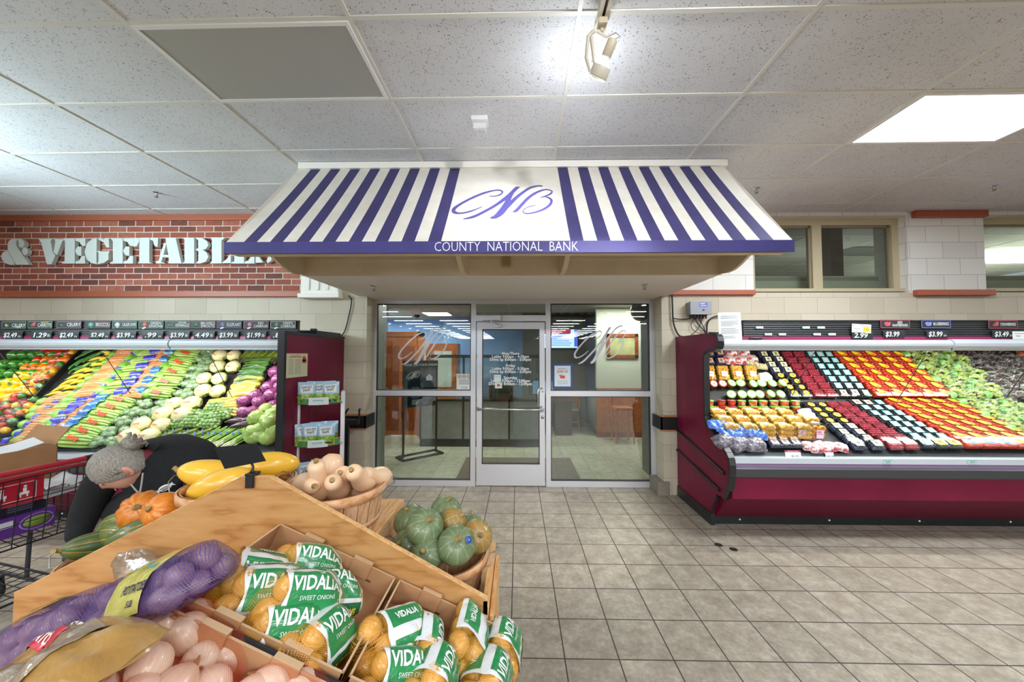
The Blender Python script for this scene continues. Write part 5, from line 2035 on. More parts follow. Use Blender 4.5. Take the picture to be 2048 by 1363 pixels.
def fill_strip(tier, top, bot, nx, ny, mk, label, group, h=0.0, spin=0.0, js=0.0, scale=1.0, pick=None, tilt=0.0, stag=0.0, sj=0.0, skip=None, where=None):
    A, C, ta, tc = strip_x(tier, top, bot)
    shelf = where or ('upper shelf' if tier else 'lower shelf')
    for j in range(ny):
        f_ = (j + .5) / ny
        t_ = ta + (tc - ta) * f_
        x0 = A[0].x + (C[0].x - A[0].x) * f_
        x1 = A[1].x + (C[1].x - A[1].x) * f_
        for i in range(nx):
            if skip and skip(i, j): continue
            u = (i + .5 + stag * ((j % 2) - .5)) / nx
            p = deck_at(tier, x0 + (x1 - x0) * u + jit(js), t_ + jit(js) * .5, h)
            m_, extra = (mk, '') if pick is None else pick(i, j)
            M = deck_matrix(tier, p, spin + jit(sj)) @ RX(tilt)
            place = ('%s row down' % ORD[j]) + ((', %s across' % ORD[i]) if nx > 1 else '')
            lab = label % extra if '%s' in label else label
            m_(M.translation, M.to_euler(), '%s, %s, %s' % (lab, shelf, place), group, scale * (1 + jit(0.05) if js else 1))


random.seed(21)
VG = 'vegetables in the left case'
# -- left case, upper shelf
pg, py_, po, pr_ = mk_pepper('green', .4), mk_pepper('yellow', 1.1), mk_pepper('orange', 2.0), mk_pepper('red', 2.9)


def pile_peppers(px0, px1, py0, py1, nx, ny, pickf, word):
    for j in range(ny):
        for i in range(nx):
            px = px0(j) + (px1(j) - px0(j)) * (i + .5 + .3 * (j % 2 - .5)) / nx
            py = py0 + (py1 - py0) * (j + .5) / ny
            c = pickf(i, j)
            p = deck_pt(1, px, py) + deck_frame(1)[1] * .03
            mk = {'g': pg, 'y': py_, 'o': po, 'r': pr_}[c]
            nm = {'g': 'green', 'y': 'yellow', 'o': 'orange', 'r': 'red'}[c]
            mk(p, Euler((jit(.5) + .9, jit(.5), random.uniform(0, 6))) if c != 'g' else Euler((jit(.4) + 1.2, jit(.4) + 1.0, 1.0 + jit(.5))), '%s bell pepper, %s row down the pepper pile, %s %s across' % (nm, ORD[j], ORD[i], word), nm + ' bell peppers in the left case', 1.42)


pile_peppers(lambda j: 28 - 26 * j, lambda j: 128 - 19 * j, 703, 778, 5, 4, lambda i, j: 'g', 'green one')
pile_peppers(lambda j: 92 - 18 * j, lambda j: 158 - 17 * j, 702, 806, 4, 7, lambda i, j: ('r' if j < 1 or (i == 0 and j == 1) else 'o') if j < 3 else ('y' if (j < 6 or i < 3) else 'r'), 'ripe one')
bags = [mk_pepperbag(('red', 'green', 'yellow'), 1), mk_pepperbag(('yellow', 'red', 'green'), 2), mk_pepperbag(('red', 'red', 'orange'), 3)]
fill_strip(1, (118, 176, 706), (22, 78, 802), 1, 7, None, 'clear bag of mixed bell peppers', 'bagged peppers', .01, .5, .01, pick=lambda i, j: (bags[(j * 2 + i) % 3], ''), sj=.3, scale=.95)
fill_strip(0, (16, 84, 804), (-96, 22, 880), 2, 5, None, 'clear bag of mixed bell peppers', 'bagged peppers', .01, .5, .01, pick=lambda i, j: (bags[(j * 2 + i) % 3], ''), sj=.3, scale=.95)
ch = mk_single_long('green_chili', 'chili pepper', M_chili, .11, .012, .014)
for j in range(7):
    for i in range(5):
        px, py = 178 + i * 9.5 - j * 4.5, 706 + j * 6.0
        p = deck_pt(1, px, py) + deck_frame(1)[1] * (.012 + .014 * ((i + j) % 3))
        ch(p, (deck_matrix(1, p) @ RZ(.8 + jit(.5))).to_euler(), 'long green chili pepper, %s row down the chili heap, %s from the left' % (ORD[j], ORD[i]), 'green chili peppers')
sq = mk_long('yellow_squash', 'squash', M_squash, .17, .012, .026)
zu = mk_long('zucchini', 'zucchini', M_zuc, .18, .020, .023, .01)
A_ = ((212, 256, 705), (98, 158, 798))
for j in range(8):
    f_ = (j + .5) / 8
    for i in range(3):
        px = (212 + (98 - 212) * f_) + ((262 - 212) + ((160 - 98) - (262 - 212)) * f_) * (i + .5) / 3
        py = 705 + 93 * f_
        p = deck_pt(1, px, py) + deck_frame(1)[1] * .012
        (zu if i == 2 else sq)(p, (deck_matrix(1, p) @ RZ(.3 + jit(.25))).to_euler(), '%s, %s row down the upper squash column, %s across' % ('speckled dark green zucchini' if i == 2 else 'yellow summer squash', ORD[j], ORD[i]), 'zucchini in the left case' if i == 2 else 'yellow squash in the left case')
for j in range(4):
    for i in range(4):
        px, py = 108 - 22 * j + i * 19, 804 + 8.5 * j
        p = deck_pt(0, px, py) + deck_frame(0)[1] * .012
        (zu if i >= 2 else sq)(p, (deck_matrix(0, p) @ RZ(.3 + jit(.25))).to_euler(), '%s, lower shelf, %s row down the squash heap, %s from the left' % ('speckled dark green zucchini' if i >= 2 else 'yellow summer squash', ORD[j], ORD[i]), 'zucchini in the left case' if i >= 2 else 'yellow squash in the left case')
car = mk_carrots()
cel_b, cel_p = mk_celery('blue'), mk_celery('violet')
fill_strip(1, (246, 288, 703), (150, 202, 800), 1, 6, car, 'bag of orange carrots beside violet wrapped celery', 'carrot bags', .035, .12, .008, sj=.12, scale=1.12)
fill_strip(1, (284, 332, 703), (198, 258, 800), 1, 6, cel_p, 'celery bunch in a violet printed wrap', 'violet wrapped celery', .005, .15, .008, sj=.1, scale=1.02)
fill_strip(1, (324, 358, 703), (256, 292, 800), 1, 6, car, 'bag of orange carrots beside blue sleeved celery', 'carrot bags', .035, .08, .008, sj=.12, scale=1.12)
fill_strip(1, (350, 414, 703), (276, 352, 800), 1, 5, cel_b, 'celery bunch in a blue sleeve with red print', 'blue sleeved celery', .006, -.12, .006, sj=.08, scale=1.1)
bro = mk_broccoli()
fill_strip(1, (400, 450, 703), (342, 402, 800), 1, 6, bro, 'film bagged broccoli crown', 'bagged broccoli', 0, -.1, .012, sj=.4)
cau = mk_cauliflower()
fill_strip(1, (446, 498, 706), (382, 446, 800), 2, 4, cau, 'wrapped cauliflower head with a red label', 'cauliflower heads', 0, 0, .01, sj=.5, stag=.4, scale=.86)
asp = mk_bunch('asparagus_bunch', 'asparagus', M_asp, M_asptip, .25, 22, .0042, .075, .28)
for i in range(6):
    p = deck_pt(1, 494 + i * 13.5, 712) + deck_frame(1)[1] * .015
    asp(p, (deck_matrix(1, p) @ RX(.1) @ RZ(PI - .32 + jit(.08))).to_euler(), 'asparagus bunch standing at the top of the upper shelf, %s from the left' % ORD[i], 'asparagus bunches')
tb, tc_, ts_ = mk_tray('bean_tray', 'green beans', 'green_beans', M_bean, 'bean'), mk_tray('corn_tray', 'corn', 'corn_cobs', M_corn, 'corn'), mk_tray('squash_tray', 'squash', 'mixed_squash', M_pats, 'squash')
tsp = mk_tray('sprout_tray', 'brussels sprouts', 'brussels_sprouts', M_spr, 'sprout')
fill_strip(1, (486, 555, 730), (446, 518, 800), 1, 6, None, 'black tray of %s', 'vegetable trays', .0, .1, .004, pick=lambda i, j: (tb, 'green beans') if j < 3 else (ts_, 'small yellow squash'), scale=1.55)
rcab = mk_cabbage(M_rcab, 'red_cabbage', 'cabbage', .072)
fill_strip(1, (556, 590, 742), (526, 572, 803), 2, 4, rcab, 'red cabbage', 'red cabbages', -.01, 0, .01, sj=1.0, stag=.5)
for i, (px, py, hh) in enumerate(((487, 838, 0), (508, 836, 0), (529, 838, 0), (552, 824, 0), (497, 818, .03), (519, 820, .035), (560, 806, 0), (517, 803, .0))):
    p = deck_pt(0, px, py) + deck_frame(0)[1] * (.02 + hh)
    rcab(p, Euler((jit(.5), jit(.5), jit(3))), 'red cabbage on the lower shelf, %s counted from the left front' % ORD[i], 'red cabbages', .92)
# -- left case, lower shelf
fill_strip(0, (108, 140, 801), (30, 84, 893), 1, 6, car, 'bag of orange carrots beside violet wrapped celery', 'carrot bags', .035, .15, .008, sj=.12, scale=1.12)
fill_strip(0, (136, 196, 800), (18, 92, 893), 1, 6, cel_p, 'celery bunch in a violet printed wrap', 'violet wrapped celery', .005, .22, .008, sj=.1, scale=1.05)
fill_strip(0, (186, 220, 801), (78, 120, 893), 1, 6, car, 'bag of orange carrots beside blue sleeved celery', 'carrot bags', .035, .1, .008, sj=.12, scale=1.12)
fill_strip(0, (214, 296, 800), (100, 190, 895), 1, 6, cel_b, 'celery bunch in a blue sleeve with red print', 'blue sleeved celery', .006, -.1, .006, sj=.08, scale=1.2)
fill_strip(0, (286, 362, 803), (160, 240, 898), 2, 5, bro, 'film bagged broccoli crown', 'bagged broccoli', 0, -.1, .012, sj=.4, scale=.85)
fill_strip(0, (360, 428, 806), (226, 306, 893), 2, 4, cau, 'wrapped cauliflower head with a red label', 'cauliflower heads', 0, 0, .01, sj=.5, stag=.3, scale=1.0)
for i, (px, py, k) in enumerate(((440, 812, 'c'), (470, 812, 'c'), (464, 826, 'c'), (390, 838, 's'), (418, 836, 's'), (446, 836, 's'), (362, 850, 's'), (392, 850, 's'), (424, 850, 's'), (438, 822, 's'))):
    p = deck_pt(0, px, py) + deck_frame(0)[1] * (.012 + .02 * (i % 2))
    (tc_ if k == 'c' else tsp)(p, (deck_matrix(0, p) @ RZ(.1 + jit(.15))).to_euler(), 'black tray of %s, lower shelf, %s from the back left' % ('corn cobs' if k == 'c' else 'brussels sprouts', ORD[i] if k == 'c' else ORD[i - 3]), 'vegetable trays', 1.2 if k == 'c' else 1.15)
for i in range(8):
    p = deck_pt(0, 300 + i * 14.5, 878 - (i % 2) * 5) + deck_frame(0)[1] * .02
    asp(p, (deck_matrix(0, p) @ RZ(PI * .5 + .55 + jit(.1))).to_euler(), 'asparagus bunch lying at the front of the lower shelf, %s from the left' % ORD[i], 'asparagus bunches')
gon = mk_bunch('green_onion_bunch', 'green onions', M_onion_g, M_onion_w, .30, 12, .0052, .06, .22)
for i in range(9):
    p = deck_pt(0, 398 + i * 12, 876 + (i % 2) * 3) + deck_frame(0)[1] * .012
    gon(p, (deck_matrix(0, p) @ RZ(PI - .75 + jit(.08))).to_euler(), 'green onion bunch lying at the front of the lower shelf, %s from the left' % ORD[i], 'green onion bunches')
M_egg = veg_mat('eggplant_skin', '3a2430', '4d3038', 8, .2, .5)
egg = mk_long('eggplant', 'eggplant', M_egg, .2, .026, .04, .01)
for i, (px, py) in enumerate(((478, 848), (500, 846), (488, 856))):
    p = deck_pt(0, px, py) + deck_frame(0)[1] * .01
    egg(p, (deck_matrix(0, p) @ RZ(jit(.3))).to_euler(), 'dark eggplant between red and green cabbages, %s from the left' % ORD[i], 'eggplants')
gcab = mk_cabbage(M_gcab, 'green_cabbage', 'cabbage', .085)
for i, (px, py, hh) in enumerate(((505, 872, 0), (528, 868, .0), (551, 872, .0), (540, 888, .0), (520, 884, 0.0), (528, 851, .06), (549, 848, .05), (538, 834, .02), (556, 832, .0), (500, 887, 0), (556, 862, .07), (541, 866, .09))):
    p = deck_pt(0, px, py) + deck_frame(0)[1] * (.0 + hh)
    gcab(p, Euler((jit(.6), jit(.6), jit(3))), 'green cabbage heaped beside the end panel, %s counted from the left front' % ORD[i], 'green cabbages', .9)
# black dividers and front bins
for k, (tier, a, c, lab) in enumerate(((1, (166, 706), (76, 800), 'between bagged peppers and squash'), (1, (560, 738), (523, 800), 'between vegetable trays and red cabbage'), (1, (497, 738), (444, 800), 'between cauliflower and vegetable trays'))):
    A, C = deck_pt(tier, *a), deck_pt(tier, *c)
    s, n = deck_frame(tier)
    b = MB()
    d_ = (C - A).normalized()
    b.add([A, C, C + n * .06, A + n * .06, A + Vector((.008, 0, 0)), C + Vector((.008, 0, 0)), C + n * .06 + Vector((.008, 0, 0)), A + n * .06 + Vector((.008, 0, 0))], [(0, 1, 2, 3), (7, 6, 5, 4), (3, 2, 6, 7), (0, 3, 7, 4), (1, 5, 6, 2)])
    tag(b.build('shelf_divider', M_edge), 'black shelf divider ' + lab, 'divider')

# -- right case
random.seed(33)
st_y = mk_clam('straw', 'yellow', shape='leaf')
st_b = mk_clam('straw', 'blue', shape='leaf')
rasp = mk_clam('rasp', 'white', .118, .098, .05, 5, 4, 'none')
teal = mk_clam('black', 'teal', .112, .100, .05, 5, 4, 'rect')
teal_y = mk_clam('black', 'gold', .112, .100, .05, 5, 4, 'rect')
teal_p = mk_clam('black', 'pink', .112, .100, .05, 5, 4, 'rect')
blk_r = mk_clam('black', 'gold', .115, .098, .05, 5, 4, 'round')
blk_c = mk_clam('blue', 'cream', .115, .098, .05, 5, 4, 'rect')
fill_strip(1, (1657, 1797, 706), (1748, 1903, 795), 5, 7, st_y, 'strawberry clamshell with a pointed yellow label', 'strawberry clamshells', .0, 0, .003, tilt=.12, sj=.03)
fill_strip(0, (1760, 1905, 803), (1930, 2098, 897), 5, 8, None, 'strawberry clamshell with a pointed %s label', 'strawberry clamshells', .0, 0, .003, tilt=-.1, sj=.03, pick=lambda i, j: (st_b, 'blue') if (j == 7 and i != 3) else (st_y, 'yellow'))
fill_strip(1, (1603, 1656, 706), (1676, 1743, 795), 3, 7, None, 'dark clamshell with a %s label', 'teal label clamshells', 0, 0, .002, tilt=.1, pick=lambda i, j: (teal_p, 'pink') if (j == 6 and i < 2) else (teal, 'teal'), scale=.98)
fill_strip(0, (1690, 1756, 805), (1844, 1926, 897), 3, 8, None, 'dark clamshell with a %s label', 'teal label clamshells', 0, 0, .002, tilt=-.1, pick=lambda i, j: (teal_p, 'pink') if (j == 0 and i < 2) else ((teal_y, 'gold') if (j == 7 and i > 0) else (teal, 'teal')), scale=1.02)
fill_strip(1, (1556, 1602, 706), (1626, 1675, 795), 2, 7, rasp, 'raspberry clamshell', 'raspberry clamshells', .0, 0, .002, tilt=.1)
fill_strip(0, (1646, 1692, 808), (1776, 1842, 899), 2, 8, rasp, 'raspberry clamshell', 'raspberry clamshells', .0, 0, .002, tilt=-.1, scale=1.06)
fill_strip(1, (1509, 1554, 706), (1576, 1624, 795), 2, 8, None, 'dark blue-black berry clamshell with a %s label', 'dark berry clamshells', 0, 0, .002, tilt=.1, pick=lambda i, j: (blk_c, 'cream') if j < 4 else (blk_r, 'round gold'), scale=.95)
fill_strip(0, (1602, 1644, 810), (1700, 1774, 899), 2, 8, None, 'dark blue-black berry clamshell with a %s label', 'dark berry clamshells', 0, 0, .002, tilt=-.1, pick=lambda i, j: (blk_r, 'round gold') if j < 4 else (blk_c, 'cream'), scale=1.02)
gr = [mk_grapes(M_ggrape, 'grape_bag', 3, M_gprint), mk_grapes(M_ggrape, 'grape_bag', 4)]
dg = [mk_grapes(M_dgrape, 'grape_bag', 5), mk_grapes(M_dgrape, 'grape_bag', 6)]
fill_strip(1, (1802, 1908, 705), (1906, 2008, 797), 3, 7, None, 'bag of green grapes', 'green grape bags', .0, .1, .015, sj=.4, pick=lambda i, j: (gr[(i + j) % 2], ''), stag=.4)
fill_strip(0, (1908, 2030, 803), (2080, 2200, 893), 3, 7, None, 'bag of green grapes', 'green grape bags', .0, .1, .015, sj=.4, pick=lambda i, j: (gr[(i + j) % 2], ''), stag=.4, skip=lambda i, j: j > 5 or (j > 3 and i > 0) or (j > 2 and i > 1))
fill_strip(1, (1910, 2020, 705), (2010, 2120, 797), 3, 7, None, 'bag of dark grapes', 'dark grape bags', .0, .1, .015, sj=.4, pick=lambda i, j: (dg[(i + j) % 2], ''), stag=.4)
fill_strip(0, (2036, 2110, 803), (2110, 2190, 835), 2, 2, None, 'bag of dark grapes', 'dark grape bags', .0, .1, .015, sj=.4, pick=lambda i, j: (dg[(i + j) % 2], ''), skip=lambda i, j: i > 0)
M_apple = veg_mat('red_apple', 'c23a26', 'd98a4a', 14, .25, .5)


def mk_applebag():
    def f():
        t_ = thing('apple_bag', 'x', 'bagged apples')
        b = MB()
        for (x, y, z) in ((-.09, -.04, .04), (0, -.045, .04), (.09, -.03, .04), (-.05, .045, .04), (.05, .045, .04), (0, 0, .09)):
            b.ball(.04, .04, .037, 12, 8, 0, TR(x, y, z))
        b.build('apples', M_apple, t_)
        b = MB(); pillow(b, .32, .22, .13, 0, seed=8, wr=.03); b.build('bag_film', M_filmd, t_)
        MB().grid(lambda u, v: (-.06 + .12 * u, -.05 + .07 * v, .125 + .01 * math.sin(PI * u)), 5, 4).build('bag_print', mat('bag_print_blue', '4f7fd0', .35, coat=.4), t_)
        return t_
    return Maker(f)


fill_strip(1, (2016, 2100, 705), (2090, 2160, 760), 2, 3, mk_applebag(), 'bag of red apples with a blue print', 'apple bags', 0, .2, .01, sj=.3, skip=lambda i, j: j > 1 and i > 0)
# far left of the right case: white labelled packs, red packs, cut fruit, dip cups
pk = mk_clam('blue', 'pink', .11, .1, .045, 4, 3, 'rect')
for i, (px, py) in enumerate(((1417, 709), (1437, 708), (1417, 724), (1439, 724))):
    p = deck_pt(1, px, py)
    pk(p, (deck_matrix(1, p) @ RX(.1)).to_euler(), 'dark fruit pack with a pale label in the upper left corner, %s of four' % ORD[i], 'pale label packs')
M_arils = mat('aril_red', 'c23347', .35, var=('ecd6d2', 45, .45, .6), coat=.6, bump=(120, .7, .004))
M_arilp = mat('aril_pack', 'e6dcd8', .4, var=('cc3f50', 24, .42, .58), coat=.7, bump=(90, .7, .005))


def mk_soft(name, cat, m, w, d, h, seed):
    def f():
        b = MB(); pillow(b, w, d, h, 0, seed=seed, wr=.02)
        return tag(b.build(name, m), 'x', cat)
    return Maker(f)


ar = mk_soft('fruit_pouch', 'fruit pouch', M_arilp, .15, .13, .06, 2)
for i, (px, py) in enumerate(((1459, 708), (1484, 708), (1456, 722), (1478, 722), (1500, 721))):
    p = deck_pt(1, px, py) + deck_frame(1)[1] * .01
    ar(p, (deck_matrix(1, p) @ RZ(jit(.3))).to_euler(), 'red and white fruit pouch on the upper shelf, %s from the top left' % ORD[i], 'red fruit pouches')
tub = mk_fruit_tub(.13, .19, .055)
for i, px in enumerate((1415, 1442, 1470, 1498)):
    p = deck_pt(1, px, 749) + deck_frame(1)[1] * .02
    tub(p, (deck_matrix(1, p) @ RX(.25) @ RZ(-.05)).to_euler(), 'clear tub of yellow mango cubes with a white label, upper shelf, %s from the left' % ORD[i], 'mango tubs')
melon = mk_fruit_tub(.12, .2, .05, mat('melon_pale', 'e6d3a2', .4, var=('f0e2bd', 25), coat=.4), 'fruit_tub', False)
for i, (px, py) in enumerate(((1500, 732), (1518, 737))):
    p = deck_pt(1, px, py) + deck_frame(1)[1] * .03
    melon(p, (deck_matrix(1, p) @ RZ(1.4)).to_euler(), 'clear tub of pale melon behind the mango tubs, %s from the left' % ORD[i], 'melon tubs', .7)
bl = mk_soft('fruit_pouch', 'fruit pouch', mat('pouch_pale_blue', 'e4e6e6', .35, var=('7fb4dd', 9, .5, .6), coat=.6), .14, .13, .045, 6)
p = deck_pt(1, 1528, 757) + deck_frame(1)[1] * .02
bl(p, deck_matrix(1, p).to_euler(), 'white and blue fruit pouch right of the mango tubs', None)
cup, cupr = mk_cup(), mk_cup(True)
k = 0
for row, (xs_, py, z) in enumerate((((1421, 1440, 1457, 1478, 1499, 1518, 1538, 1557), 772, 0), ((1459, 1479, 1499, 1513, 1534, 1554), 793, 0))):
    for i, px in enumerate(xs_):
        p = deck_pt(1, px, py) + deck_frame(1)[1] * .012
        red = row == 0 and i < 2
        (cupr if red else cup)(p, (RX(.95 + jit(.1)) @ RY(jit(.25)) @ RZ(jit(2))).to_euler(), '%s lidded dip cup facing out, %s tilted row, %s from the left' % ('red' if red else 'green', ['upper', 'lower'][row], ORD[i]), 'dip cups')
for row in range(2):
    for i, px in enumerate((1419, 1443, 1463, 1483, 1506, 1526, 1548, 1569, 1591)):
        p = U(px, 812, 'y', 3.875)
        red = i in (1, 2)
        q = Vector((p.x, 3.875, 1.125 + .06 * row))
        (cupr if red else cup)(q, (0, 0, jit(3)), '%s lidded dip cup standing upright, %s layer, %s from the left' % ('red' if red else 'green', ['bottom', 'top'][row], ORD[i]), 'dip cups', .92)
tub2 = mk_fruit_tub(.15, .19, .042, None)
for row in range(3):
    for layer in range(3):
        for i in range(6 if row else 5):
            px = (1430 + i * 33 + row * 2)
            p = deck_pt(0, px, 838 + row * 14) if False else U(px, 836, 'y', 3.84)
            q = Vector((p.x, 3.84 - .10 * row, 1.075 - row * .055 + .043 * (layer - 1)))
            if row == 0 and layer < 2: continue
            if row == 2 and i > 4: continue
            tub2(q, (.22, 0, jit(.05)), 'clear tub of orange fruit spears, %s stack row, %s layer, %s across' % (ORD[row], ORD[layer], ORD[i]), 'orange fruit tubs')
hv = mk_soft('fruit_pouch', 'fruit pouch', mat('pouch_white', 'e8e8e2', .35, coat=.5, bump=(60, .6, .005)), .13, .10, .05, 3)
for i, (px, py) in enumerate(((1606, 832), (1614, 841), (1620, 850))):
    p = deck_pt(0, px, py) + deck_frame(0)[1] * .04
    hv(p, deck_matrix(0, p).to_euler(), 'white fruit pouch behind the peach cups, %s from the back' % ORD[i], 'white fruit pouches')
M_peach = mat('peach_half', 'f0a545', .35, var=('e58f30', 14), coat=.5)


def mk_peach():
    t_ = thing('peach_pack', 'x', 'cut fruit')
    b = MB()
    for (x, z) in ((-.036, .035), (.036, .035), (-.036, .1), (.036, .1)):
        b.lathe([(.014, .012), (.026, .02), (.036, .012), (.036, 0), (.02, -.02), (0, -.024)], 16, 0, TR(x, -.01, z) @ RX(PI / 2))
        b.lathe([(.015, .012), (0, .002)], 12, 0, TR(x, -.01, z) @ RX(PI / 2))
    b.build('peach_halves', M_peach, t_)
    MB().box(-.077, .077, -.04, .04, 0, .142).build('tub', M_clam, t_)
    MB().box(-.035, .035, -.0425, -.041, .012, .095, 0).box(-.03, .03, -.0432, -.0424, .055, .06, 1).box(-.03, .01, -.0432, -.0424, .07, .085, 2).build('label', [mat('label_lilac', 'e9d3e2', .5), LAB['grey'], mat('label_magenta', 'd065a8', .5)], t_)
    return t_


pm = Maker(mk_peach)
for i, px in enumerate((1597, 1633)):
    p = U(px, 884, 'y', 3.60)
    pm((p.x, 3.60, .905), (.12, 0, 0), 'clear pack of peach halves with a lilac label, the %s one' % ['left', 'right'][i], 'peach packs', .98)
M_blueb = mat('blue_bag', '3f74d8', .25, var=('a9c4f2', 30, .5, .7), coat=.7, bump=(55, .9, .008))
M_plum = mat('plum_bag', '5c5560', .3, var=('a9a4b0', 26, .5, .7), coat=.8, bump=(60, .9, .008))
bb, pb = mk_soft('fruit_bag', 'fruit bag', M_blueb, .24, .12, .055, 4), mk_soft('fruit_bag', 'fruit bag', M_plum, .22, .16, .08, 5)
for i, (px, py) in enumerate(((1436, 858), (1452, 866), (1478, 868), (1504, 874), (1460, 875))):
    p = deck_pt(0, px, py) + deck_frame(0)[1] * .05
    bb(p, (deck_matrix(0, p) @ RZ(-.25 + jit(.2))).to_euler(), 'blue topped fruit bag, lower left of the berry case, %s from the left' % ORD[i], 'blue fruit bags')
for i, (px, py) in enumerate(((1446, 884), (1474, 890), (1505, 892), (1466, 876))):
    p = deck_pt(0, px, py) + deck_frame(0)[1] * .01
    pb(p, (deck_matrix(0, p) @ RZ(jit(.4))).to_euler(), 'glossy bag of dark plums, front left of berry case, %s across' % ORD[i], 'plum bags')
for j in range(3):
    for i in range(3):
        p = deck_pt(0, 1533 + i * 21 + j * 6, 871 + j * 9.5) + deck_frame(0)[1] * .008
        pk(p, (deck_matrix(0, p) @ RX(-.15)).to_euler(), 'dark fruit pack with a pale label, lower shelf front, %s row, %s across' % (ORD[j], ORD[i]), 'pale label packs')
for i, (px, py) in enumerate(((1612, 893), (1636, 892), (1658, 894), (1680, 896), (1628, 898), (1650, 899))):
    p = deck_pt(0, px, py) + deck_frame(0)[1] * .005
    ar(p, (deck_matrix(0, p) @ RZ(jit(.4))).to_euler(), 'pink and white fruit pouch, front edge of lower shelf, %s across' % ORD[i], 'red fruit pouches', .8)
for i, (px, lab, w_) in enumerate(((1586, 'wide', .145), (1659, 'narrow', .075))):
    p = U(px, 900, 'y', 3.437)
    b = MB()
    h = .075
    b.box(-w_ / 2, w_ / 2, -h / 2, h / 2, -.001, 0, 0)
    b.box(-w_ / 2, w_ / 2, h * .28, h / 2, 0, .0008, 1)
    b.text('MEDJOOL DATES' if i == 0 else 'DATES', .013 if i == 0 else .011, TR(0, h * .39, .001), 0)
    b.text('Cherries' if False else '$5.99', .03, TR(w_ * .1, -h * .22, .001), 2)
    o = b.build('price_tag', [M_tagw, mat('tag_maroon', 'a8325a', .5), mat('tag_ink', '30343a', .6)])
    o.matrix_world = basis((p.x, 3.437, .79), (1, 0, 0), (0, .2, 1))
    tag(o, '%s white and maroon price tag clipped to the clear front guard' % lab, 'price tag')
# ------------------------------------------------------------------ plywood display with baskets and trays
from mathutils.bvhtree import BVHTree
random.seed(77)
M_ply = wood_mat('plywood_face', 'b98650', 'a4703c', 'c2945f', 'x', 1.1, 0.45, 4.5, 0.1)
M_plyedge = wood_mat('plywood_edge', 'dcab70', 'c98f52', 'e6bd88', 'x', 6, 0.5, 4)
M_pine = wood_mat('pine_board', 'd9a66c', 'c98f50', 'e3b882', 'y', 2.0, 0.45, 7)
YP = 1.30
cxp = U(510, 954, 'y', YP).x


def UP(px, py):
    v = U(px, py, 'y', YP)
    return (v.x, v.z)


stand = thing('plywood_display', 'stepped plywood display stand with a gabled front panel beside the camera', 'display stand', (cxp, 1.3, 0))
so = -Vector(stand.location)


def sput(mb, nm, m, **kw):
    o = mb.build(nm, m, stand, **kw)
    o.location = so
    return o


apL, apR = UP(482, 954), UP(539, 954)
enL, enR = UP(28, 1186), UP(975, 1200)
poly = [enL, apL, apR, enR, (enR[0], 0.0), (enL[0], 0.0)]
sput(MB().prism(poly, YP, YP + 0.018, 'y'), 'gable_panel', M_ply)
b = MB()
for (a, c) in ((enL, apL), (apL, apR), (apR, enR)):
    d = Vector((c[0] - a[0], c[1] - a[1])).normalized()
    n = Vector((-d.y, d.x)) * 0.003
    b.prism([(a[0], a[1] + .0005), (c[0], c[1] + .0005), (c[0] + n.x, c[1] + n.y), (a[0] + n.x, a[1] + n.y)], YP - 0.0005, YP + 0.0185, 'y')
sput(b, 'panel_edge', M_plyedge)
ZU, ZL = 0.975, 0.675
xl, xr = cxp - 0.375, -0.59
sput(MB().box(xl, xr, YP + 0.02, 1.88, ZL, ZU), 'upper_step', M_pine, bevel=0.004)
b = MB()
b.box(enL[0], enR[0] - 0.02, YP + 0.02, 1.88, ZL - 0.10, ZL)
sput(b, 'lower_step', M_pine, bevel=0.004)
b = MB()
b.box(enR[0] - 0.018, enR[0] + 0.004, YP + 0.0, 1.70, 0.0, enR[1] + 0.0)
b.box(enR[0] + 0.006, enR[0] + 0.022, YP + 0.0, 1.68, 0.0, enR[1] - 0.05)
sput(b, 'side_board', M_pine, bevel=0.003)
sput(MB().box(enL[0] - 0.004, enL[0] + 0.018, YP, 1.88, 0.0, ZL + 0.04), 'side_board', M_pine, bevel=0.003)
sput(MB().box(enL[0] + 0.02, enR[0] - 0.02, 1.85, 1.88, 0.0, ZL - 0.10), 'back_board', M_pine)
# sloped bed for the trays, in front of the panel
RXX, RZZ, SL = -0.925, 1.055, 0.44
zl = RZZ - SL * (RXX - enL[0])
zr = RZZ - SL * (enR[0] - RXX)
bed = [(enL[0], zl), (RXX, RZZ), (enR[0], zr), (enR[0], zr - 0.03), (RXX, RZZ - 0.03), (enL[0], zl - 0.03)]
sput(MB().prism(bed, 0.12, YP - 0.002, 'y'), 'sloped_bed', M_pine)
b = MB()
for x, z in ((enL[0] + 0.03, zl), (enR[0] - 0.03, zr), (RXX, RZZ)):
    for y in (0.16, 0.70, 1.26):
        b.box(x - 0.03, x + 0.03, y - 0.03, y + 0.03, 0, z - 0.028)
sput(b, 'leg_frame', M_pine)
# black rails dividing the tray rows
S_ = Vector((1, 0, -SL)).normalized()
Nn = Vector((SL, 0, 1)).normalized()


def bedR(x, y, h=0.0):
    return Vector((x, y, RZZ - SL * (x - RXX))) + Nn * h


SLv = Vector((-1, 0, -SL)).normalized()
NnL = Vector((-SL, 0, 1)).normalized()


def bedL(x, y, h=0.0):
    return Vector((x, y, RZZ - SL * (RXX - x))) + NnL * h


b = MB()
b.tube([bedR(-0.88, 0.888, 0.075), bedR(-0.10, 0.888, 0.075)], 0.0115, 10)
sput(b, 'divider_rail', mat('rail_black', '232326', 0.35))

# ------------------------------------------------------------------ cardboard trays
M_card = mat('cardboard', 'b98a62', 0.75, var=('b08159', 6), bump=(220, .15, .001))
M_cardedge = mat('cardboard_edge', 'cdaa84', 0.8)


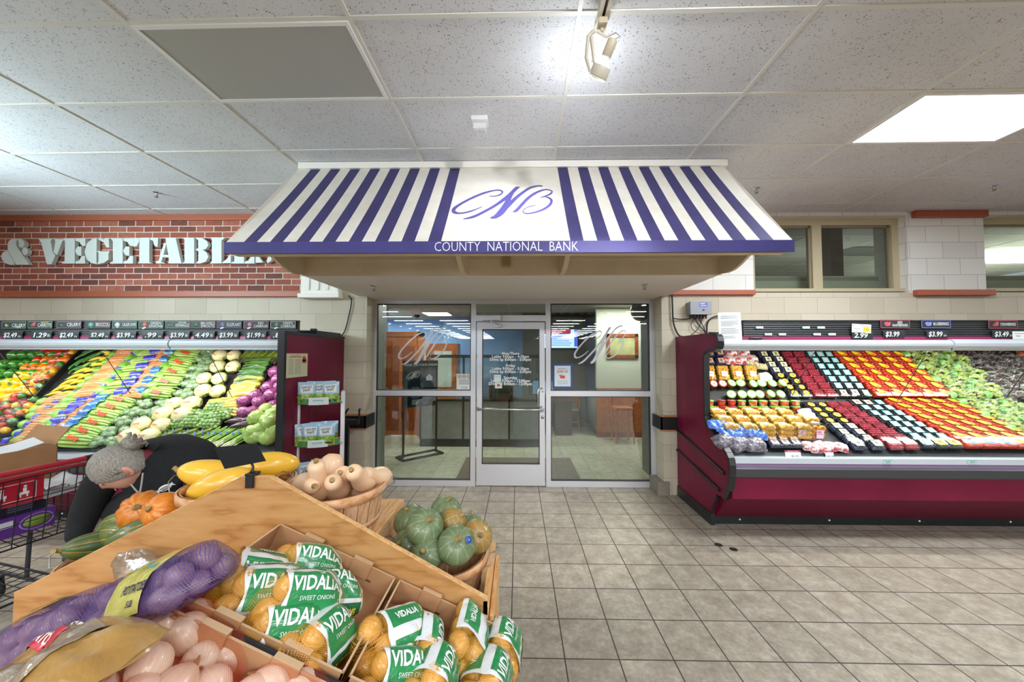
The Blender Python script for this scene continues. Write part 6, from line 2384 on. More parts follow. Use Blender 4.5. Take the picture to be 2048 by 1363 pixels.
def tray(label, x0, x1, y0, y1, h=0.088, slot=True):
    """x0/x1 measured along the slope from the ridge"""
    o0 = bedR(RXX + x0 / math.sqrt(1 + SL * SL), (y0 + y1) / 2, 0.004)
    t_ = thing('cardboard_tray', label, 'cardboard tray')
    t_.matrix_world = basis(o0, S_, (0, 1, 0))
    L, D, th = x1 - x0, y1 - y0, 0.005
    MB().box(0, L, -D / 2, D / 2, 0, th).build('tray_floor', M_card, t_)
    b = MB()
    for k, (p, q) in enumerate((((0, -D / 2), (L, -D / 2)), ((0, D / 2 - th), (L, D / 2 - th)), ((0, -D / 2), (0, D / 2)), ((L - th, -D / 2), (L - th, D / 2)))):
        if k < 2:
            # long wall with a stepped top edge and notched tabs
            P = [(0, 0), (L, 0), (L, h), (L * .80, h), (L * .78, h * .80), (L * .62, h * .80), (L * .60, h), (L * .40, h), (L * .38, h * .80), (L * .22, h * .80), (L * .20, h), (0, h)] if False else [(0, 0), (L, 0), (L, h), (0, h)]
            y = p[1]
            b.prism(P, y, y + th, 'y', 0)
            b.box(0, L, y - .0003, y + th + .0003, h, h + .0012, 1)
            for c in (.30, .72):
                b.box(L * c - .035, L * c + .035, y - .006, y + th + .006, h - .045, h + .010, 0)
                b.box(L * c - .035, L * c + .035, y - .0062, y + th + .0062, h + .010, h + .0115, 1)
                b.box(L * c - .052, L * c + .052, y - .0012, y + th + .0012, h - .050, h - .044, 2)
        else:
            x = p[0]
            b.box(x, x + th, -D / 2, D / 2, 0, h, 0)
            b.box(x - .0003, x + th + .0003, -D / 2, D / 2, h, h + .0012, 1)
    b.build('tray_wall', [M_card, M_cardedge, mat('cardboard_slot', '54402f', .8)], t_)
    if slot:
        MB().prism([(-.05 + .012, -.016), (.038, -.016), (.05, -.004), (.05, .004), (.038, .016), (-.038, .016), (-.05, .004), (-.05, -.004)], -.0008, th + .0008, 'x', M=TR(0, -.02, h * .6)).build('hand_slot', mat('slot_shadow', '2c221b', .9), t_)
    return t_


tray('brown cardboard tray of green labelled onion bags against the plywood panel', 0.045, 0.50, 0.905, 1.285)
tray('brown cardboard tray of green labelled onion bags at the low right end', 0.515, 0.93, 0.905, 1.285, slot=False)
tray('brown cardboard tray holding the red net onions in front of the black rail', 0.045, 0.50, 0.44, 0.87, slot=False)
tray('brown cardboard tray at the bottom edge holding a second red net onion bag', 0.515, 0.93, 0.44, 0.87, slot=False)


# ------------------------------------------------------------------ net bags
def net_mat(name, c, k, wdt, body=0.12, rough=0.35):
    """mesh of strings: opaque strands on two diagonals, clear between"""
    m, t = new_mat(name)
    tc = t.n('ShaderNodeTexCoord')
    sp = t.n('ShaderNodeSeparateXYZ')
    nv = t.n('ShaderNodeTexNoise', Scale=9.0, Detail=2.0)
    t.l(tc.outputs['Object'], nv.inputs['Vector'])
    ad = t.n('ShaderNodeVectorMath', operation='MULTIPLY_ADD')
    t.l(nv.outputs['Color'], ad.inputs[0])
    ad.inputs[1].default_value = (.03, .03, .03)
    t.l(tc.outputs['Object'], ad.inputs[2])
    t.l(ad.outputs[0], sp.inputs[0])
    y = t.math('ADD', sp.outputs[1], t.math('MULTIPLY', sp.outputs[2], 0.8))
    x = sp.outputs[0]
    sa = t.math('FRACT', t.math('MULTIPLY', t.math('ADD', x, t.math('MULTIPLY', y, .7)), k))
    sb = t.math('FRACT', t.math('MULTIPLY', t.math('SUBTRACT', x, t.math('MULTIPLY', y, .7)), k))
    f_ = t.math('MAXIMUM', t.math('LESS_THAN', sa, wdt), t.math('LESS_THAN', sb, wdt))
    f_ = t.math('MAXIMUM', f_, body)
    tr = t.n('ShaderNodeBsdfTransparent')
    t.b.inputs['Base Color'].default_value = lin(c)
    t.b.inputs['Roughness'].default_value = rough
    mx = t.n('ShaderNodeMixShader')
    t.l(f_, mx.inputs[0])
    t.l(tr.outputs[0], mx.inputs[1])
    t.l(t.b.outputs[0], mx.inputs[2])
    t.l(mx.outputs[0], t.out.inputs[0])
    return m


def onion_mat(name, c, c2, c3):
    m, t = new_mat(name)
    tc = t.n('ShaderNodeTexCoord')
    sp = t.n('ShaderNodeSeparateXYZ')
    t.l(tc.outputs['Object'], sp.inputs[0])
    an = t.math('ARCTAN2', sp.outputs[1], sp.outputs[0])
    cb = t.n('ShaderNodeCombineXYZ')
    t.l(t.math('MULTIPLY', an, 3.0), cb.inputs[0])
    t.l(t.math('MULTIPLY', sp.outputs[2], 6.0), cb.inputs[1])
    n1 = t.noise(cb.outputs[0], 2.4, 3, .6)
    n2 = t.noise(tc.outputs['Object'], 14, 3, .5)
    col = t.ramp(t.math('ADD', t.math('MULTIPLY', n1, .7), t.math('MULTIPLY', n2, .3)), [(.3, lin(c2)), (.5, lin(c)), (.7, lin(c3))])
    oi = t.n('ShaderNodeObjectInfo')
    hs = t.n('ShaderNodeHueSaturation')
    t.l(t.math('MULTIPLY_ADD', oi.outputs['Random'], .16, .92), hs.inputs['Value'])
    t.l(col, hs.inputs['Color'])
    t.l(hs.outputs[0], t.b.inputs['Base Color'])
    t.b.inputs['Roughness'].default_value = .28
    t.b.inputs['Coat Weight'].default_value = .35
    t.b.inputs['Coat Roughness'].default_value = .2
    t.bump(n1, .12, .002)
    return m


M_oniony = onion_mat('yellow_onion', 'dba458', 'c28238', 'ebc88c')
M_onionw = onion_mat('pale_onion', 'ecdcc4', 'dcc3a2', 'f1e8d8')
M_nety = net_mat('yellow_net', 'eba81e', 150, .10, .05)
M_netr = net_mat('red_net', 'ea4a2a', 300, .10, .0)
M_netp = net_mat('purple_net', '5c4284', 170, .19, .09)


def onion_mesh(m, r, name):
    def d(th, ph, v):
        return 1 + .10 * math.exp(-(ph / .28) ** 2) + .03 * math.exp(-((PI - ph) / .2) ** 2) + .012 * math.cos(3 * th)
    b = MB()
    b.ball(r, r, r * .90, 20, 14, 0, None, d)
    b.tube([(0, 0, r * .92), (.003, 0, r * 1.08), (.007, .002, r * 1.22)], [r * .16, r * .09, r * .05], 7, mi=1)
    b.lathe([(r * .12, -r * .90), (r * .06, -r * .95), (0, -r * .94)], 8, 1)
    return b.data(name, [m, mat('onion_neck', '9a7546', .8)])


def hull(points, sub=2, smooth=1):
    bm = bmesh.new()
    for p in points:
        bm.verts.new(p)
    r_ = bmesh.ops.convex_hull(bm, input=bm.verts)
    junk = [e for e in (r_['geom_interior'] + r_['geom_unused']) if isinstance(e, bmesh.types.BMVert)]
    bmesh.ops.delete(bm, geom=list(set(junk)), context='VERTS')
    for _ in range(sub):
        long_ = [e for e in bm.edges if e.calc_length() > .022]
        if long_:
            bmesh.ops.subdivide_edges(bm, edges=long_, cuts=1, use_grid_fill=False)
            bmesh.ops.triangulate(bm, faces=bm.faces)
    for _ in range(smooth):
        bmesh.ops.smooth_vert(bm, verts=bm.verts, factor=.4, use_axis_x=True, use_axis_y=True, use_axis_z=True)
    bmesh.ops.recalc_face_normals(bm, faces=bm.faces)
    return bm


def onion_points(centers, r):
    pts = []
    for c in centers:
        for k in range(26):
            z = 1 - 2 * (k + .5) / 26
            q = math.sqrt(1 - z * z)
            a = k * 2.39996
            pts.append(Vector(c) + Vector((q * math.cos(a), q * math.sin(a), z)) * r)
    return pts


M_bandw = mat('onion_film_white', 'eceef0', .28, coat=.6, bump=(55, .55, .005))
M_bandg = mat('onion_film_green', '1f8a4c', .28, coat=.6, bump=(55, .6, .005))
M_bandt = mat('onion_film_print', 'eef0ee', .4)
M_bandy = mat('onion_film_yellow', 'f2d53a', .4)
M_bandd = mat('onion_film_dark', '1c6a3a', .35, coat=.4)
M_bandr = mat('onion_film_red', 'c23a3a', .4)


def fine(me, e=.007):
    """letters cut into small faces so that they can lie on a curved bag"""
    bm = bmesh.new()
    bm.from_mesh(me)
    for _ in range(3):
        bmesh.ops.triangulate(bm, faces=bm.faces)
        bmesh.ops.subdivide_edges(bm, edges=[q for q in bm.edges if q.calc_length() > e], cuts=1)
    o = bpy.data.meshes.new('lettering')
    bm.to_mesh(o)
    bm.free()
    return o


def vidalia(variant=0):
    def f():
        t_ = thing('onion_bag', 'x', 'bagged onions')
        rnd = random.Random(100 + variant)
        r = .040
        base = [(-.085, -.042, .040), (-.088, .042, .042), (-.005, -.044, .040), (-.002, .044, .040), (.078, -.04, .040), (.080, .042, .041), (-.048, .0, .088), (.036, .002, .088)]
        cs = [(x + rnd.uniform(-.006, .006), y + rnd.uniform(-.005, .005), z + rnd.uniform(0, .004)) for x, y, z in base]
        me = onion_mesh(M_oniony, r, 'onion')
        for c in cs:
            o = bpy.data.objects.new('onion', me)
            COL.objects.link(o)
            o.parent = t_
            o.location = c
            o.rotation_euler = (rnd.uniform(0, 3), rnd.uniform(-1.5, 1.5), rnd.uniform(0, 6))
        pts = onion_points(cs, r + .0055)
        # gathered net ends
        for s_ in (-1, 1):
            for k in range(6):
                a = 2 * PI * k / 6
                pts.append(Vector((s_ * .148, .02 * math.cos(a), .035 + .012 * math.sin(a))))
        bm = hull(pts)
        bvh = BVHTree.FromBMesh(bm)
        me2 = bpy.data.meshes.new('net')
        bm.to_mesh(me2)
        bm.free()
        me2.materials.append(M_nety)
        for p in me2.polygons: p.use_smooth = True
        o = bpy.data.objects.new('net', me2)
        COL.objects.link(o)
        o.parent = t_

        def S(x, s, off=.0015):
            a = s / .075
            ax0 = Vector((x, 0, .045))
            d = Vector((0, math.sin(a), math.cos(a)))
            hit = bvh.ray_cast(ax0 + d * .3, -d)
            q = hit[0] if hit[0] is not None else ax0 + d * .02
            w_ = .0035 * nz((x, s, variant), 30, variant)
            return q + d * (off + w_)
        x0, x1, sh0 = -.062, .122, -.02
        b = MB()

        def band(u, v):
            x = x0 + (x1 - x0) * u + .006 * math.sin(v * 17 + variant)
            return S(x, sh0 + (v - .5) * .30)
        b.grid(band, 14, 26, 0)
        b.build('printed_band', [M_bandw], t_)
        b = MB()
        gx0, gx1, sh = x0 + .012, x1 - .010, -.035
        b.grid(lambda u, v: S(gx0 + (gx1 - gx0) * u, sh + (v - .5) * .105, .0024), 12, 12, 0)
        b.grid(lambda u, v: S(gx0 + .008 + (gx1 - gx0 - .01) * u, sh - .088 + (v - .5) * .046, .0024), 10, 6, 1)
        b.grid(lambda u, v: S(gx0 + .008 + (gx1 - gx0 - .01) * u, sh + .115 + (v - .5) * .06, .0024), 10, 6, 0)

        def drape(txt, size, cx, cs_, mi, off, sx=1.0, o_=.0):
            m0 = fine(text_mesh(txt, size, offset=o_))
            vs = [S(cx + v.co.x * sx, cs_ + v.co.y, off) for v in m0.vertices]
            b.add(vs, [tuple(p.vertices) for p in m0.polygons], mi)
        drape('VIDALIA', .046, (gx0 + gx1) / 2, sh + .016, 2, .0042, .92, .0012)
        drape('SWEET ONIONS', .016, (gx0 + gx1) / 2 + .004, sh - .018, 2, .0042, .95)
        drape('BLAND FARMS', .024, (gx0 + gx1) / 2 + .002, sh - .088, 3, .0042, .74, .0006)
        drape('VIDALIA', .028, (gx0 + gx1) / 2, sh + .115, 2, .0042, .9, .001)
        b.build('band_print', [M_bandg, M_bandd, M_bandt, M_bandy], t_)
        return t_
    return Maker(f)


VB = [vidalia(0), vidalia(1)]


def put_bag(mk, px, py, h, spin, tipx, tipy, label, group, scale=1.0):
    p = onplane(px, py, bedR(RXX, 0, h), Nn)
    M = basis(p, S_, (0, 1, 0)) @ RZ(spin) @ RY(tipy) @ RX(tipx)
    M = M @ TR(0, 0, -.045)
    return mk(M.translation, M.to_euler(), label, group, scale)


OB = 'green labelled onion bags'
# centre px of each bag, height of its middle above the bed, spin in the bed plane
for (px, py, h, sp_, tx, ty, lab, k) in (
    (505, 1150, .060, .55, .25, .10, 'onion bag at the back left corner of the center tray, mostly green film showing', 0),
    (615, 1130, .062, .50, -.10, .0, 'onion bag at the back right of the center tray, white film toward the panel', 1),
    (650, 1190, .058, .60, -.45, .0, 'onion bag at the right side of the center tray, half under its neighbour', 0),
    (525, 1180, .100, .60, .10, -.05, 'onion bag on the left of the center tray, large bare onions at its end', 1),
    (570, 1255, .070, .55, .05, -.08, 'onion bag at the front left of the center tray beside the black rail', 0),
    (640, 1275, .075, 1.35, -.10, .05, 'onion bag at the front right corner of the center tray, lettering running upward', 1),
    (600, 1190, .125, .62, .0, .0, 'onion bag topping the heap in the center tray, green label flat upward', 0)):
    put_bag(VB[k], px, py, h * .85, sp_, tx + (.2 if abs(tx) < .5 else 0), ty, lab, OB, .88)
for (px, py, h, sp_, tx, ty, lab, k) in (
    (785, 1275, .070, .9, 1.0, .0, 'onion bag at the left of the low right tray, yellow netting facing out', 0),
    (845, 1290, .062, 1.75, .1, .0, 'onion bag in the middle of the low right tray, half hidden between two others', 1),
    (930, 1275, .090, 1.55, 1.15, .0, 'onion bag standing on edge in the low right tray, open netting showing', 0),
    (1000, 1290, .060, 1.45, -.35, .0, 'onion bag at the right end of the low right tray, hanging over its edge', 1),
    (790, 1350, .050, .5, -.2, .0, 'onion bag at the bottom left of the low right tray', 0),
    (865, 1352, .075, 1.5, -.1, .0, 'onion bag at the bottom middle of the low right tray, green label upward', 1),
    (975, 1362, .075, 1.4, -.1, .0, 'onion bag at the bottom right of the low right tray, green label upward', 0)):
    put_bag(VB[k], px, py, h * .85, sp_, tx + (.2 if abs(tx) < .5 else 0), ty, lab, OB, .88)


def rednet(name, label, centers, r, Mw, knot):
    t_ = thing(name, label, 'bagged onions', (0, 0, 0), group=None)
    t_.matrix_world = Mw
    me = onion_mesh(M_onionw, r, 'onion')
    rnd = random.Random(len(centers))
    for c in centers:
        o = bpy.data.objects.new('onion', me)
        COL.objects.link(o)
        o.parent = t_
        o.location = c
        k = rnd.uniform(.9, 1.08)
        o.scale = (k, k * rnd.uniform(.92, 1.0), k * 1.12)
        o.rotation_euler = (rnd.uniform(.4, 1.3), rnd.uniform(-.9, .9), rnd.uniform(0, 6))
    pts = onion_points(centers, r * 1.24)
    for kk in range(8):
        a = 2 * PI * kk / 8
        pts.append(Vector(knot) + Vector((.012 * math.cos(a), .012 * math.sin(a), .004 * math.sin(3 * a))))
    bm = hull(pts)
    me2 = bpy.data.meshes.new('net')
    bm.to_mesh(me2)
    bm.free()
    me2.materials.append(M_netr)
    for p in me2.polygons: p.use_smooth = True
    o = bpy.data.objects.new('net', me2)
    COL.objects.link(o)
    o.parent = t_
    b = MB()
    kn = Vector(knot)
    b.tube([kn + Vector((-.008, 0, 0)), kn + Vector((.008, 0, .004))], .011, 8, mi=0)
    b.grid(lambda u, v: kn + Vector(((u) * .05, (v - .5) * (.02 + .05 * u), .012 * math.sin(7 * v) * u + .01)), 4, 6, 1)
    b.build('net_tie', [mat('tie_clip', 'd8c06a', .4), M_netr], t_)
    return t_


def trayM(px, py, h):
    p = onplane(px, py, bedR(RXX, 0, h * .8), Nn)
    return basis(p, S_, (0, 1, 0))


def loc_in(Mw, px, py, h):
    return Mw.inverted() @ onplane(px, py, bedR(RXX, 0, h * .8), Nn)


Mw = trayM(330, 1330, .0)
cen = [loc_in(Mw, px, py, h) for (px, py, h) in ((312, 1258, .062), (375, 1265, .066), (238, 1310, .055), (300, 1330, .085), (400, 1320, .05), (462, 1308, .045), (345, 1380, .075), (420, 1375, .055), (180, 1390, .05), (270, 1400, .07), (390, 1230, .05))]
rednet('onion_net_bag', 'bag of pale onions in red netting in the front tray below the black rail', cen, .043, Mw, loc_in(Mw, 440, 1345, .05))
Mw = trayM(560, 1385, .0)
cen = [loc_in(Mw, px, py, h) for (px, py, h) in ((540, 1372, .06), (600, 1378, .055), (500, 1400, .05), (570, 1430, .06), (640, 1420, .05))]
rednet('onion_net_bag', 'bag of pale onions in red netting just entering the bottom edge of the picture', cen, .043, Mw, loc_in(Mw, 650, 1372, .04))
Mw = trayM(100, 1400, .0)
cen = [loc_in(Mw, px, py, h) for (px, py, h) in ((95, 1385, .07), (150, 1400, .06), (60, 1440, .06))]
rednet('onion_net_bag', 'bag of pale onions in red netting at the bottom left corner beside brown potatoes', cen, .043, Mw, loc_in(Mw, 170, 1372, .05))

# ------------------------------------------------------------------ potato bags on the left slope
M_potp = mat('potato_in_net', '8d6c78', .5, var=('b08f90', 22, .4, .62), coat=.5, bump=(70, .6, .004))
M_gold = mat('gold_label', 'b5ad4e', .3, var=('c9c06a', 30), coat=.7, bump=(60, .7, .006))
M_navy = mat('label_navy', '2c2a4c', .4)
M_tealp = mat('label_teal_print', '3fa8a0', .4)


def potbag(label, L, w, Mw, seed, lab_u, lab_s):
    t_ = thing('potato_bag', label, 'bagged potatoes')
    t_.matrix_world = Mw
    rnd = random.Random(seed)
    cs = []
    n = int(L / .062)
    for i in range(n):
        for j in range(3):
            cs.append(Vector(((i + .5 - n / 2) * .062 + rnd.uniform(-.008, .008), (j - 1) * w * .31 + rnd.uniform(-.008, .008), .036 + rnd.uniform(0, .006))))
        for j in range(2):
            cs.append(Vector(((i + .5 - n / 2) * .062 + rnd.uniform(-.012, .012), (j - .5) * w * .33, .072 + rnd.uniform(0, .008))))
    b = MB()
    for c in cs:
        b.ball(.037, .030, .030, 12, 8, 0, TR(*c) @ RZ(rnd.uniform(-.6, .6)) @ RY(rnd.uniform(-.3, .3)), lumpy(.06, 2, rnd.random() * 9))
    b.build('potatoes', M_potp, t_)
    pts = onion_points(cs, .043)
    pts += [Vector((s_ * (L / 2 + .05), .015 * math.cos(k), .03 + .01 * math.sin(k))) for s_ in (-1, 1) for k in range(6)]
    bm = hull(pts, smooth=1)
    bvh = BVHTree.FromBMesh(bm)
    me2 = bpy.data.meshes.new('net')
    bm.to_mesh(me2); bm.free()
    me2.materials.append(M_netp)
    for p in me2.polygons: p.use_smooth = True
    o = bpy.data.objects.new('net', me2); COL.objects.link(o); o.parent = t_

    def S(x, s, off):
        a = s / .08
        d = Vector((0, math.sin(a), math.cos(a)))
        h_ = bvh.ray_cast(Vector((x, 0, .04)) + d * .3, -d)
        q = h_[0] if h_[0] is not None else Vector((x, 0, .04)) + d * .03
        return q + d * (off + .003 * nz((x, s, seed), 25, seed))
    b = MB()
    x0, x1 = lab_u
    b.grid(lambda u, v: S(x0 + (x1 - x0) * u, lab_s[0] + (lab_s[1] - lab_s[0]) * v, .003), 12, 16, 0)
    xm, sm, hh = (x0 + x1) / 2, (lab_s[0] + lab_s[1]) / 2, (lab_s[1] - lab_s[0])
    for k in range(7):       # sunburst
        a = R(15 + 25 * k)
        P = [(xm - .035 + .006 * math.cos(a), sm + hh * .04 + .006 * math.sin(a)), (xm - .035 + .04 * math.cos(a - .13), sm + hh * .04 + .04 * math.sin(a - .13)), (xm - .035 + .04 * math.cos(a + .13), sm + hh * .04 + .04 * math.sin(a + .13))]
        b.poly([S(p[0], p[1], .006) for p in P], 1 if k % 2 else 2)
    for txt, size, cx, cs_, mi in (('POTATOES', .022, xm + .03, sm - hh * .22, 3), ('PURPLE', .014, xm + .032, sm + hh * .05, 1), ('5 LB', .013, xm + .032, sm - hh * .38, 3)):
        m0 = fine(text_mesh(txt, size, offset=.0006))
        b.add([S(cx + v.co.x * .8, cs_ + v.co.y, .0058) for v in m0.vertices], [tuple(p.vertices) for p in m0.polygons], mi)
    b.build('label_band', [M_gold, M_tealp, mat('label_sun', 'e3c92e', .4), M_navy], t_)
    return t_


def leftM(px, py, h, ang):
    p = onplane(px, py, bedL(RXX, 0, h), NnL)
    return basis(p, -SLv, (0, 1, 0)) @ RZ(ang) @ TR(0, 0, -h * .9)


potbag('purple net potato bag highest on the left slope, label across its middle', .34, .20, leftM(330, 1178, .05, -.25), 4, (-.03, .10), (-.12, .03))
potbag('purple net potato bag lower on the left slope with a sunburst label', .34, .20, leftM(110, 1265, .05, -.1), 9, (-.12, -.0), (-.02, .09))
# brown potato bag with a clear window
t_ = thing('potato_bag', 'brown paper potato bag with clear window and red band at the lower left', 'bagged potatoes')
t_.matrix_world = leftM(110, 1335, .045, -.35)
b = MB(); pillow(b, .42, .22, .085, 0, seed=12, wr=.02, nu=20, nv=14)
b.build('paper_bag', mat('kraft_film', 'b48b4c', .32, var=('a57c40', 8), coat=.6, bump=(30, .5, .008)), t_)
b = MB()


def pz(x, y, off=.003):
    k = max(0.0, 1 - (2 * abs(x / .42)) ** 3) * max(0.0, 1 - (2 * abs(y / .22)) ** 3)
    return (x, y, .0102 + .9 * .085 * k ** .55 + .02 * nz((x, y, 1), 22, 12) * (.4 + k) + off)


b.grid(lambda u, v: pz(-.02 + .15 * u, -.075 + .12 * v), 10, 8, 0)
b.build('clear_window', mat('window_potato', '8f7a66', .2, var=('a48f78', 16), coat=.8, bump=(40, .7, .008)), t_)
b = MB()
b.grid(lambda u, v: pz(-.13 + .15 * u, -.005 + .03 * v, .004), 10, 4, 0)
for txt, size, cx, cy, mi in (('RUSSET', .036, -.10, .055, 1), ('POTATOES', .022, -.055, .010, 1)):
    m0 = fine(text_mesh(txt, size, offset=.0008))
    b.add([pz(cx + v.co.x * .85, cy + v.co.y, .0065) for v in m0.vertices], [tuple(p.vertices) for p in m0.polygons], mi)
b.build('bag_print', [mat('band_red', 'c9283c', .35, coat=.4), mat('print_pale', 'e6dfd0', .4)], t_)
p = U(290, 1118, 'y', YP - .03)
b = MB()
b.ball(.075, .035, .055, 22, 14, 0, None, lambda th, ph, v: 1 + .45 * nz(v, 3.2, 4))
o = b.build('plastic_wrap', film_mat('crumpled_film', (250, 252, 252), .38, 38, .3))
o.location = (p.x, YP - .06, p.z - .01)
tag(o, 'crumpled clear plastic bag against the plywood panel above the purple potatoes', 'plastic bag')

# ------------------------------------------------------------------ bushel baskets and squash
M_slat = wood_mat('basket_slat', 'd9a77c', 'c8946a', 'e3ba94', 'z', 3, .6, 5)
M_hoop = wood_mat('basket_hoop', 'd19b6e', 'bd8556', 'dcae86', 'x', 2, .55, 3)
M_wire = mat('handle_wire', '9a9a98', .35, .8)


def mk_basket():
    t_ = thing('bushel_basket', 'x', 'basket')
    b = MB()
    n = 22
    for k in range(n):
        a0, a1 = 2 * PI * (k + .03) / n, 2 * PI * (k + .97) / n
        b.grid(lambda u, v, a0=a0, a1=a1: ((.160 + .042 * v) * math.cos(a0 + (a1 - a0) * u), (.160 + .042 * v) * math.sin(a0 + (a1 - a0) * u), .2 * v), 3, 2)
        b.grid(lambda u, v, a0=a0, a1=a1: ((.155 + .042 * v) * math.cos(a0 + (a1 - a0) * u), (.155 + .042 * v) * math.sin(a0 + (a1 - a0) * u), .2 * v), 3, 2, flip=True)
    b.lathe([(0, .004), (.157, .004)], 22)
    b.build('slats', M_slat, t_)
    MB().lathe([(.202, .165), (.209, .167), (.210, .198), (.202, .201)], 36).lathe([(.196, .168), (.190, .168), (.191, .200), (.197, .201)], 36).build('rim_hoop', M_hoop, t_)
    MB().lathe([(.172, .045), (.176, .045), (.181, .068), (.177, .068)], 36).build('lower_hoop', M_hoop, t_)
    for s_ in (-1, 1):
        b = MB()
        b.tube([(s_ * .212, -.05, .185), (s_ * .232, -.055, .19), (s_ * .25, -.035, .225), (s_ * .252, 0, .24), (s_ * .25, .035, .225), (s_ * .232, .055, .19), (s_ * .212, .05, .185)], .0022, 6)
        b.build('wire_handle', M_wire, t_)
    return t_


MBk = Maker(mk_basket)
bk = {}
for key, (x, y, z, lab) in {'y': (-1.195, 1.545, ZU, 'wooden bushel basket of yellow squash on the top left of the plywood stand'), 'b': (-.775, 1.535, ZU, 'wooden bushel basket of pale butternut squash on the top right of the stand'),
                            'k': (-.338, 1.575, ZL, 'wooden bushel basket of green kabocha squash on the lower right step'), 'c': (-1.655, 1.53, ZL + .005, 'wooden bushel basket of striped squash on the lower left step')}.items():
    MBk((x, y, z), (0, 0, jit(.3)), lab, 'bushel baskets')
    bk[key] = Vector((x, y, z))
M_sqstem = mat('squash_stem', 'a58a55', .7, var=('86703f', 40))
M_spag = veg_mat('spaghetti_squash', 'efc043', 'e6ae2e', 5, .3, .4)
M_butt = veg_mat('butternut', 'ecc8a6', 'e5b78e', 6, .4, .25)


def gourd_mat(name, c, c2, c3, ribs, spots=.12):
    """ribbed rind: streaks along the meridians with blotches"""
    m, t = new_mat(name)
    tc = t.n('ShaderNodeTexCoord')
    sp = t.n('ShaderNodeSeparateXYZ')
    t.l(tc.outputs['Object'], sp.inputs[0])
    an = t.math('ARCTAN2', sp.outputs[1], sp.outputs[0])
    rib = t.math('ABSOLUTE', t.math('SINE', t.math('MULTIPLY', an, ribs / 2)))
    n1 = t.noise(tc.outputs['Object'], 26, 4, .65)
    n2 = t.noise(tc.outputs['Object'], 7, 2, .5)
    pale = t.math('MULTIPLY', t.math('LESS_THAN', rib, t.math('MULTIPLY_ADD', n1, .5, -.10)), .8)
    base = t.ramp(t.math('ADD', t.math('MULTIPLY', n1, .6), t.math('MULTIPLY', n2, .4)), [(.35, lin(c)), (.62, lin(c2))])
    base = t.mix(pale, base, c3)
    oi = t.n('ShaderNodeObjectInfo')
    hs = t.n('ShaderNodeHueSaturation')
    t.l(t.math('MULTIPLY_ADD', oi.outputs['Random'], .2, .9), hs.inputs['Value'])
    t.l(base, hs.inputs['Color'])
    t.l(hs.outputs[0], t.b.inputs['Base Color'])
    t.b.inputs['Roughness'].default_value = .4
    t.b.inputs['Coat Weight'].default_value = .2
    t.bump(n1, .25, .002)
    return m


M_kab = gourd_mat('kabocha_green', '5b6d48', '7a8963', '9aa576', 10)
M_kabo = gourd_mat('kabocha_orange', 'a8763a', '7c7a46', 'c99a58', 10)
M_pumo = gourd_mat('orange_squash', 'd8801f', 'c96a17', 'b8932f', 10)
M_acorn = gourd_mat('green_ribbed', '3c5230', '5a6a34', 'c98a30', 8)
M_acorn2 = gourd_mat('mixed_ribbed', '6f7a34', '4a5e30', 'd99a3a', 8)


def mk_spag():
    t_ = thing('spaghetti_squash', 'x', 'squash')
    b = MB(); b.ball(.145, .068, .068, 26, 16, 0, None, lambda th, ph, v: 1 + .03 * nz(v, 1.6, 2)); b.build('flesh', M_spag, t_)
    MB().tube([(-.14, 0, 0), (-.152, .002, .004), (-.162, .004, .008)], [.014, .010, .011], 8).build('stem', M_sqstem, t_)
    return t_


def mk_butt():
    t_ = thing('butternut_squash', 'x', 'squash')
    prof = [(0, -.085), (.03, -.082), (.052, -.062), (.061, -.03), (.058, .005), (.047, .04), (.041, .075), (.041, .115), (.036, .135), (.02, .146), (0, .148)]
    b = MB(); b.lathe(prof, 22); b.build('flesh', M_butt, t_)
    MB().tube([(0, 0, .143), (.001, 0, .155), (.003, .001, .164)], [.014, .010, .012], 7).build('stem', M_sqstem, t_)
    MB().lathe([(.009, -.0845), (.004, -.0855), (0, -.085)], 8).build('blossom_scar', M_sqstem, t_)
    return t_


def mk_round(name, m, r, flat, ribs, stem=True, rib=.05):
    def f():
        t_ = thing(name, 'x', 'squash')
        b = MB()
        b.ball(r, r, r * flat, 40, 16, 0, None, lambda th, ph, v: 1 + rib * (abs(math.sin(ribs / 2 * th)) - .6) * math.sin(ph) - .12 * math.exp(-(ph / .3) ** 2) - .10 * math.exp(-((PI - ph) / .3) ** 2))
        b.build('flesh', m, t_)
        MB().tube([(0, 0, r * flat * .84), (.003, 0, r * flat * 1.0), (.01, .002, r * flat * 1.12)], [.015, .009, .011], 7).build('stem', M_sqstem, t_)
        return t_
    return Maker(f)


def at_px(px, py, y):
    return U(px, py, 'y', y)


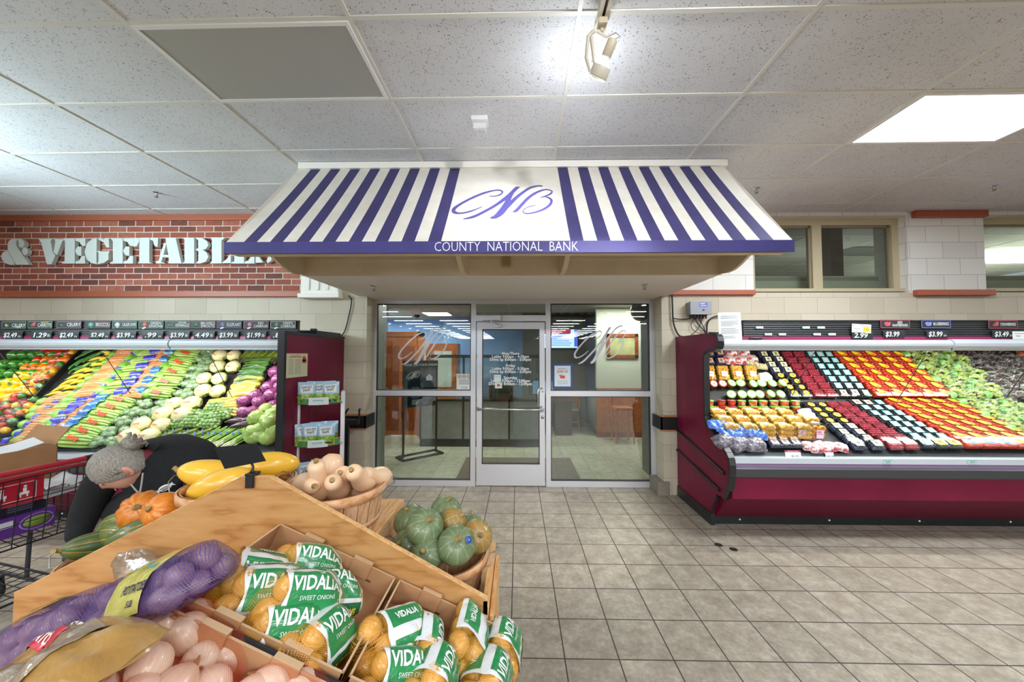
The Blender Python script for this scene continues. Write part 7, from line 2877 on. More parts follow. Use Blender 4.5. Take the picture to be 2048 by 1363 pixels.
sm = Maker(mk_spag)
for (px, py, y, rot, lab) in ((425, 945, 1.50, (.1, .25, .35), 'yellow spaghetti squash at the back left of the top left basket'), (440, 966, 1.43, (0, -.32, .15), 'yellow spaghetti squash lying across the front of the top left basket'),
                              (548, 928, 1.56, (.0, .05, .55), 'large yellow spaghetti squash at the right of the top left basket'), (485, 968, 1.58, (0, 0, .8), 'yellow spaghetti squash half hidden under the others in the top left basket')):
    sm(at_px(px - (14 if px > 500 else 0), py + 3, y + .05), rot, lab, 'yellow spaghetti squashes', .88)
bm_ = Maker(mk_butt)
for (px, py, y, rot, lab) in ((612, 972, 1.42, (1.35, .1, .75), 'butternut squash at the far left of the butternut basket, stem facing out'), (637, 972, 1.40, (.45, .0, .3), 'butternut squash standing second from the left at the front of the basket'),
                              (675, 978, 1.42, (1.0, .1, .2), 'butternut squash in the front middle of the basket, stem facing out'), (661, 942, 1.50, (2.75, .1, .2), 'butternut squash on top of the heap, round base upward'),
                              (699, 957, 1.50, (1.1, 0, .1), 'butternut squash behind the front row of the basket, stem facing out'), (725, 961, 1.44, (.95, .1, -.1), 'large butternut squash right of the basket middle, stem facing out'),
                              (757, 957, 1.52, (1.15, .1, -.3), 'butternut squash at the far right of the butternut basket'), (690, 985, 1.55, (1.4, .3, 1.2), 'butternut squash low in the middle of the basket, mostly covered')):
    bm_(at_px(px, py - 3, y + .07), rot, lab, 'butternut squashes', .80)
kg, ko = mk_round('kabocha_squash', M_kab, .077, .82, 10, rib=.02), mk_round('kabocha_squash', M_kabo, .077, .84, 10, rib=.02)
for (px, py, y, rot, k, lab, s_) in ((820, 1040, 1.64, (.4, -.3, 0), 'g', 'green kabocha squash at the back left of its basket', .95), (850, 1053, 1.50, (.55, .5, 0), 'g', 'grey green kabocha squash leaning at the left front of its basket', 1.0),
                                     (892, 1020, 1.72, (.2, .2, 0), 'g', 'green kabocha squash at the very top back of its basket', .95), (906, 1043, 1.60, (.8, .4, 1), 'o', 'orange flecked kabocha squash in the middle of the basket', .82),
                                     (940, 1050, 1.70, (.3, .3, 2), 'g', 'green kabocha squash at the back right of its basket', .85), (953, 1072, 1.57, (.9, .6, 0), 'o', 'orange and green kabocha squash at the right of its basket', .9),
                                     (913, 1089, 1.45, (.7, .25, 0), 'k', 'green kabocha squash at the front with a round blue sticker', .98), (854, 1108, 1.45, (.9, -.3, 0), 'g', 'green kabocha squash low at the front of its basket', .88),
                                     (812, 1090, 1.55, (.9, -.6, 0), 'g', 'dark green kabocha squash low at the left of its basket', .85), (890, 1085, 1.6, (0, 0, 0), 'g', 'green kabocha squash buried in the middle of its basket', .95)):
    o = (ko if k == 'o' else kg)(at_px(px, py, y), rot, lab, 'kabocha squashes', s_)
    if k == 'k':
        c = at_px(px, py, y)
        q = onplane(941, 1077, c - Vector((0, .04, 0)), Vector((0, 1, 0)))
        d = (q - c).normalized()
        Ms = (Matrix(o.matrix_world) if False else Matrix.LocRotScale(o.location, o.rotation_euler, o.scale)).inverted()
        loc = Ms @ (c + d * .0745)
        dl = (Ms.to_3x3() @ d).normalized()
        MB().lathe([(.014, 0), (.0135, .001), (0, .0016)], 16, 0).text('x', .012, TR(0, 0, .002), 1).build('sticker', [mat('sticker_blue', '2f4fa0', .35), mat('sticker_white', 'dfe6f2', .4)], o).matrix_local = Matrix.Translation(loc) @ dl.to_track_quat('Z', 'Y').to_matrix().to_4x4()
po_ = mk_round('orange_squash', M_pumo, .078, .86, 10, rib=.10)
for (px, py, y, rot, lab) in ((284, 1020, 1.52, (1.0, .2, .3), 'orange ribbed squash topping the lower left basket'), (326, 1020, 1.47, (1.1, -.4, 0), 'orange and green ribbed squash beside it against the panel edge')):
    po_(at_px(px, py, y), rot, lab, 'orange ribbed squashes', 1.0 if px < 300 else .9)


def mk_oblong():
    t_ = thing('striped_squash', 'x', 'squash')
    b = MB()
    b.ball(.055, .055, .125, 40, 18, 0, None, lambda th, ph, v: 1 + .09 * (abs(math.sin(4 * th)) - .6) * math.sin(ph))
    b.build('flesh', M_acorn, t_)
    MB().tube([(0, 0, .12), (.003, 0, .135), (.01, .003, .145)], [.013, .008, .010], 7).build('stem', M_sqstem, t_)
    return t_


def mk_oblong2():
    t_ = mk_oblong()
    [c for c in t_.children if c.name.startswith('flesh')][0].data.materials[0] = M_acorn2
    return t_


ob1, ob2 = Maker(mk_oblong), Maker(mk_oblong2)
for (px, py, y, rot, k, lab) in ((282, 1064, 1.45, (0, 1.25, .25), 1, 'long dark green ribbed squash across the lower left basket'), (205, 1088, 1.50, (1.3, .2, -.5), 1, 'green ribbed squash at the left rim of the lower left basket'),
                                 (240, 1046, 1.58, (.3, 1.2, .1), 2, 'yellow green ribbed squash at the back of the lower left basket'), (292, 1080, 1.42, (0, 1.2, .3), 2, 'orange and green ribbed squash low at the panel edge'),
                                 (232, 1068, 1.52, (.2, 1.3, -.2), 2, 'mottled ribbed squash in the middle of the lower left basket')):
    (ob1 if k == 1 else ob2)(at_px(px, py, y), rot, lab, 'striped ribbed squashes', .95)

# black card holder clipped at the peak
p0 = U(501, 955, 'y', YP - .004)
t_ = thing('sign_holder', 'blank black sign card in a clip at the peak of the plywood panel', 'sign holder', (p0.x, YP, p0.z))
MB().box(-.014, .014, -.012, -.003, -.035, .012).box(-.014, .014, .019, .026, -.02, .012).box(-.016, .016, -.012, .026, .008, .016).tube([(-.006, .005, .016), (.0, .004, .03), (.006, .005, .016)], .004, 6).build('clip', M_black, t_, bevel=.002)
c = [U(428, 894, 'y', YP + .02), U(512, 886, 'y', YP + .02), U(531, 921, 'y', YP - .01), U(449, 937, 'y', YP - .01)]
b = MB()
n = (c[1] - c[0]).cross(c[3] - c[0]).normalized()
vs = [q - Vector(t_.location) for q in c]
vs2 = [q + n * .004 for q in vs]
b.add(vs + vs2, [(0, 1, 2, 3), (7, 6, 5, 4), (0, 4, 5, 1), (1, 5, 6, 2), (2, 6, 7, 3), (3, 7, 4, 0)])
b.build('card', mat('card_black', '0c0c0d', .6, spec=.2), t_)
MB().tube([(0, .004, .02), (.0, .008, .035), (-.01, .012, .05)], .004, 6).build('stem', M_black, t_)
# ------------------------------------------------------------------ shopping cart beside the person
random.seed(5)
M_cwire = mat('cart_wire', '34343a', .4, .6)
M_cred = mat('cart_red', 'a81c2e', .35, coat=.3)
M_ctube = mat('cart_tube', '4a4d50', .35, .6)
A_c, B_c = Vector((-2.98, 1.85, 0)), Vector((-2.86, 2.38, 0))
e_c = (B_c - A_c).normalized()
CW = (B_c - A_c).length
n_c = Vector((e_c.y, -e_c.x, 0))
cart = thing('shopping_cart', 'dark wire shopping cart with red handle and red seat panel at the left edge', 'shopping cart')
cart.matrix_world = basis(A_c, e_c, -n_c)       # x along the handle, y down the cart's length, z up
CL = 0.92
ZT, ZB = 0.99, 0.58


def wire_panel(b, P, nu, nv, r=.0028, rr=.005):
    """P(u, v) corner-interpolating surface"""
    for i in range(nu + 1):
        b.tube([P(i / nu, 0), P(i / nu, 1)], rr if i in (0, nu) else r, 5)
    for j in range(nv + 1):
        b.tube([P(0, j / nv), P(1, j / nv)], rr if j in (0, nv) else r, 5)


b = MB()
wire_panel(b, lambda u, v: Vector((CW * u, .0 + .05 * (1 - v), ZB + (ZT - ZB) * v)), 9, 3)
wire_panel(b, lambda u, v: Vector((.04 + (CW - .08) * u, CL - .04 * (1 - v), ZB + .06 + (ZT - .06 - ZB) * v)), 8, 4)
for x in (0, CW):
    wire_panel(b, lambda u, v, x=x: Vector((x + (.04 if x == 0 else -.04) * u * .8, CL * u, ZB + .06 * u * (1 - v) + (ZT - ZB) * v)), 14, 4)
wire_panel(b, lambda u, v: Vector((.0 + CW * u, .05 + (CL - .08) * v, ZB + .06 * v)), 8, 14)
b.build('basket', M_cwire, cart)
b = MB()
wire_panel(b, lambda u, v: Vector((.03 + (CW - .06) * u, .10 + (CL - .12) * v, .24)), 7, 10, .003, .008)
b.build('lower_rack', M_cwire, cart)
b = MB()
for x in (.0, CW):
    b.tube([(x, .02, 1.02), (x, .04, ZB), (x, .10, .16), (x, .22, .15), (x, CL - .02, .155)], .013, 8)
    b.tube([(x, .58, ZB + .03), (x, .60, .16)], .013, 8)
b.tube([(0, CL - .02, .155), (CW * .5, CL + .03, .155), (CW, CL - .02, .155)], .013, 8)
b.build('frame', M_ctube, cart)
MB().tube([(-.01, -.06, 1.045), (CW - .06, -.06, 1.045)], .017, 12).build('handle', M_cred, cart)
MB().tube([(.03, -.02, 1.005), (CW - .04, -.02, 1.005)], .010, 10).build('seat_bar', M_cred, cart)
b = MB()
for x0, s_ in ((CW - .06, 1), (.0, -1)):
    b.tube([(x0, -.06, 1.045), (x0 + s_ * .05, -.06, 1.045), (x0 + s_ * .075, -.03, 1.04), (x0 + s_ * .075, .02, 1.01), (x0 + s_ * .06, .04, .96)], .019, 10)
b.build('handle_end', mat('cart_black', '1d1e20', .4), cart)
b = MB()
b.box(.02, CW - .20, .018, .026, ZT - .155, ZT - .01, 0)
for q in ((.05, CW - .23, ZT - .13, ZT - .127), (.05, CW - .23, ZT - .033, ZT - .03), (.05, .053, ZT - .13, ZT - .03), (CW - .233, CW - .23, ZT - .13, ZT - .03)):
    b.box(q[0], q[1], .0165, .018, q[2], q[3], 1)
for i in range(3):      # small white figures on the safety panel
    x = .095 + i * .085
    b.box(x - .02, x + .02, .0165, .018, ZT - .10, ZT - .085, 1)
    b.box(x - .016, x - .010, .0165, .018, ZT - .115, ZT - .10, 1)
    b.box(x + .010, x + .016, .0165, .018, ZT - .115, ZT - .10, 1)
    b.box(x - .004, x + .010, .0165, .018, ZT - .085, ZT - .062, 1)
    b.lathe([(.007, 0), (0, .001)], 10, 1, TR(x + .004, .0175, ZT - .053) @ RX(PI / 2))
b.build('seat_panel', [M_cred, mat('panel_white', 'e3dcdc', .5)], cart)
for (x, y) in ((.0, .16), (CW, .16), (.03, CL - .08), (CW - .03, CL - .08)):
    b = MB()
    b.lathe([(.062, -.014), (.066, -.010), (.066, .010), (.062, .014)], 22, 0, TR(x, y, .066) @ RY(PI / 2))
    b.lathe([(0, -.015), (.036, -.015), (.036, .015), (0, .015)], 16, 1, TR(x, y, .066) @ RY(PI / 2))
    c_ = b.build('caster', [mat('tyre_black', '161719', .5), mat('hub_grey', '5e6366', .4)], cart)
    MB().box(x - .024, x - .018, y - .018, y + .018, .06, .15).box(x + .018, x + .024, y - .018, y + .018, .06, .15).box(x - .024, x + .024, y - .02, y + .02, .142, .155).build('fork', M_ctube, c_)


def in_cart(name, label, cat, x, y, z, rz=0.0):
    t_ = thing(name, label, cat)
    t_.matrix_world = cart.matrix_world @ TR(x, y, z) @ RZ(rz)
    return t_


M_box = mat('box_brown', 'a77d56', .8, var=('9a7049', 5))
bx_ = in_cart('cardboard_box', 'open brown cardboard box with raised flaps standing in the cart basket', 'cardboard box', .26, .38, .86, .05)
b = MB()
w, d, h, t0 = .43, .36, .26, .006
b.box(-w / 2, w / 2, -d / 2, d / 2, 0, t0)
b.box(-w / 2, w / 2, -d / 2, -d / 2 + t0, 0, h)
b.box(-w / 2, w / 2, d / 2 - t0, d / 2, 0, h)
b.box(-w / 2, -w / 2 + t0, -d / 2, d / 2, 0, h)
b.box(w / 2 - t0, w / 2, -d / 2, d / 2, 0, h)
b.build('box_walls', M_box, bx_)
b = MB()
b.prism([(d / 2, h), (d / 2 + .05, h + .12), (d / 2 + .045, h + .122), (d / 2 - .005, h)], -w / 2 + .02, w / 2 - .10, 'x')
b.build('flap', mat('box_tan', 'bd9048', .75), bx_)
MB().prism([(w / 2, h), (w / 2 + .07, h + .10), (w / 2 + .066, h + .103), (w / 2 - .005, h)], -d / 2 + .02, d / 2 - .02, 'y').build('flap', M_box, bx_)
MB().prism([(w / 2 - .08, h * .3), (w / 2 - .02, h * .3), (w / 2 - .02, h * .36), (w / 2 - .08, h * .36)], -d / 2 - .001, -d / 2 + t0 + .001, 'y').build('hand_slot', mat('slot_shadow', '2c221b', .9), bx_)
o = MB().grid(lambda u, v: (-.20 + .36 * u, -.165 + .1 * v, .20 + .05 * u + .03 * v + .006 * math.sin(7 * u)), 8, 4).build('paper_sheet', mat('sheet_white', 'dfe3e6', .7))
o.matrix_world = bx_.matrix_world.copy()
o.location = Vector(o.location) + Vector((0, 0, .03))
tag(o, 'white paper sheet lying in the open brown box in the cart', 'paper')
b = MB()
b.grid(lambda u, v: (-.13 + .26 * u, -.10 + .2 * v, .05 + .035 * nz((u * 3, v * 3, 1), 1.3, 2) + .05 * math.sin(PI * u) * math.sin(PI * v)), 18, 14)
b.grid(lambda u, v: (-.13 + .26 * u, -.10 + .2 * v, .0), 2, 2, flip=True)
o = b.build('cloth', mat('cloth_white', 'd8d9dc', .85, var=('8b93c4', 9, .62, .7)))
o.matrix_world = cart.matrix_world @ TR(.46, .14, .83) @ RZ(.2)
tag(o, 'crumpled white cloth with blue marks on the seat of the cart', 'cloth')
pb_ = in_cart('produce_box', 'purple cardboard box with a green avocado oval in the bottom of the cart', 'cardboard box', .27, .34, .605, .04)
b = MB()
b.box(-.20, .20, -.16, .16, 0, .12, 0)
b.box(-.20, .02, -.162, -.1601, .062, .10, 1)
b.lathe([(.052, 0), (.052, .001), (0, .001)], 20, 2, TR(.12, -.1605, .058) @ RX(PI / 2), sx=1.15, sy=.62)
b.lathe([(.066, 0), (.066, .0006), (.058, .0006), (.058, 0)], 24, 3, TR(.12, -.1603, .058) @ RX(PI / 2), sx=1.15, sy=.75)
b.build('box_walls', [mat('box_purple', '5d2f8a', .6), mat('box_label', 'd8dbe6', .6), mat('avocado_green', '7f9a3a', .5), mat('box_lilac', '9d7cc4', .6)], pb_)
db = in_cart('produce_box', 'dark printed cardboard box stacked on the purple box in the cart', 'cardboard box', .25, .36, .727, .03)
b = MB()
b.box(-.19, .19, -.15, .15, 0, .10, 0)
b.box(-.19, .0, -.152, -.1501, .01, .04, 1)
for i in range(5):
    b.box(.03, .13, -.1515, -.1501, .02 + i * .014, .026 + i * .014, 2)
b.build('box_walls', [mat('box_navy', '23243a', .6), mat('box_stripe', '9a5a3a', .6), mat('box_print', '767a92', .6)], db)

# ------------------------------------------------------------------ the person bending over the squash
pm_ = thing('person', 'person with grey bun and black fleece jacket bending behind the squash baskets', 'person', (-2.22, 2.38, 0))
po0 = -Vector(pm_.location)
H0 = U(243, 934, 'y', 1.90)
NK = Vector((-2.02, 2.02, 1.155))
SLd = Vector((-1.84, 2.10, 1.09))     # her left shoulder (picture right)
SRd = Vector((-2.33, 2.00, 1.035))
HIP = Vector((-2.22, 2.40, .93))
M_skin = mat('skin', 'd3a08c', .5, var=('c68d7a', 14))
M_fleece = mat('black_fleece', '0e0f11', .95, var=('151719', 60), bump=(120, .35, .004))
M_jean = mat('blue_jeans', '3b4a66', .85, var=('2f3c55', 40))


def skinned(name, nodes, edges, root, m, parent, levels=2, smooth=True):
    me = bpy.data.meshes.new(name)
    idx = {k: i for i, k in enumerate(nodes)}
    me.from_pydata([Vector(v[0]) + po0 for v in nodes.values()], [(idx[a], idx[c]) for a, c in edges], [])
    o = bpy.data.objects.new(name, me)
    COL.objects.link(o)
    o.parent = parent
    sk = o.modifiers.new('skin', 'SKIN')
    sk.use_smooth_shade = True
    for k, v in nodes.items():
        d = me.skin_vertices[0].data[idx[k]]
        r = v[1]
        d.radius = r if hasattr(r, '__len__') else (r, r)
        d.use_root = (k == root)
    sb = o.modifiers.new('sub', 'SUBSURF')
    sb.levels = sb.render_levels = levels
    me.materials.append(m)
    return o


EL = U(392, 985, 'y', 1.98)
HL = U(372, 1000, 'y', 1.84)
ER = U(165, 1040, 'y', 1.98)
HR = U(148, 1098, 'y', 1.88)
body = {'pelvis': (HIP, .125), 'waist': (HIP.lerp(NK, .35) + Vector((0, 0, .03)), .115), 'chest': (HIP.lerp(NK, .72) + Vector((0, 0, .0)), .09), 'neck0': (NK, .045), 'neck1': (NK.lerp(H0, .55), .048), 'head': (H0, .06),
        'sl': (SLd, .04), 'el': (EL, .034), 'wl': (HL.lerp(EL, .4), .027), 'sr': (SRd, .04), 'er': (ER, .034), 'wr': (HR.lerp(ER, .4), .027),
        'hl': (HIP + Vector((.09, .0, -.08)), .085), 'kl': (HIP + Vector((.10, -.03, -.46)), .058), 'al': (HIP + Vector((.10, .05, -.84)), .04), 'tl': (HIP + Vector((.11, -.10, -.90)), .032),
        'hr': (HIP + Vector((-.09, .0, -.08)), .085), 'kr': (HIP + Vector((-.11, -.04, -.46)), .058), 'ar': (HIP + Vector((-.11, .04, -.84)), .04), 'tr': (HIP + Vector((-.12, -.11, -.90)), .032)}
be = [('pelvis', 'waist'), ('waist', 'chest'), ('chest', 'neck0'), ('neck0', 'neck1'), ('neck1', 'head'), ('chest', 'sl'), ('sl', 'el'), ('el', 'wl'), ('chest', 'sr'), ('sr', 'er'), ('er', 'wr'),
      ('pelvis', 'hl'), ('hl', 'kl'), ('kl', 'al'), ('al', 'tl'), ('pelvis', 'hr'), ('hr', 'kr'), ('kr', 'ar'), ('ar', 'tr')]
skinned('body', body, be, 'pelvis', M_skin, pm_)
jk = {'hem': (HIP + Vector((0, .03, -.02)), .145), 'tail': (HIP + Vector((0, .10, -.22)), .09), 'waist': (HIP.lerp(NK, .35) + Vector((0, 0, .05)), .165), 'chest': (HIP.lerp(NK, .72) + Vector((0, 0, .015)), .168), 'upper': (HIP.lerp(NK, .96), .135), 'collar': (NK.lerp(H0, .26), .088),
      'fr': (U(335, 972, 'y', 2.04), .15), 'belly': (U(290, 1010, 'y', 2.10), .15), 'lo': (U(235, 1035, 'y', 2.12), .14), 'sl': (SLd, .092), 'ml': (SLd.lerp(EL, .5), .078), 'el': (EL, .066), 'wl': (HL.lerp(EL, .25), .048), 'sr': (SRd, .092), 'mr': (SRd.lerp(ER, .5), .078), 'er': (ER, .066), 'wr': (HR.lerp(ER, .2), .046)}
skinned('fleece_jacket', jk, [('tail', 'hem'), ('hem', 'waist'), ('waist', 'chest'), ('chest', 'upper'), ('upper', 'collar'), ('upper', 'fr'), ('fr', 'belly'), ('belly', 'lo'), ('upper', 'sl'), ('sl', 'ml'), ('ml', 'el'), ('el', 'wl'), ('upper', 'sr'), ('sr', 'mr'), ('mr', 'er'), ('er', 'wr')], 'hem', M_fleece, pm_)
jn = {'seat': (HIP, .140)}
je = []
for s_, k in ((1, 'l'), (-1, 'r')):
    jn['h' + k] = (HIP + Vector((.09 * s_, 0, -.10)), .100)
    jn['k' + k] = (HIP + Vector((.105 * s_, -.035, -.46)), .074)
    jn['a' + k] = (HIP + Vector((.105 * s_, .045, -.83)), .060)
    je += [('seat', 'h' + k), ('h' + k, 'k' + k), ('k' + k, 'a' + k)]
skinned('jeans', jn, je, 'seat', M_jean, pm_)
for s_ in (1, -1):
    b = MB()
    c = HIP + Vector((.105 * s_, -.03, -HIP.z)) + po0
    b.ball(.048, .14, .055, 18, 10, 0, TR(c.x, c.y, .048), lambda th, ph, v: 1.0 if v.z > -.5 else .92)
    b.build('shoe', mat('shoe_dark', '26262a', .5), pm_)
# hands: palm and five bent fingers, the left one gloved in lavender
M_glove = mat('lavender_glove', 'a79ac9', .5)


def hand(wr, tip, out, m, nm, flip=1):
    """wr wrist point, tip direction, out = back-of-hand direction"""
    f_ = (tip - wr).normalized()
    up_ = (out - f_ * out.dot(f_)).normalized()
    sd = f_.cross(up_) * flip
    nodes = {'w': (wr, .024), 'p': (wr + f_ * .045, (.036, .02)), 'k': (wr + f_ * .078, (.038, .016))}
    ed = [('w', 'p'), ('p', 'k')]
    for i, (o_, L) in enumerate(((-.028, .062), (-.010, .075), (.010, .070), (.027, .055))):
        a = wr + f_ * .086 + sd * o_
        q = a + f_ * L * .45 - up_ * .008
        r_ = q + f_ * L * .35 - up_ * .026
        s2 = r_ + f_ * L * .05 - up_ * .022
        for n_, p_, rr in (('a', a, .0095), ('q', q, .0088), ('r', r_, .0082), ('s', s2, .007)):
            nodes['%s%d' % (n_, i)] = (p_, rr)
        ed += [('k', 'a%d' % i), ('a%d' % i, 'q%d' % i), ('q%d' % i, 'r%d' % i), ('r%d' % i, 's%d' % i)]
    t0_ = wr + f_ * .03 - sd * .034 - up_ * .006
    t1_ = t0_ + f_ * .035 - sd * .018 - up_ * .014
    t2_ = t1_ + f_ * .028 - up_ * .012
    nodes['t0'] = (t0_, .012); nodes['t1'] = (t1_, .0105); nodes['t2'] = (t2_, .008)
    ed += [('p', 't0'), ('t0', 't1'), ('t1', 't2')]
    return skinned(nm, nodes, ed, 'w', m, pm_, 2)


hand(HL.lerp(EL, .12), HL + (HL - EL) * .5, Vector((.3, -.2, .9)), M_glove, 'gloved_hand')
hand(HR.lerp(ER, .12), HR + (HR - ER) * .5, Vector((-.3, -.9, .1)), mat('dark_glove', '26282c', .7), 'gloved_hand', -1)
# head: crown toward the camera, face turned down and to the left
cr = Vector((-.42, -.60, .68)).normalized()
fc = Vector((-.52, -.50, -.69))
fc = (fc - cr * fc.dot(cr)).normalized()
lf = cr.cross(fc)
Mh_ = Matrix.Identity(4)
for i in range(3):
    Mh_[i][0], Mh_[i][1], Mh_[i][2], Mh_[i][3] = lf[i], -fc[i], cr[i], (H0 + po0)[i]
Mh_ = Mh_ @ Matrix.Scale(1.1, 4)
# local axes: +x her left, -y face, +z crown


def head_d(th, ph, v):
    k = 1.0
    f_ = max(0.0, -v.y)
    k += .16 * math.exp(-((v.x / .16) ** 2 + ((v.z + .12) / .16) ** 2)) * (f_ > .5)              # nose
    k -= .05 * math.exp(-(((abs(v.x) - .34) / .16) ** 2 + ((v.z - .06) / .13) ** 2)) * (f_ > .4)   # eye sockets
    k += .03 * math.exp(-((v.x / .3) ** 2 + ((v.z + .46) / .1) ** 2)) * (f_ > .4)                  # lips
    k += .05 * math.exp(-((v.x / .3) ** 2 + ((v.z + .78) / .14) ** 2)) * (f_ > .2)                 # chin
    k -= .10 * max(0, -v.z - .35) * (v.y > -.2)
    return k


b = MB()
b.ball(.073, .092, .112, 32, 24, 0, Mh_, head_d)
for s_ in (-1, 1):      # ears with a rim, closed eyelids, brows
    b.ball(.010, .020, .032, 12, 8, 0, Mh_ @ TR(s_ * .074, .012, -.012) @ RZ(-s_ * .35))
    b.ball(.006, .012, .020, 10, 6, 1, Mh_ @ TR(s_ * .080, .008, -.010) @ RZ(-s_ * .35))
    b.ball(.015, .006, .008, 10, 6, 0, Mh_ @ TR(s_ * .027, -.083, .008))
    b.tube([Mh_ @ Vector((s_ * (.012 + .03 * k / 4), -.0905 + .006 * k / 4, .024 + .004 * math.sin(PI * k / 4))) for k in range(5)], .0026, 6, mi=2)
    b.tube([Mh_ @ Vector((s_ * (.014 + .026 * k / 4), -.0895 + .004 * k / 4, .004 - .003 * math.sin(PI * k / 4))) for k in range(5)], .0016, 6, mi=2)
b.tube([Mh_ @ Vector((-.022 + .044 * k / 6, -.0885 + .005 * abs(k - 3) / 3, -.056 - .003 * math.cos(PI * (k - 3) / 6))) for k in range(7)], .0032, 6, mi=1)
b.build('head', [M_skin, mat('skin_pink', 'b9776a', .5), mat('brow', '8d857d', .8)], pm_)
M_hair, th_ = new_mat('grey_hair')
vec = th_.coord('Object', (60, 60, 14))
hn = th_.noise(vec, 3, 3, .6)
th_.l(th_.ramp(hn, [(.3, lin('6f6a62')), (.55, lin('928c83')), (.75, lin('aaa59c'))]), th_.b.inputs['Base Color'])
th_.b.inputs['Roughness'].default_value = .6
th_.bump(hn, .6, .004)
b = MB()
vs, fs = [], []
nu, nv = 36, 20
for j in range(nv + 1):
    ph = 2.25 * j / nv
    for i in range(nu):
        th = 2 * PI * i / nu
        # hairline: short over the face (-y), long at the nape
        lim = .52 + .48 * (0.5 + 0.5 * math.sin(th)) ** .6
        q = ph * lim
        d = Vector((math.sin(q) * math.cos(th), math.sin(q) * math.sin(th), math.cos(q)))
        k = 1.09 + .025 * nz(d, 6, 3) - (.05 if j == nv else 0)
        vs.append(Mh_ @ Vector((d.x * .073 * k * 1.03, d.y * .092 * k, d.z * .112 * k)))
for j in range(nv):
    for i in range(nu):
        l = (i + 1) % nu
        fs.append((j * nu + i, (j + 1) * nu + i, (j + 1) * nu + l, j * nu + l))
b.add(vs, fs, 0, True)
hair = b.build('hair', M_hair, pm_)
b = MB()
b.ball(.040, .034, .040, 18, 12, 0, Mh_ @ TR(.012, .105, .055), lumpy(.35, 3.5, 4))
for k in range(9):
    a = 2 * PI * k / 9
    b.tube([Mh_ @ Vector((.012 + .02 * math.cos(a), .11, .055 + .02 * math.sin(a))), Mh_ @ Vector((.012 + .045 * math.cos(a), .135, .055 + .045 * math.sin(a))), Mh_ @ Vector((.012 + .06 * math.cos(a + .5), .125, .055 + .055 * math.sin(a + .5)))], [.010, .007, .001], 6)
b.build('hair_bun', M_hair, hair)
b = MB()
for s_ in (-1, 1):      # loose locks falling beside the face
    for k in range(5):
        p0_ = Vector((s_ * (.055 + .006 * k), -.055 + .012 * k, .035))
        b.tube([Mh_ @ p0_, Mh_ @ (p0_ + Vector((s_ * .018, -.02, -.03))), Mh_ @ (p0_ + Vector((s_ * .012, -.035, -.075 - .006 * k)))] if s_ < 0 else [Mh_ @ p0_, Mh_ @ (p0_ + Vector((.006, .0, -.015))), Mh_ @ (p0_ + Vector((.008, .012, -.03)))], [.010, .009, .002], 6)
b.build('hair_lock', M_hair, hair)
# dark red shirt collar, drawstrings and embroidered patch
cc = NK.lerp(H0, .40) + po0
ax2 = (H0 - NK).normalized()
MB().lathe([(.050, -.075), (.058, -.04), (.059, 0), (.054, .02), (.047, .022)], 20, M=Matrix.Translation(cc) @ ax2.to_track_quat('Z', 'Y').to_matrix().to_4x4()).build('shirt_collar', mat('dark_red_shirt', '6b1f2c', .8), pm_)
b = MB()
for q in (((286, 945), (283, 968), (279, 990)), ((262, 968), (272, 980), (281, 988))):
    b.tube([U(px, py, 'y', 1.865 - .01 * i) + po0 for i, (px, py) in enumerate(q)], .004, 6)
b.build('drawstring', mat('cord_pale', '9d9791', .7), pm_)
lc = U(330, 975, 'y', 1.90) + po0
vx = Vector((.80, .1, .45)).normalized()
ML = basis(lc, vx, Vector((-.4, -.55, .75)))
b = MB()
b.ball(.034, .018, .002, 20, 6, 0, ML)
for s_ in (-1, 1):
    b.poly([ML @ Vector((s_ * .030, -.004, 0)), ML @ Vector((s_ * .048, -.014, 0)), ML @ Vector((s_ * .044, 0, 0)), ML @ Vector((s_ * .048, .012, 0)), ML @ Vector((s_ * .030, .006, 0))], 0)
for i in range(5):
    b.box(-.02 + .008 * i, -.014 + .008 * i, .002, .007, .0022, .003, 1, ML)
    b.box(-.018 + .008 * i, -.012 + .008 * i, -.008, -.003, .0022, .003, 1, ML)
b.build('jacket_patch', [mat('patch_white', 'e4e8e6', .7), mat('patch_ink', '3a4644', .7)], pm_)
# ------------------------------------------------------------------ snack rack and bag stand by the left case
random.seed(9)
M_rack = mat('rack_white', 'e4e5e7', .4)
M_rackstrip = mat('rack_strip', 'd3d6d8', .35)
rp = U(642, 850, 'y', 3.66)
RKX, RKY, RKA = -2.02, 3.66, R(20)
rack = thing('snack_rack', 'white wire snack rack with curved shelf fronts against the burgundy end panel', 'display rack')
rack.matrix_world = TR(RKX, RKY, 0) @ RZ(RKA)
WR, DR = .205, .13
shelves = []
for py in (800, 884, 960):
    shelves.append(U(642, py, 'y', 3.56).z)
zt = U(620, 795, 'y', 3.66).z + .06
b = MB()
for s_ in (-1, 1):
    b.box(s_ * WR - .018, s_ * WR + .018, -.03, .03, 0, shelves[0] + .07)
    b.box(s_ * WR * .93 - .012, s_ * WR * .93 + .012, DR - .02, DR, 0, shelves[0] + .07)
b.box(-WR, WR, DR - .012, DR, .05, .09)
b.box(-WR - .03, WR + .03, -.16, DR, 0, .03)
b.build('side_frame', M_rack, rack)


def front(u):
    x = -WR + 2 * WR * u
    return x, -.07 - .085 * math.sin(PI * u) ** .7


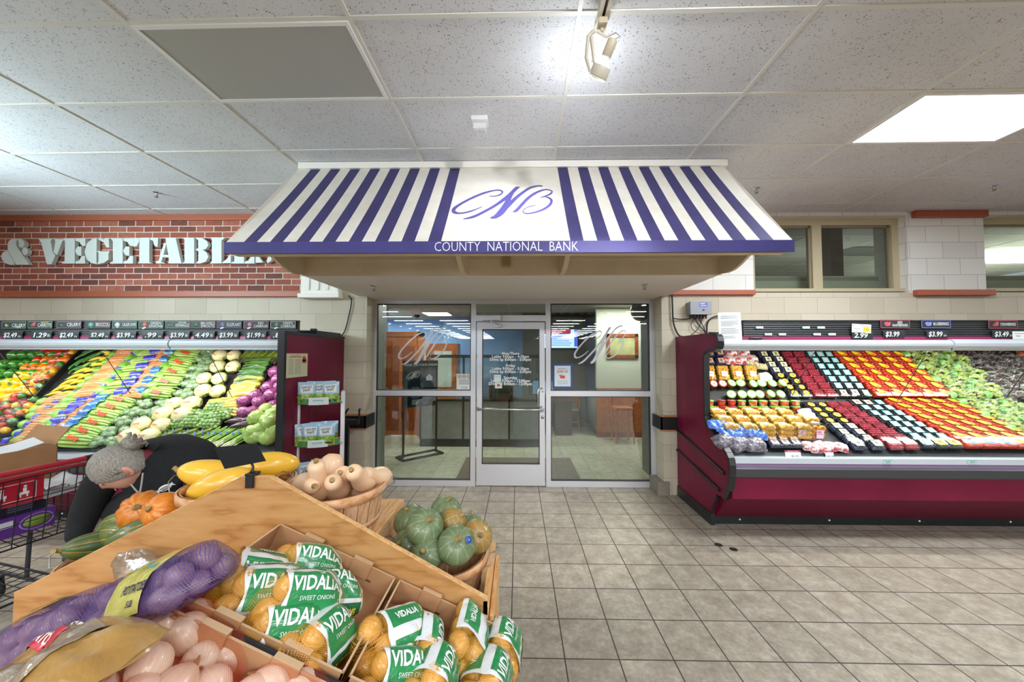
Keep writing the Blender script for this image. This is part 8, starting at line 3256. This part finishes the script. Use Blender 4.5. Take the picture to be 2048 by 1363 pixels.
for si, z in enumerate(shelves):
    b = MB()
    b.grid(lambda u, v: (front(u)[0], front(u)[1] * (1 - v) + (DR - .015) * v, z - .028), 12, 3)
    b.grid(lambda u, v: (front(u)[0], front(u)[1] * (1 - v) + (DR - .015) * v, z - .036), 12, 3, flip=True)
    sh = b.build('shelf', M_rack, rack)
    b = MB()
    b.grid(lambda u, v: (front(.28 + .44 * u)[0], front(.28 + .44 * u)[1] - .002, z - .040 + .072 * v), 8, 1, 0)
    b.grid(lambda u, v: (front(.38 + .22 * u)[0], front(.38 + .22 * u)[1] - .0035, z - .014 + .024 * v), 6, 1, 2)
    b.grid(lambda u, v: (front(.39 + .20 * u)[0], front(.39 + .20 * u)[1] - .0045, z - .012 + .012 * v), 6, 1, 0)
    b.grid(lambda u, v: (front(.06 + .2 * u)[0], front(.06 + .2 * u)[1] - .0015, z - .034 + .05 * v), 4, 1, 1)
    b.grid(lambda u, v: (front(.76 + .2 * u)[0], front(.76 + .2 * u)[1] - .0015, z - .028 + .036 * v), 4, 1, 1)
    b.build('front_strip', [M_rackstrip, mat('strip_green', '4f8a4a', .4), M_tagg], sh)
    b = MB()
    b.tube([(front(k / 14)[0], front(k / 14)[1] - .004, z + .030) for k in range(15)], .0025, 6)
    b.build('rail_wire', M_rack, sh)
M_snb = mat('snack_blue', '8fb7d2', .3, var=('a9cbe0', 10), coat=.5, bump=(40, .5, .006))
M_sng = mat('snack_green', '5f8f2e', .35, var=('a9b93a', 45, .45, .6), coat=.5, bump=(40, .5, .006))
M_snw = mat('snack_white', 'dfe3e2', .4)
M_sni = mat('snack_ink', '2a2e2c', .5)


def mk_snack():
    t_ = thing('snack_bag', 'x', 'snack bag')
    W_, H_ = .155, .21

    def S(u, v, off=0.0):
        x, z = (u - .5), v
        k = (1 - (2 * abs(x)) ** 3) * max(0, min(1, (1 - v) * 4, v * 5 + .25))
        return (x * W_, -.030 * max(k, 0) - off + .004 * nz((x, z, 1), 6), z * H_)
    b = MB()
    b.grid(lambda u, v: S(u, v), 10, 14, lambda u, v: 0 if v > .46 else 1)
    b.grid(lambda u, v: (S(u, v)[0], -S(u, v)[1] * .8 + .002, S(u, v)[2]), 10, 14, 0, flip=True)
    b.build('pouch', [M_snb, M_sng], t_)
    b = MB()
    b.grid(lambda u, v: S(.14 + .72 * u, .50 + .36 * v, .0015), 8, 6, 0)
    for txt, cz in (('HARVEST', .745), ('SNAPS', .61)):
        m0 = text_mesh(txt, .033, offset=.0008)
        b.add([S(.5 + v.co.x * .66 / W_, cz + v.co.y / H_, .0032) for v in m0.vertices], [tuple(p.vertices) for p in m0.polygons], 1)
    b.build('front_label', [M_snw, M_sni], t_)
    b = MB()
    b.grid(lambda u, v: S(.15 + .7 * u, .07 + .08 * v, .0015), 6, 2, 0)
    b.build('flavor_strip', [M_sni], t_)
    return t_


mkS = Maker(mk_snack)
k = 0
for si, row in enumerate((((-.115, -.09, .12), (-.005, -.055, -.12), (.105, -.10, -.08), (-.06, .0, .1), (.06, .0, 0.)), ((-.14, -.06, .5), (-.075, -.095, .1), (.075, -.125, -.05), (-.02, .0, .1), (.08, .02, 0.)), ((-.10, -.09, .15), (.085, -.085, -.2), (.0, -.01, .1), (.10, .03, 0.)))):
    names = ['left', 'middle', 'right', 'back left', 'back right'] if si < 2 else ['left', 'right', 'back left', 'back right']
    for i, (x, y, a) in enumerate(row):
        M = rack.matrix_world @ TR(x, y, shelves[si] - .027) @ RZ(a - .02) @ RX(-.06) @ RY(.25 if (si == 2 and i == 1) else jit(.04))
        mkS(M.translation, M.to_euler(), 'blue and green snack bag, %s of the %s shelf of the white rack' % (names[i], ['top', 'middle', 'bottom'][si]), 'snack bags on the white rack')
        k += 1
# black bag stand behind the rack
bp = U(694, 850, 'y', 4.25)
bs = thing('bag_stand', 'black metal bag stand with two prongs between the snack rack and the block wall', 'bag stand', (bp.x, 4.25, 0))
zt_ = bp.z
MB().box(-.024, .024, -.02, .02, .02, zt_ + .02).build('post', M_black, bs)
MB().box(-.15, .15, -.10, .10, 0, .02).build('base', M_black, bs)
b = MB()
b.box(-.05, .14, -.03, .03, zt_ + .01, zt_ + .07)
b.build('bracket', M_black, bs)
for s_, x in ((-1, -.02), (1, .12)):
    MB().tube([(x, 0, zt_ + .06), (x + .02 * s_ + .015, -.02, zt_ + .12), (x + .04, -.04, zt_ + .19), (x + .055, -.05, zt_ + .20)], .011, 8).build('prong', M_black, bs)

# ------------------------------------------------------------------ bank room behind the glass
M_bblue = mat('bank_blue', '6f93c4', .7, var=('7fa3d0', 2))
M_oak = wood_mat('oak_red', 'b0602c', '8f4719', 'c67a3e', 'z', 2.5, .35, 8, .2)
M_oakdk = wood_mat('oak_dark', '8a431c', '6d3111', '9f5426', 'z', 2.5, .35, 8, .2)
M_bwall = mat('bank_wall', 'c9cabc', .7)
M_bceil = mat('bank_ceiling', 'a3a08c', .8)
M_part = mat('partition_fabric', '9a9a98', .8, var=('8e8e8c', 8))
M_partfr = mat('partition_frame', '1c1c1d', .4)
BZ = 2.72
b = MB()
b.box(-8, 8, YS + .1, 11.0, BZ, BZ + .05, 0)
for i in range(13):
    x = -7.5 + i * 1.2192
    b.box(x - .012, x + .012, YS + .1, 11, BZ - .005, BZ + .001, 1)
for j in range(10):
    y = 5.2 + j * .6096
    b.box(-8, 8, y - .012, y + .012, BZ - .004, BZ + .001, 1)
struct(b.build('ceiling.003', [M_bceil, mat('bank_tbar', 'c2bfae', .6)]))
struct(MB().box(-8, 8, 10.2, 10.4, 0, BZ).build('wall_bank_back', M_bblue))
struct(MB().box(-8, -1.96, YS + .09, YS + .15, 0, BZ).box(1.81, 8, YS + .09, YS + .15, 0, BZ).box(-2, 1.85, YS + .07, YS + .15, 2.46, BZ).build('wall_bank_front', M_bwall))
struct(MB().box(-8.1, -8, YS, 10.4, 0, BZ).box(8.0, 8.1, YS, 10.4, 0, BZ).build('wall_bank_side', M_bwall))
# lit and dome fixtures
p = U(875, 626, 'z', BZ)
t_ = thing('ceiling_light', 'lit square ceiling light inside the bank behind the left sidelight', 'ceiling light', (p.x, p.y, BZ))
MB().box(-.32, .32, -.32, .32, -.02, 0).build('frame', M_white, t_)
b = MB()
b.box(-.29, .29, -.29, .29, -.026, -.02, 0)
for i in range(4):
    b.box(-.29 + i * .193 - .004, -.29 + i * .193 + .004, -.29, .29, -.034, -.026, 1)
    b.box(-.29, .29, -.29 + i * .193 - .004, -.29 + i * .193 + .004, -.034, -.026, 1)
b.build('diffuser', [mat('bank_lit', 'ffffff', .5, emit=('eef6ff', 5.0)), M_white], t_)
p = U(834, 633, 'z', BZ - .05)
tag(MB().lathe([(.07, BZ), (.07, BZ - .03), (.055, BZ - .06), (.03, BZ - .085), (0, BZ - .09)], 18, M=TR(p.x, p.y, 0)).build('camera_dome', mat('dome_black', '151515', .15)), 'dark security camera dome on the bank ceiling behind the left sidelight', 'camera')


def floor_pt(px, py):
    return U(px, py, 'z', 0)


# wooden double door and blue wall panel, far left
y_ = 7.6
a, c = U(765, 835, 'y', y_), U(845, 835, 'y', y_)
struct(MB().box(-8, a.x + .02, y_ + .05, y_ + .2, .85, BZ).build('wall_bank_left', M_bblue))
struct(MB().box(-8, a.x + .02, y_ + .03, y_ + .2, 0, .85).build('wall_wainscot', M_oakdk))
d2 = struct(MB().box(a.x + .02, a.x + .75, y_ - .02, y_ + .03, .02, 2.1).build('door_2', M_oak))
b = MB()
for x0, x1 in ((.10, .36), (.43, .68)):
    for z0, z1 in ((.15, .85), (1.0, 1.9)):
        b.box(a.x + x0, a.x + x1, y_ - .035, y_ - .02, z0, z1)
b.build('panel', M_oakdk, d2)
MB().tube([(a.x + .09, y_ - .05, 1.0), (a.x + .2, y_ - .08, 1.0)], .012, 8).lathe([(.03, 0), (.03, .02), (0, .02)], 12, M=TR(a.x + .09, y_ - .02, 1.0) @ RX(PI / 2)).build('handle', mat('handle_bronze', '6b5a44', .3, .8), d2)
struct(MB().box(a.x - .10, a.x + .02, y_ - .05, y_ + .05, 0, 2.2).box(a.x + .75, a.x + .87, y_ - .05, y_ + .05, 0, 2.2).box(a.x - .1, a.x + .87, y_ - .05, y_ + .05, 2.1, 2.2).build('trim_12', M_oak))
cab_ = thing('wood_cabinet', 'tall orange oak cabinet behind the bank poster', 'cabinet', (U(853, 800, 'y', 8.6).x, 8.7, 0))
MB().box(-.55, .75, -.2, .25, .08, 1.98).build('body', M_oak, cab_)
MB().box(-.53, .73, -.19, .25, 0, .08).build('plinth', M_oakdk, cab_)
for i in range(2):
    dd = MB().box(-.50 + i * .62, .08 + i * .62, -.22, -.2, .15, 1.9).build('door', M_oak, cab_)
    MB().box(-.42 + i * .62, .0 + i * .62, -.226, -.22, .95, 1.8).build('glass', mat('cab_glass', 'cfd6d2', .2), dd)
struct(MB().box(a.x + .87, 8.0, 9.6, 9.7, 0, BZ).build('wall_bank_left.001', M_bblue))
# glazed cubicle partition with grey lower panels
fl, fr_ = floor_pt(840, 872), floor_pt(1086, 868)
yc = 6.75
x0c, x1c = U(840, 868, 'y', yc).x, U(1088, 868, 'y', yc).x
pt = thing('cubicle_partition', 'grey cubicle partition with glass top and black base inside the bank', 'partition', ((x0c + x1c) / 2, yc, 0))
o_ = -Vector(pt.location)


def pput(mb, nm, m):
    q = mb.build(nm, m, pt)
    q.location = o_
    return q


pz1 = U(900, 800, 'y', yc).z
pz2 = U(900, 712, 'y', yc).z
ms = [U(px, 850, 'y', yc).x for px in (926, 1018)]
b = MB()
b.box(x0c, x1c, yc, yc + .05, .14, pz1)
pput(b, 'fabric_panel', M_part)
pput(MB().box(x0c + .0, x1c, yc - .01, yc + .06, .0, .14), 'base', M_partfr)
b = MB()
b.box(x0c, x1c, yc - .008, yc + .058, pz1 - .02, pz1 + .02)
b.box(x0c + .1, x1c, yc - .008, yc + .058, pz2 - .03, pz2 + .03)
for x in [x0c, x1c - .03] + ms:
    b.box(x - .015, x + .02, yc - .008, yc + .058, .14, pz2)
pput(b, 'frame', M_partfr)
pput(MB().box(x0c + .1, x1c, yc + .02, yc + .026, pz1, pz2), 'glass_panel', M_glass)
# desk clutter seen through the partition
dk = thing('office_desk', 'dark office desk behind the glass partition', 'desk', (.1, 8.0, 0))
MB().box(-1.2, 1.1, -.35, .35, .70, .74).build('top', mat('desk_brown', '4a3628', .4), dk)
MB().box(-1.15, -.75, -.3, .3, 0, .7).box(.7, 1.05, -.3, .3, 0, .7).build('pedestal', mat('desk_brown', '4a3628', .4), dk)
oc = thing('office_chair', 'dark office chair behind the glass partition', 'chair', (-.35, 7.45, 0))
MB().box(-.25, .25, -.05, .03, .55, 1.12).build('backrest', mat('chair_black', '1e1c1b', .6), oc, bevel=.02)
MB().box(-.25, .25, -.02, .42, .44, .52).build('seat', mat('chair_black', '1e1c1b', .6), oc, bevel=.02)
MB().lathe([(.025, .06), (.025, .44)], 10, M=TR(0, .2, 0)).build('column', M_partfr, oc)
b = MB()
for k in range(5):
    a_ = 2 * PI * k / 5
    b.tube([(0, .2, .07), (.27 * math.cos(a_), .2 + .27 * math.sin(a_), .04)], .018, 6)
b.build('base', M_partfr, oc)
mo_ = thing('computer_monitor', 'computer monitor on the desk inside the bank', 'monitor', (.55, 7.95, .74))
MB().box(-.24, .24, -.02, .02, .10, .42).build('housing', M_partfr, mo_)
MB().box(-.225, .225, -.022, -.0201, .115, .405).build('screen', mat('mon_screen', '2d3a4c', .2, emit=('6f8fb5', .5)), mo_)
MB().box(-.1, .1, -.08, .08, 0, .012).box(-.02, .02, -.01, .01, .01, .12).build('stand', M_partfr, mo_)
# television
p0_, p1_ = U(1095, 657, 'y', 8.6), U(1146, 697, 'y', 8.6)
tv = thing('television', 'lit blue television with a red banner on the bank wall', 'television', ((p0_.x + p1_.x) / 2, 8.6, p1_.z))
w_, h_ = (p1_.x - p0_.x) + .25, p0_.z - p1_.z
struct(MB().box(p0_.x - .6, p1_.x + .3, 8.65, 8.75, 0, BZ).build('wall_bank_tv', mat('bank_wall_dark', '5d5e5c', .8)))
MB().box(-w_ / 2, w_ / 2, -.03, .04, 0, h_).build('housing', M_partfr, tv)
b = MB()
b.box(-w_ / 2 + .02, w_ / 2 - .02, -.034, -.0305, .02, h_ - .02, 0)
b.box(-w_ / 2 + .02, w_ / 2 - .18, -.036, -.034, h_ - .13, h_ - .02, 1)
b.box(w_ / 2 - .1, w_ / 2 - .02, -.036, -.034, .05, h_ - .02, 2)
for i in range(5):
    b.box(-w_ / 2 + .06, w_ / 2 - .16 - .03 * (i % 3), -.036, -.034, h_ - .20 - i * .05, h_ - .185 - i * .05, 2)
b.build('screen', [mat('tv_blue', '4f6fc8', .3, emit=('a8c4ff', 1.1)), mat('tv_red', 'a52a3f', .3, emit=('b03348', .5)), mat('tv_indigo', '3b47c0', .3, emit=('5565dd', .6))], tv)
# right side: pale wall with picture and wainscot, slanted partition, stools
yw = 7.6
q0, q1 = U(1193, 700, 'y', yw), U(1300, 700, 'y', yw)
wz = U(1240, 776, 'y', yw).z
struct(MB().box(q0.x, 8.0, yw, yw + .12, wz, BZ).build('wall_bank_right', M_bwall))
struct(MB().box(q0.x, 8.0, yw - .02, yw + .12, .10, wz).box(q0.x, 8.0, yw - .035, yw + .12, wz - .06, wz).build('wall_wainscot.001', M_oak))
struct(MB().box(q0.x, 8.0, yw - .03, yw + .12, 0, .10).build('baseboard_bank', M_oakdk))
f0, f1 = U(1213, 667, 'y', yw - .03), U(1277, 716, 'y', yw - .03)
pf = thing('framed_picture', 'framed picture in a wide wooden frame on the pale bank wall', 'picture', ((f0.x + f1.x) / 2, yw - .002, f1.z))
w_, h_ = f1.x - f0.x, f0.z - f1.z
b = MB()
for q in ((-w_ / 2, w_ / 2, 0, .07), (-w_ / 2, w_ / 2, h_ - .07, h_), (-w_ / 2, -w_ / 2 + .07, 0, h_), (w_ / 2 - .07, w_ / 2, 0, h_)):
    b.box(q[0], q[1], -.03, 0, q[2], q[3])
b.build('frame', M_oakdk, pf)
MB().box(-w_ / 2 + .07, w_ / 2 - .07, -.012, -.002, .07, h_ - .07).build('print', mat('picture_green', '8f9466', .3, var=('c3bd8a', 4)), pf)
s0, s1 = floor_pt(1164, 856), floor_pt(1196, 871)
s0 = floor_pt(1164, 838)
sp2 = thing('cubicle_partition', 'slanted grey partition panel with black frame beside the bank chair', 'partition', (s1.x, s1.y, 0))
dv = (Vector((s0.x, s0.y, 0)) - Vector((s1.x, s1.y, 0)))
L_ = dv.length
sp2.matrix_world = basis((s1.x, s1.y, 0), dv, Vector((0, 0, 1)).cross(dv))
zz = U(1190, 792, 'y', s1.y).z
MB().box(.04, L_, -.02, .02, .10, zz).build('fabric_panel', mat('partition_teal', '83908c', .8), sp2)
MB().box(0, L_, -.025, .025, 0, .10).box(0, .045, -.028, .028, 0, 1.75).box(0, L_, -.028, .028, zz, zz + .04).build('frame', M_partfr, sp2)


def wood_chair(label, x, y, rz, seat, z=.45, stool=False, name='wood_chair'):
    t_ = thing(name, label, 'stool' if stool else 'chair', (x, y, 0), rz)
    w_ = .2 if not stool else .17
    MB().box(-w_, w_, -w_, w_, z - .02, z + .03).build('seat', seat, t_, bevel=.01)
    for sx in (-1, 1):
        for sy in (-1, 1):
            MB().tube([(sx * w_ * .92, sy * w_ * .92, z - .02), (sx * w_, sy * w_, 0)], [.02, .015], 8).build('leg', M_oak, t_)
    MB().box(-w_, w_, -w_ - .012, -w_ + .012, z * .35, z * .35 + .03).box(-w_, w_, w_ - .012, w_ + .012, z * .35, z * .35 + .03).build('stretcher', M_oak, t_)
    b = MB()
    if stool:
        b.grid(lambda u, v: (.20 * math.sin((u - .5) * 2.2), w_ + .03 - .08 * (1 - math.cos((u - .5) * 2.2)), z + .03 + .34 * v - .1 * (2 * u - 1) ** 2 * v), 10, 4)
        b.grid(lambda u, v: (.19 * math.sin((u - .5) * 2.2), w_ + .01 - .08 * (1 - math.cos((u - .5) * 2.2)), z + .03 + .34 * v - .1 * (2 * u - 1) ** 2 * v), 10, 4, flip=True)
    else:
        b.box(-w_, w_, w_ - .02, w_ + .02, z + .22, z + .42)
        for sx in (-1, 1):
            b.box(sx * w_ - .018, sx * w_ + .018, w_ - .02, w_ + .02, z, z + .42)
            b.box(sx * w_ - .02, sx * w_ + .02, -w_, w_, z + .2, z + .23)
            b.box(sx * w_ - .018, sx * w_ + .018, -w_, -w_ + .035, z, z + .2)
    b.build('backrest', M_oak, t_)
    return t_


pc = floor_pt(1133, 848)
wood_chair('wooden armchair with a pale green seat just right of the bank door', pc.x, pc.y - .45, PI, mat('seat_mint', 'a9b78e', .7))
pc = floor_pt(1208, 852)
wood_chair('tall round-backed wooden stool against the bank wainscot', pc.x, yw - .42, 0, M_oak, .66, True, 'bar_stool')
cb2 = floor_pt(1277, 858)
kb = thing('wood_cabinet', 'low red oak cabinet at the right side of the bank room', 'cabinet', (cb2.x + .12, cb2.y + .2, 0))
MB().box(-.35, .35, -.2, .2, .05, .88).build('body', M_oakdk, kb)
for i in range(2):
    dd = MB().box(-.33 + i * .34, -.01 + i * .34, -.22, -.2, .1, .7).build('door', M_oak, kb)
    MB().tube([(-.05 + i * .12, -.235, .42), (-.05 + i * .12, -.235, .52)], .006, 6).build('handle', M_steel, dd)
MB().box(-.33, .33, -.22, -.2, .72, .86).build('drawer', M_oak, kb)
# floor mat under the door
m0_, m1_ = floor_pt(930, 915), floor_pt(1140, 915)
tag(MB().box(-.86, .865, YS + .14, m0_.y, .0, .012).build('floor_mat', mat('mat_brown', '6e6152', .95, var=('635647', 30)), bevel=.004), 'brown entrance mat on the bank floor behind the glass door', 'mat')
# poster stand
pa, pb2 = floor_pt(806, 918), floor_pt(872, 905)
ctr = (Vector(pa) + Vector(pb2)) / 2
dv = Vector(pb2) - Vector(pa)
ps = thing('poster_stand', 'black floor stand holding the dark poster lettered bank on your dream', 'poster stand', (ctr.x, ctr.y, 0), math.atan2(dv.y, dv.x))
wl = dv.length / 2
b = MB()
for y in (-.13, .13):
    b.box(-wl - .06, wl + .06, y - .02, y + .02, 0, .03)
for x in (-wl - .05, wl + .05):
    b.box(x - .02, x + .02, -.15, .15, 0, .03)
b.build('base', M_black, ps)
zp0, zp1 = U(840, 812, 'y', ctr.y).z, U(840, 724, 'y', ctr.y).z
b = MB()
for x in (-wl, wl):
    b.box(x - .014, x + .014, -.014, .014, .02, zp1)
b.box(-wl - .014, wl + .014, -.014, .014, zp1, zp1 + .03)
b.build('frame', M_black, ps)
b = MB()
hp = zp1 - zp0
b.box(-wl, wl, -.012, .006, zp0, zp1, 0)
b.box(-wl * .05, wl * .92, -.0135, -.012, zp0 + hp * .42, zp0 + hp * .88, 1)
Mf = basis((0, -.014, 0), (1, 0, 0), (0, 0, 1))
b.text('BANK ON YOUR DREAM', wl * .185, Mf @ TR(0, zp1 - hp * .06, 0), 2, offset=.001)
monogram(b, Mf @ TR(-wl * .48, zp1 - hp * .28, 0) @ Matrix(((1, .25, 0, 0), (0, 1, 0, 0), (0, 0, 1, 0), (0, 0, 0, 1))) @ Matrix.Diagonal((1, 1.5, 1, 1)), 2, wl * .38, 1.2)
hx_ = [(math.cos(R(60 * k)), math.sin(R(60 * k))) for k in range(6)]
for (u, v, r_) in ((-.35, .32, .34), (.25, .13, .20), (.52, .22, .15), (.25, .30, .18)):
    P = [Mf @ Vector((u * wl + r_ * wl * c0, zp0 + v * hp + r_ * wl * s0, .001)) for c0, s0 in hx_]
    b.tube(P, .004, 4, True, mi=3)
    b.poly([Mf @ Vector((u * wl + r_ * .9 * wl * c0, zp0 + v * hp + r_ * .9 * wl * s0, .0005)) for c0, s0 in hx_], 4)
# house outline
b.poly([Mf @ Vector((wl * (.5 + x), zp1 - hp * (.36 - z), .002)) for x, z in ((-.2, -.06), (.2, -.06), (.2, .02), (0, .09), (-.2, .02))], 2)
for i in range(4):
    b.box(-wl * .55, -wl * (.05 + .05 * i), -.0145, -.0138, zp0 + hp * (.15 - .03 * i), zp0 + hp * (.162 - .03 * i), 2)
b.build('poster', [mat('poster_navy', '16212f', .3), mat('poster_photo', '474a55', .4, var=('6a6d78', 9)), mat('poster_white', 'dfe4ea', .5), mat('poster_line', '8fa3b8', .5), mat('poster_slate', '3f5066', .4)], ps)
# brown balloon up in the right sidelight
p = U(1281, 622, 'y', YS + .28)
bl_ = thing('balloon', 'shiny brown balloon floating behind the top right corner of the storefront glass', 'balloon', (p.x, p.y, p.z))
MB().ball(.135, .135, .16, 24, 16, 0, None, lambda th, ph, v: 1 - .12 * max(0, -v.z) ** 2).lathe([(.0, -.14), (.016, -.165), (.012, -.168), (0, -.16)], 10).build('skin', mat('balloon_brown', '4a3b2c', .08, coat=.6), bl_)
MB().tube([(0, 0, -.16), (.01, .01, -.35), (-.01, .0, -.6), (.0, .01, -.9)], .0015, 4).build('ribbon', mat('ribbon_grey', '9a9690', .5), bl_)


# notices stuck on the glass
def glass_sheet(x0, y0, x1, y1, label, bg, fill_):
    a_, c_ = U(x0, y1, 'y', YS - .006), U(x1, y0, 'y', YS - .006)
    w, h = c_.x - a_.x, c_.z - a_.z
    b = MB()
    b.box(-w / 2, w / 2, -h / 2, h / 2, -.001, 0, 0)
    ms_ = fill_(b, w, h)
    o = b.build('window_notice', [bg] + ms_)
    o.matrix_world = basis(((a_.x + c_.x) / 2, YS - .007, (a_.z + c_.z) / 2), (1, 0, 0), (0, 0, 1))
    tag(o, label, 'notice')


def f1_(b, w, h):
    for i in range(3):
        b.lathe([(w * .12, .0006), (w * .12, .0012), (w * .085, .0012), (w * .085, .0006)], 16, 1, TR((i - 1) * w * .3, h * .33, 0))
        b.box((i - 1) * w * .3 - w * .05, (i - 1) * w * .3 + w * .05, h * .31, h * .35, .0006, .001, 2)
    for i in range(5):
        b.box(-w * .36 + .02 * w * (i % 2), w * .36 - .03 * w * (i % 3), h * (.12 - i * .07), h * (.145 - i * .07), .0006, .001, 2)
    b.text('CNB', w * .2, TR(0, -h * .38, .001), 3)
    return [mat('sign_red', 'a23a34', .5), mat('sign_grey', '6f7476', .6), mat('sign_teal', '5f8f9a', .6)]


glass_sheet(913, 747, 944, 779, 'white notice with three red circles on the left sidelight glass', mat('notice_white', 'd5dcd8', .6), f1_)


def f2_(b, w, h):
    b.box(-w * .4, w * .4, -h * .42, h * .42, .0004, .001, 1)
    b.text('September is', h * .07, TR(0, h * .3, .002), 3)
    b.text('JOIN US', h * .12, TR(-w * .0, h * .18, .002), 2, offset=.001)
    b.box(-w * .12, w * .12, -h * .1, h * .02, .001, .0016, 2)
    b.box(-w * .18, -w * .02, h * .0, h * .06, .001, .0016, 4)
    for i, s_ in enumerate(('WE HAVE FRESH', 'LOCAL SERVICE')):
        b.text(s_, h * .06, TR(0, -h * (.22 + .09 * i), .002), 3)
    return [mat('notice_pale', 'd3dde2', .6), mat('notice_redorange', 'cf5a3e', .6), mat('sign_grey', '5a6066', .6), mat('notice_pink', 'd9a3a0', .6)]


glass_sheet(1105, 727, 1145, 776, 'white flyer with a blue border on the right sidelight glass', mat('flyer_blue', '2f4f85', .6), f2_)


def f3_(b, w, h):
    b.text('NOTICE', w * .2, TR(0, h * .2, .001), 1)
    return [mat('sign_grey', '6f7476', .6)]


glass_sheet(988, 749, 1002, 763, 'small white note on the door glass left of the opening hours', mat('note_white', 'd6dfe0', .6), f3_)
glass_sheet(990, 764, 1004, 776, 'second small note on the door glass under the first', mat('note_green', 'c3d8cc', .6), lambda b, w, h: (b.box(-w * .2, w * .2, -h * .2, h * .2, 0, .001, 1), [mat('note_red', 'c04a48', .6)])[1])
# small round metal covers in the floor tiles
for px, py, lab in ((1437, 1089, 'small round metal cover set in the floor, the one nearer the case'), (1467, 1098, 'small round metal cover set in the floor, the one nearer the camera')):
    p = U(px, py, 'z', 0)
    o = MB().lathe([(.034, 0), (.032, .003), (.022, .004), (.02, .002), (0, .002)], 18).build('floor_cover', mat('cover_metal', '3f3d3a', .4, .6))
    o.location = p
    tag(o, lab, 'floor cover')
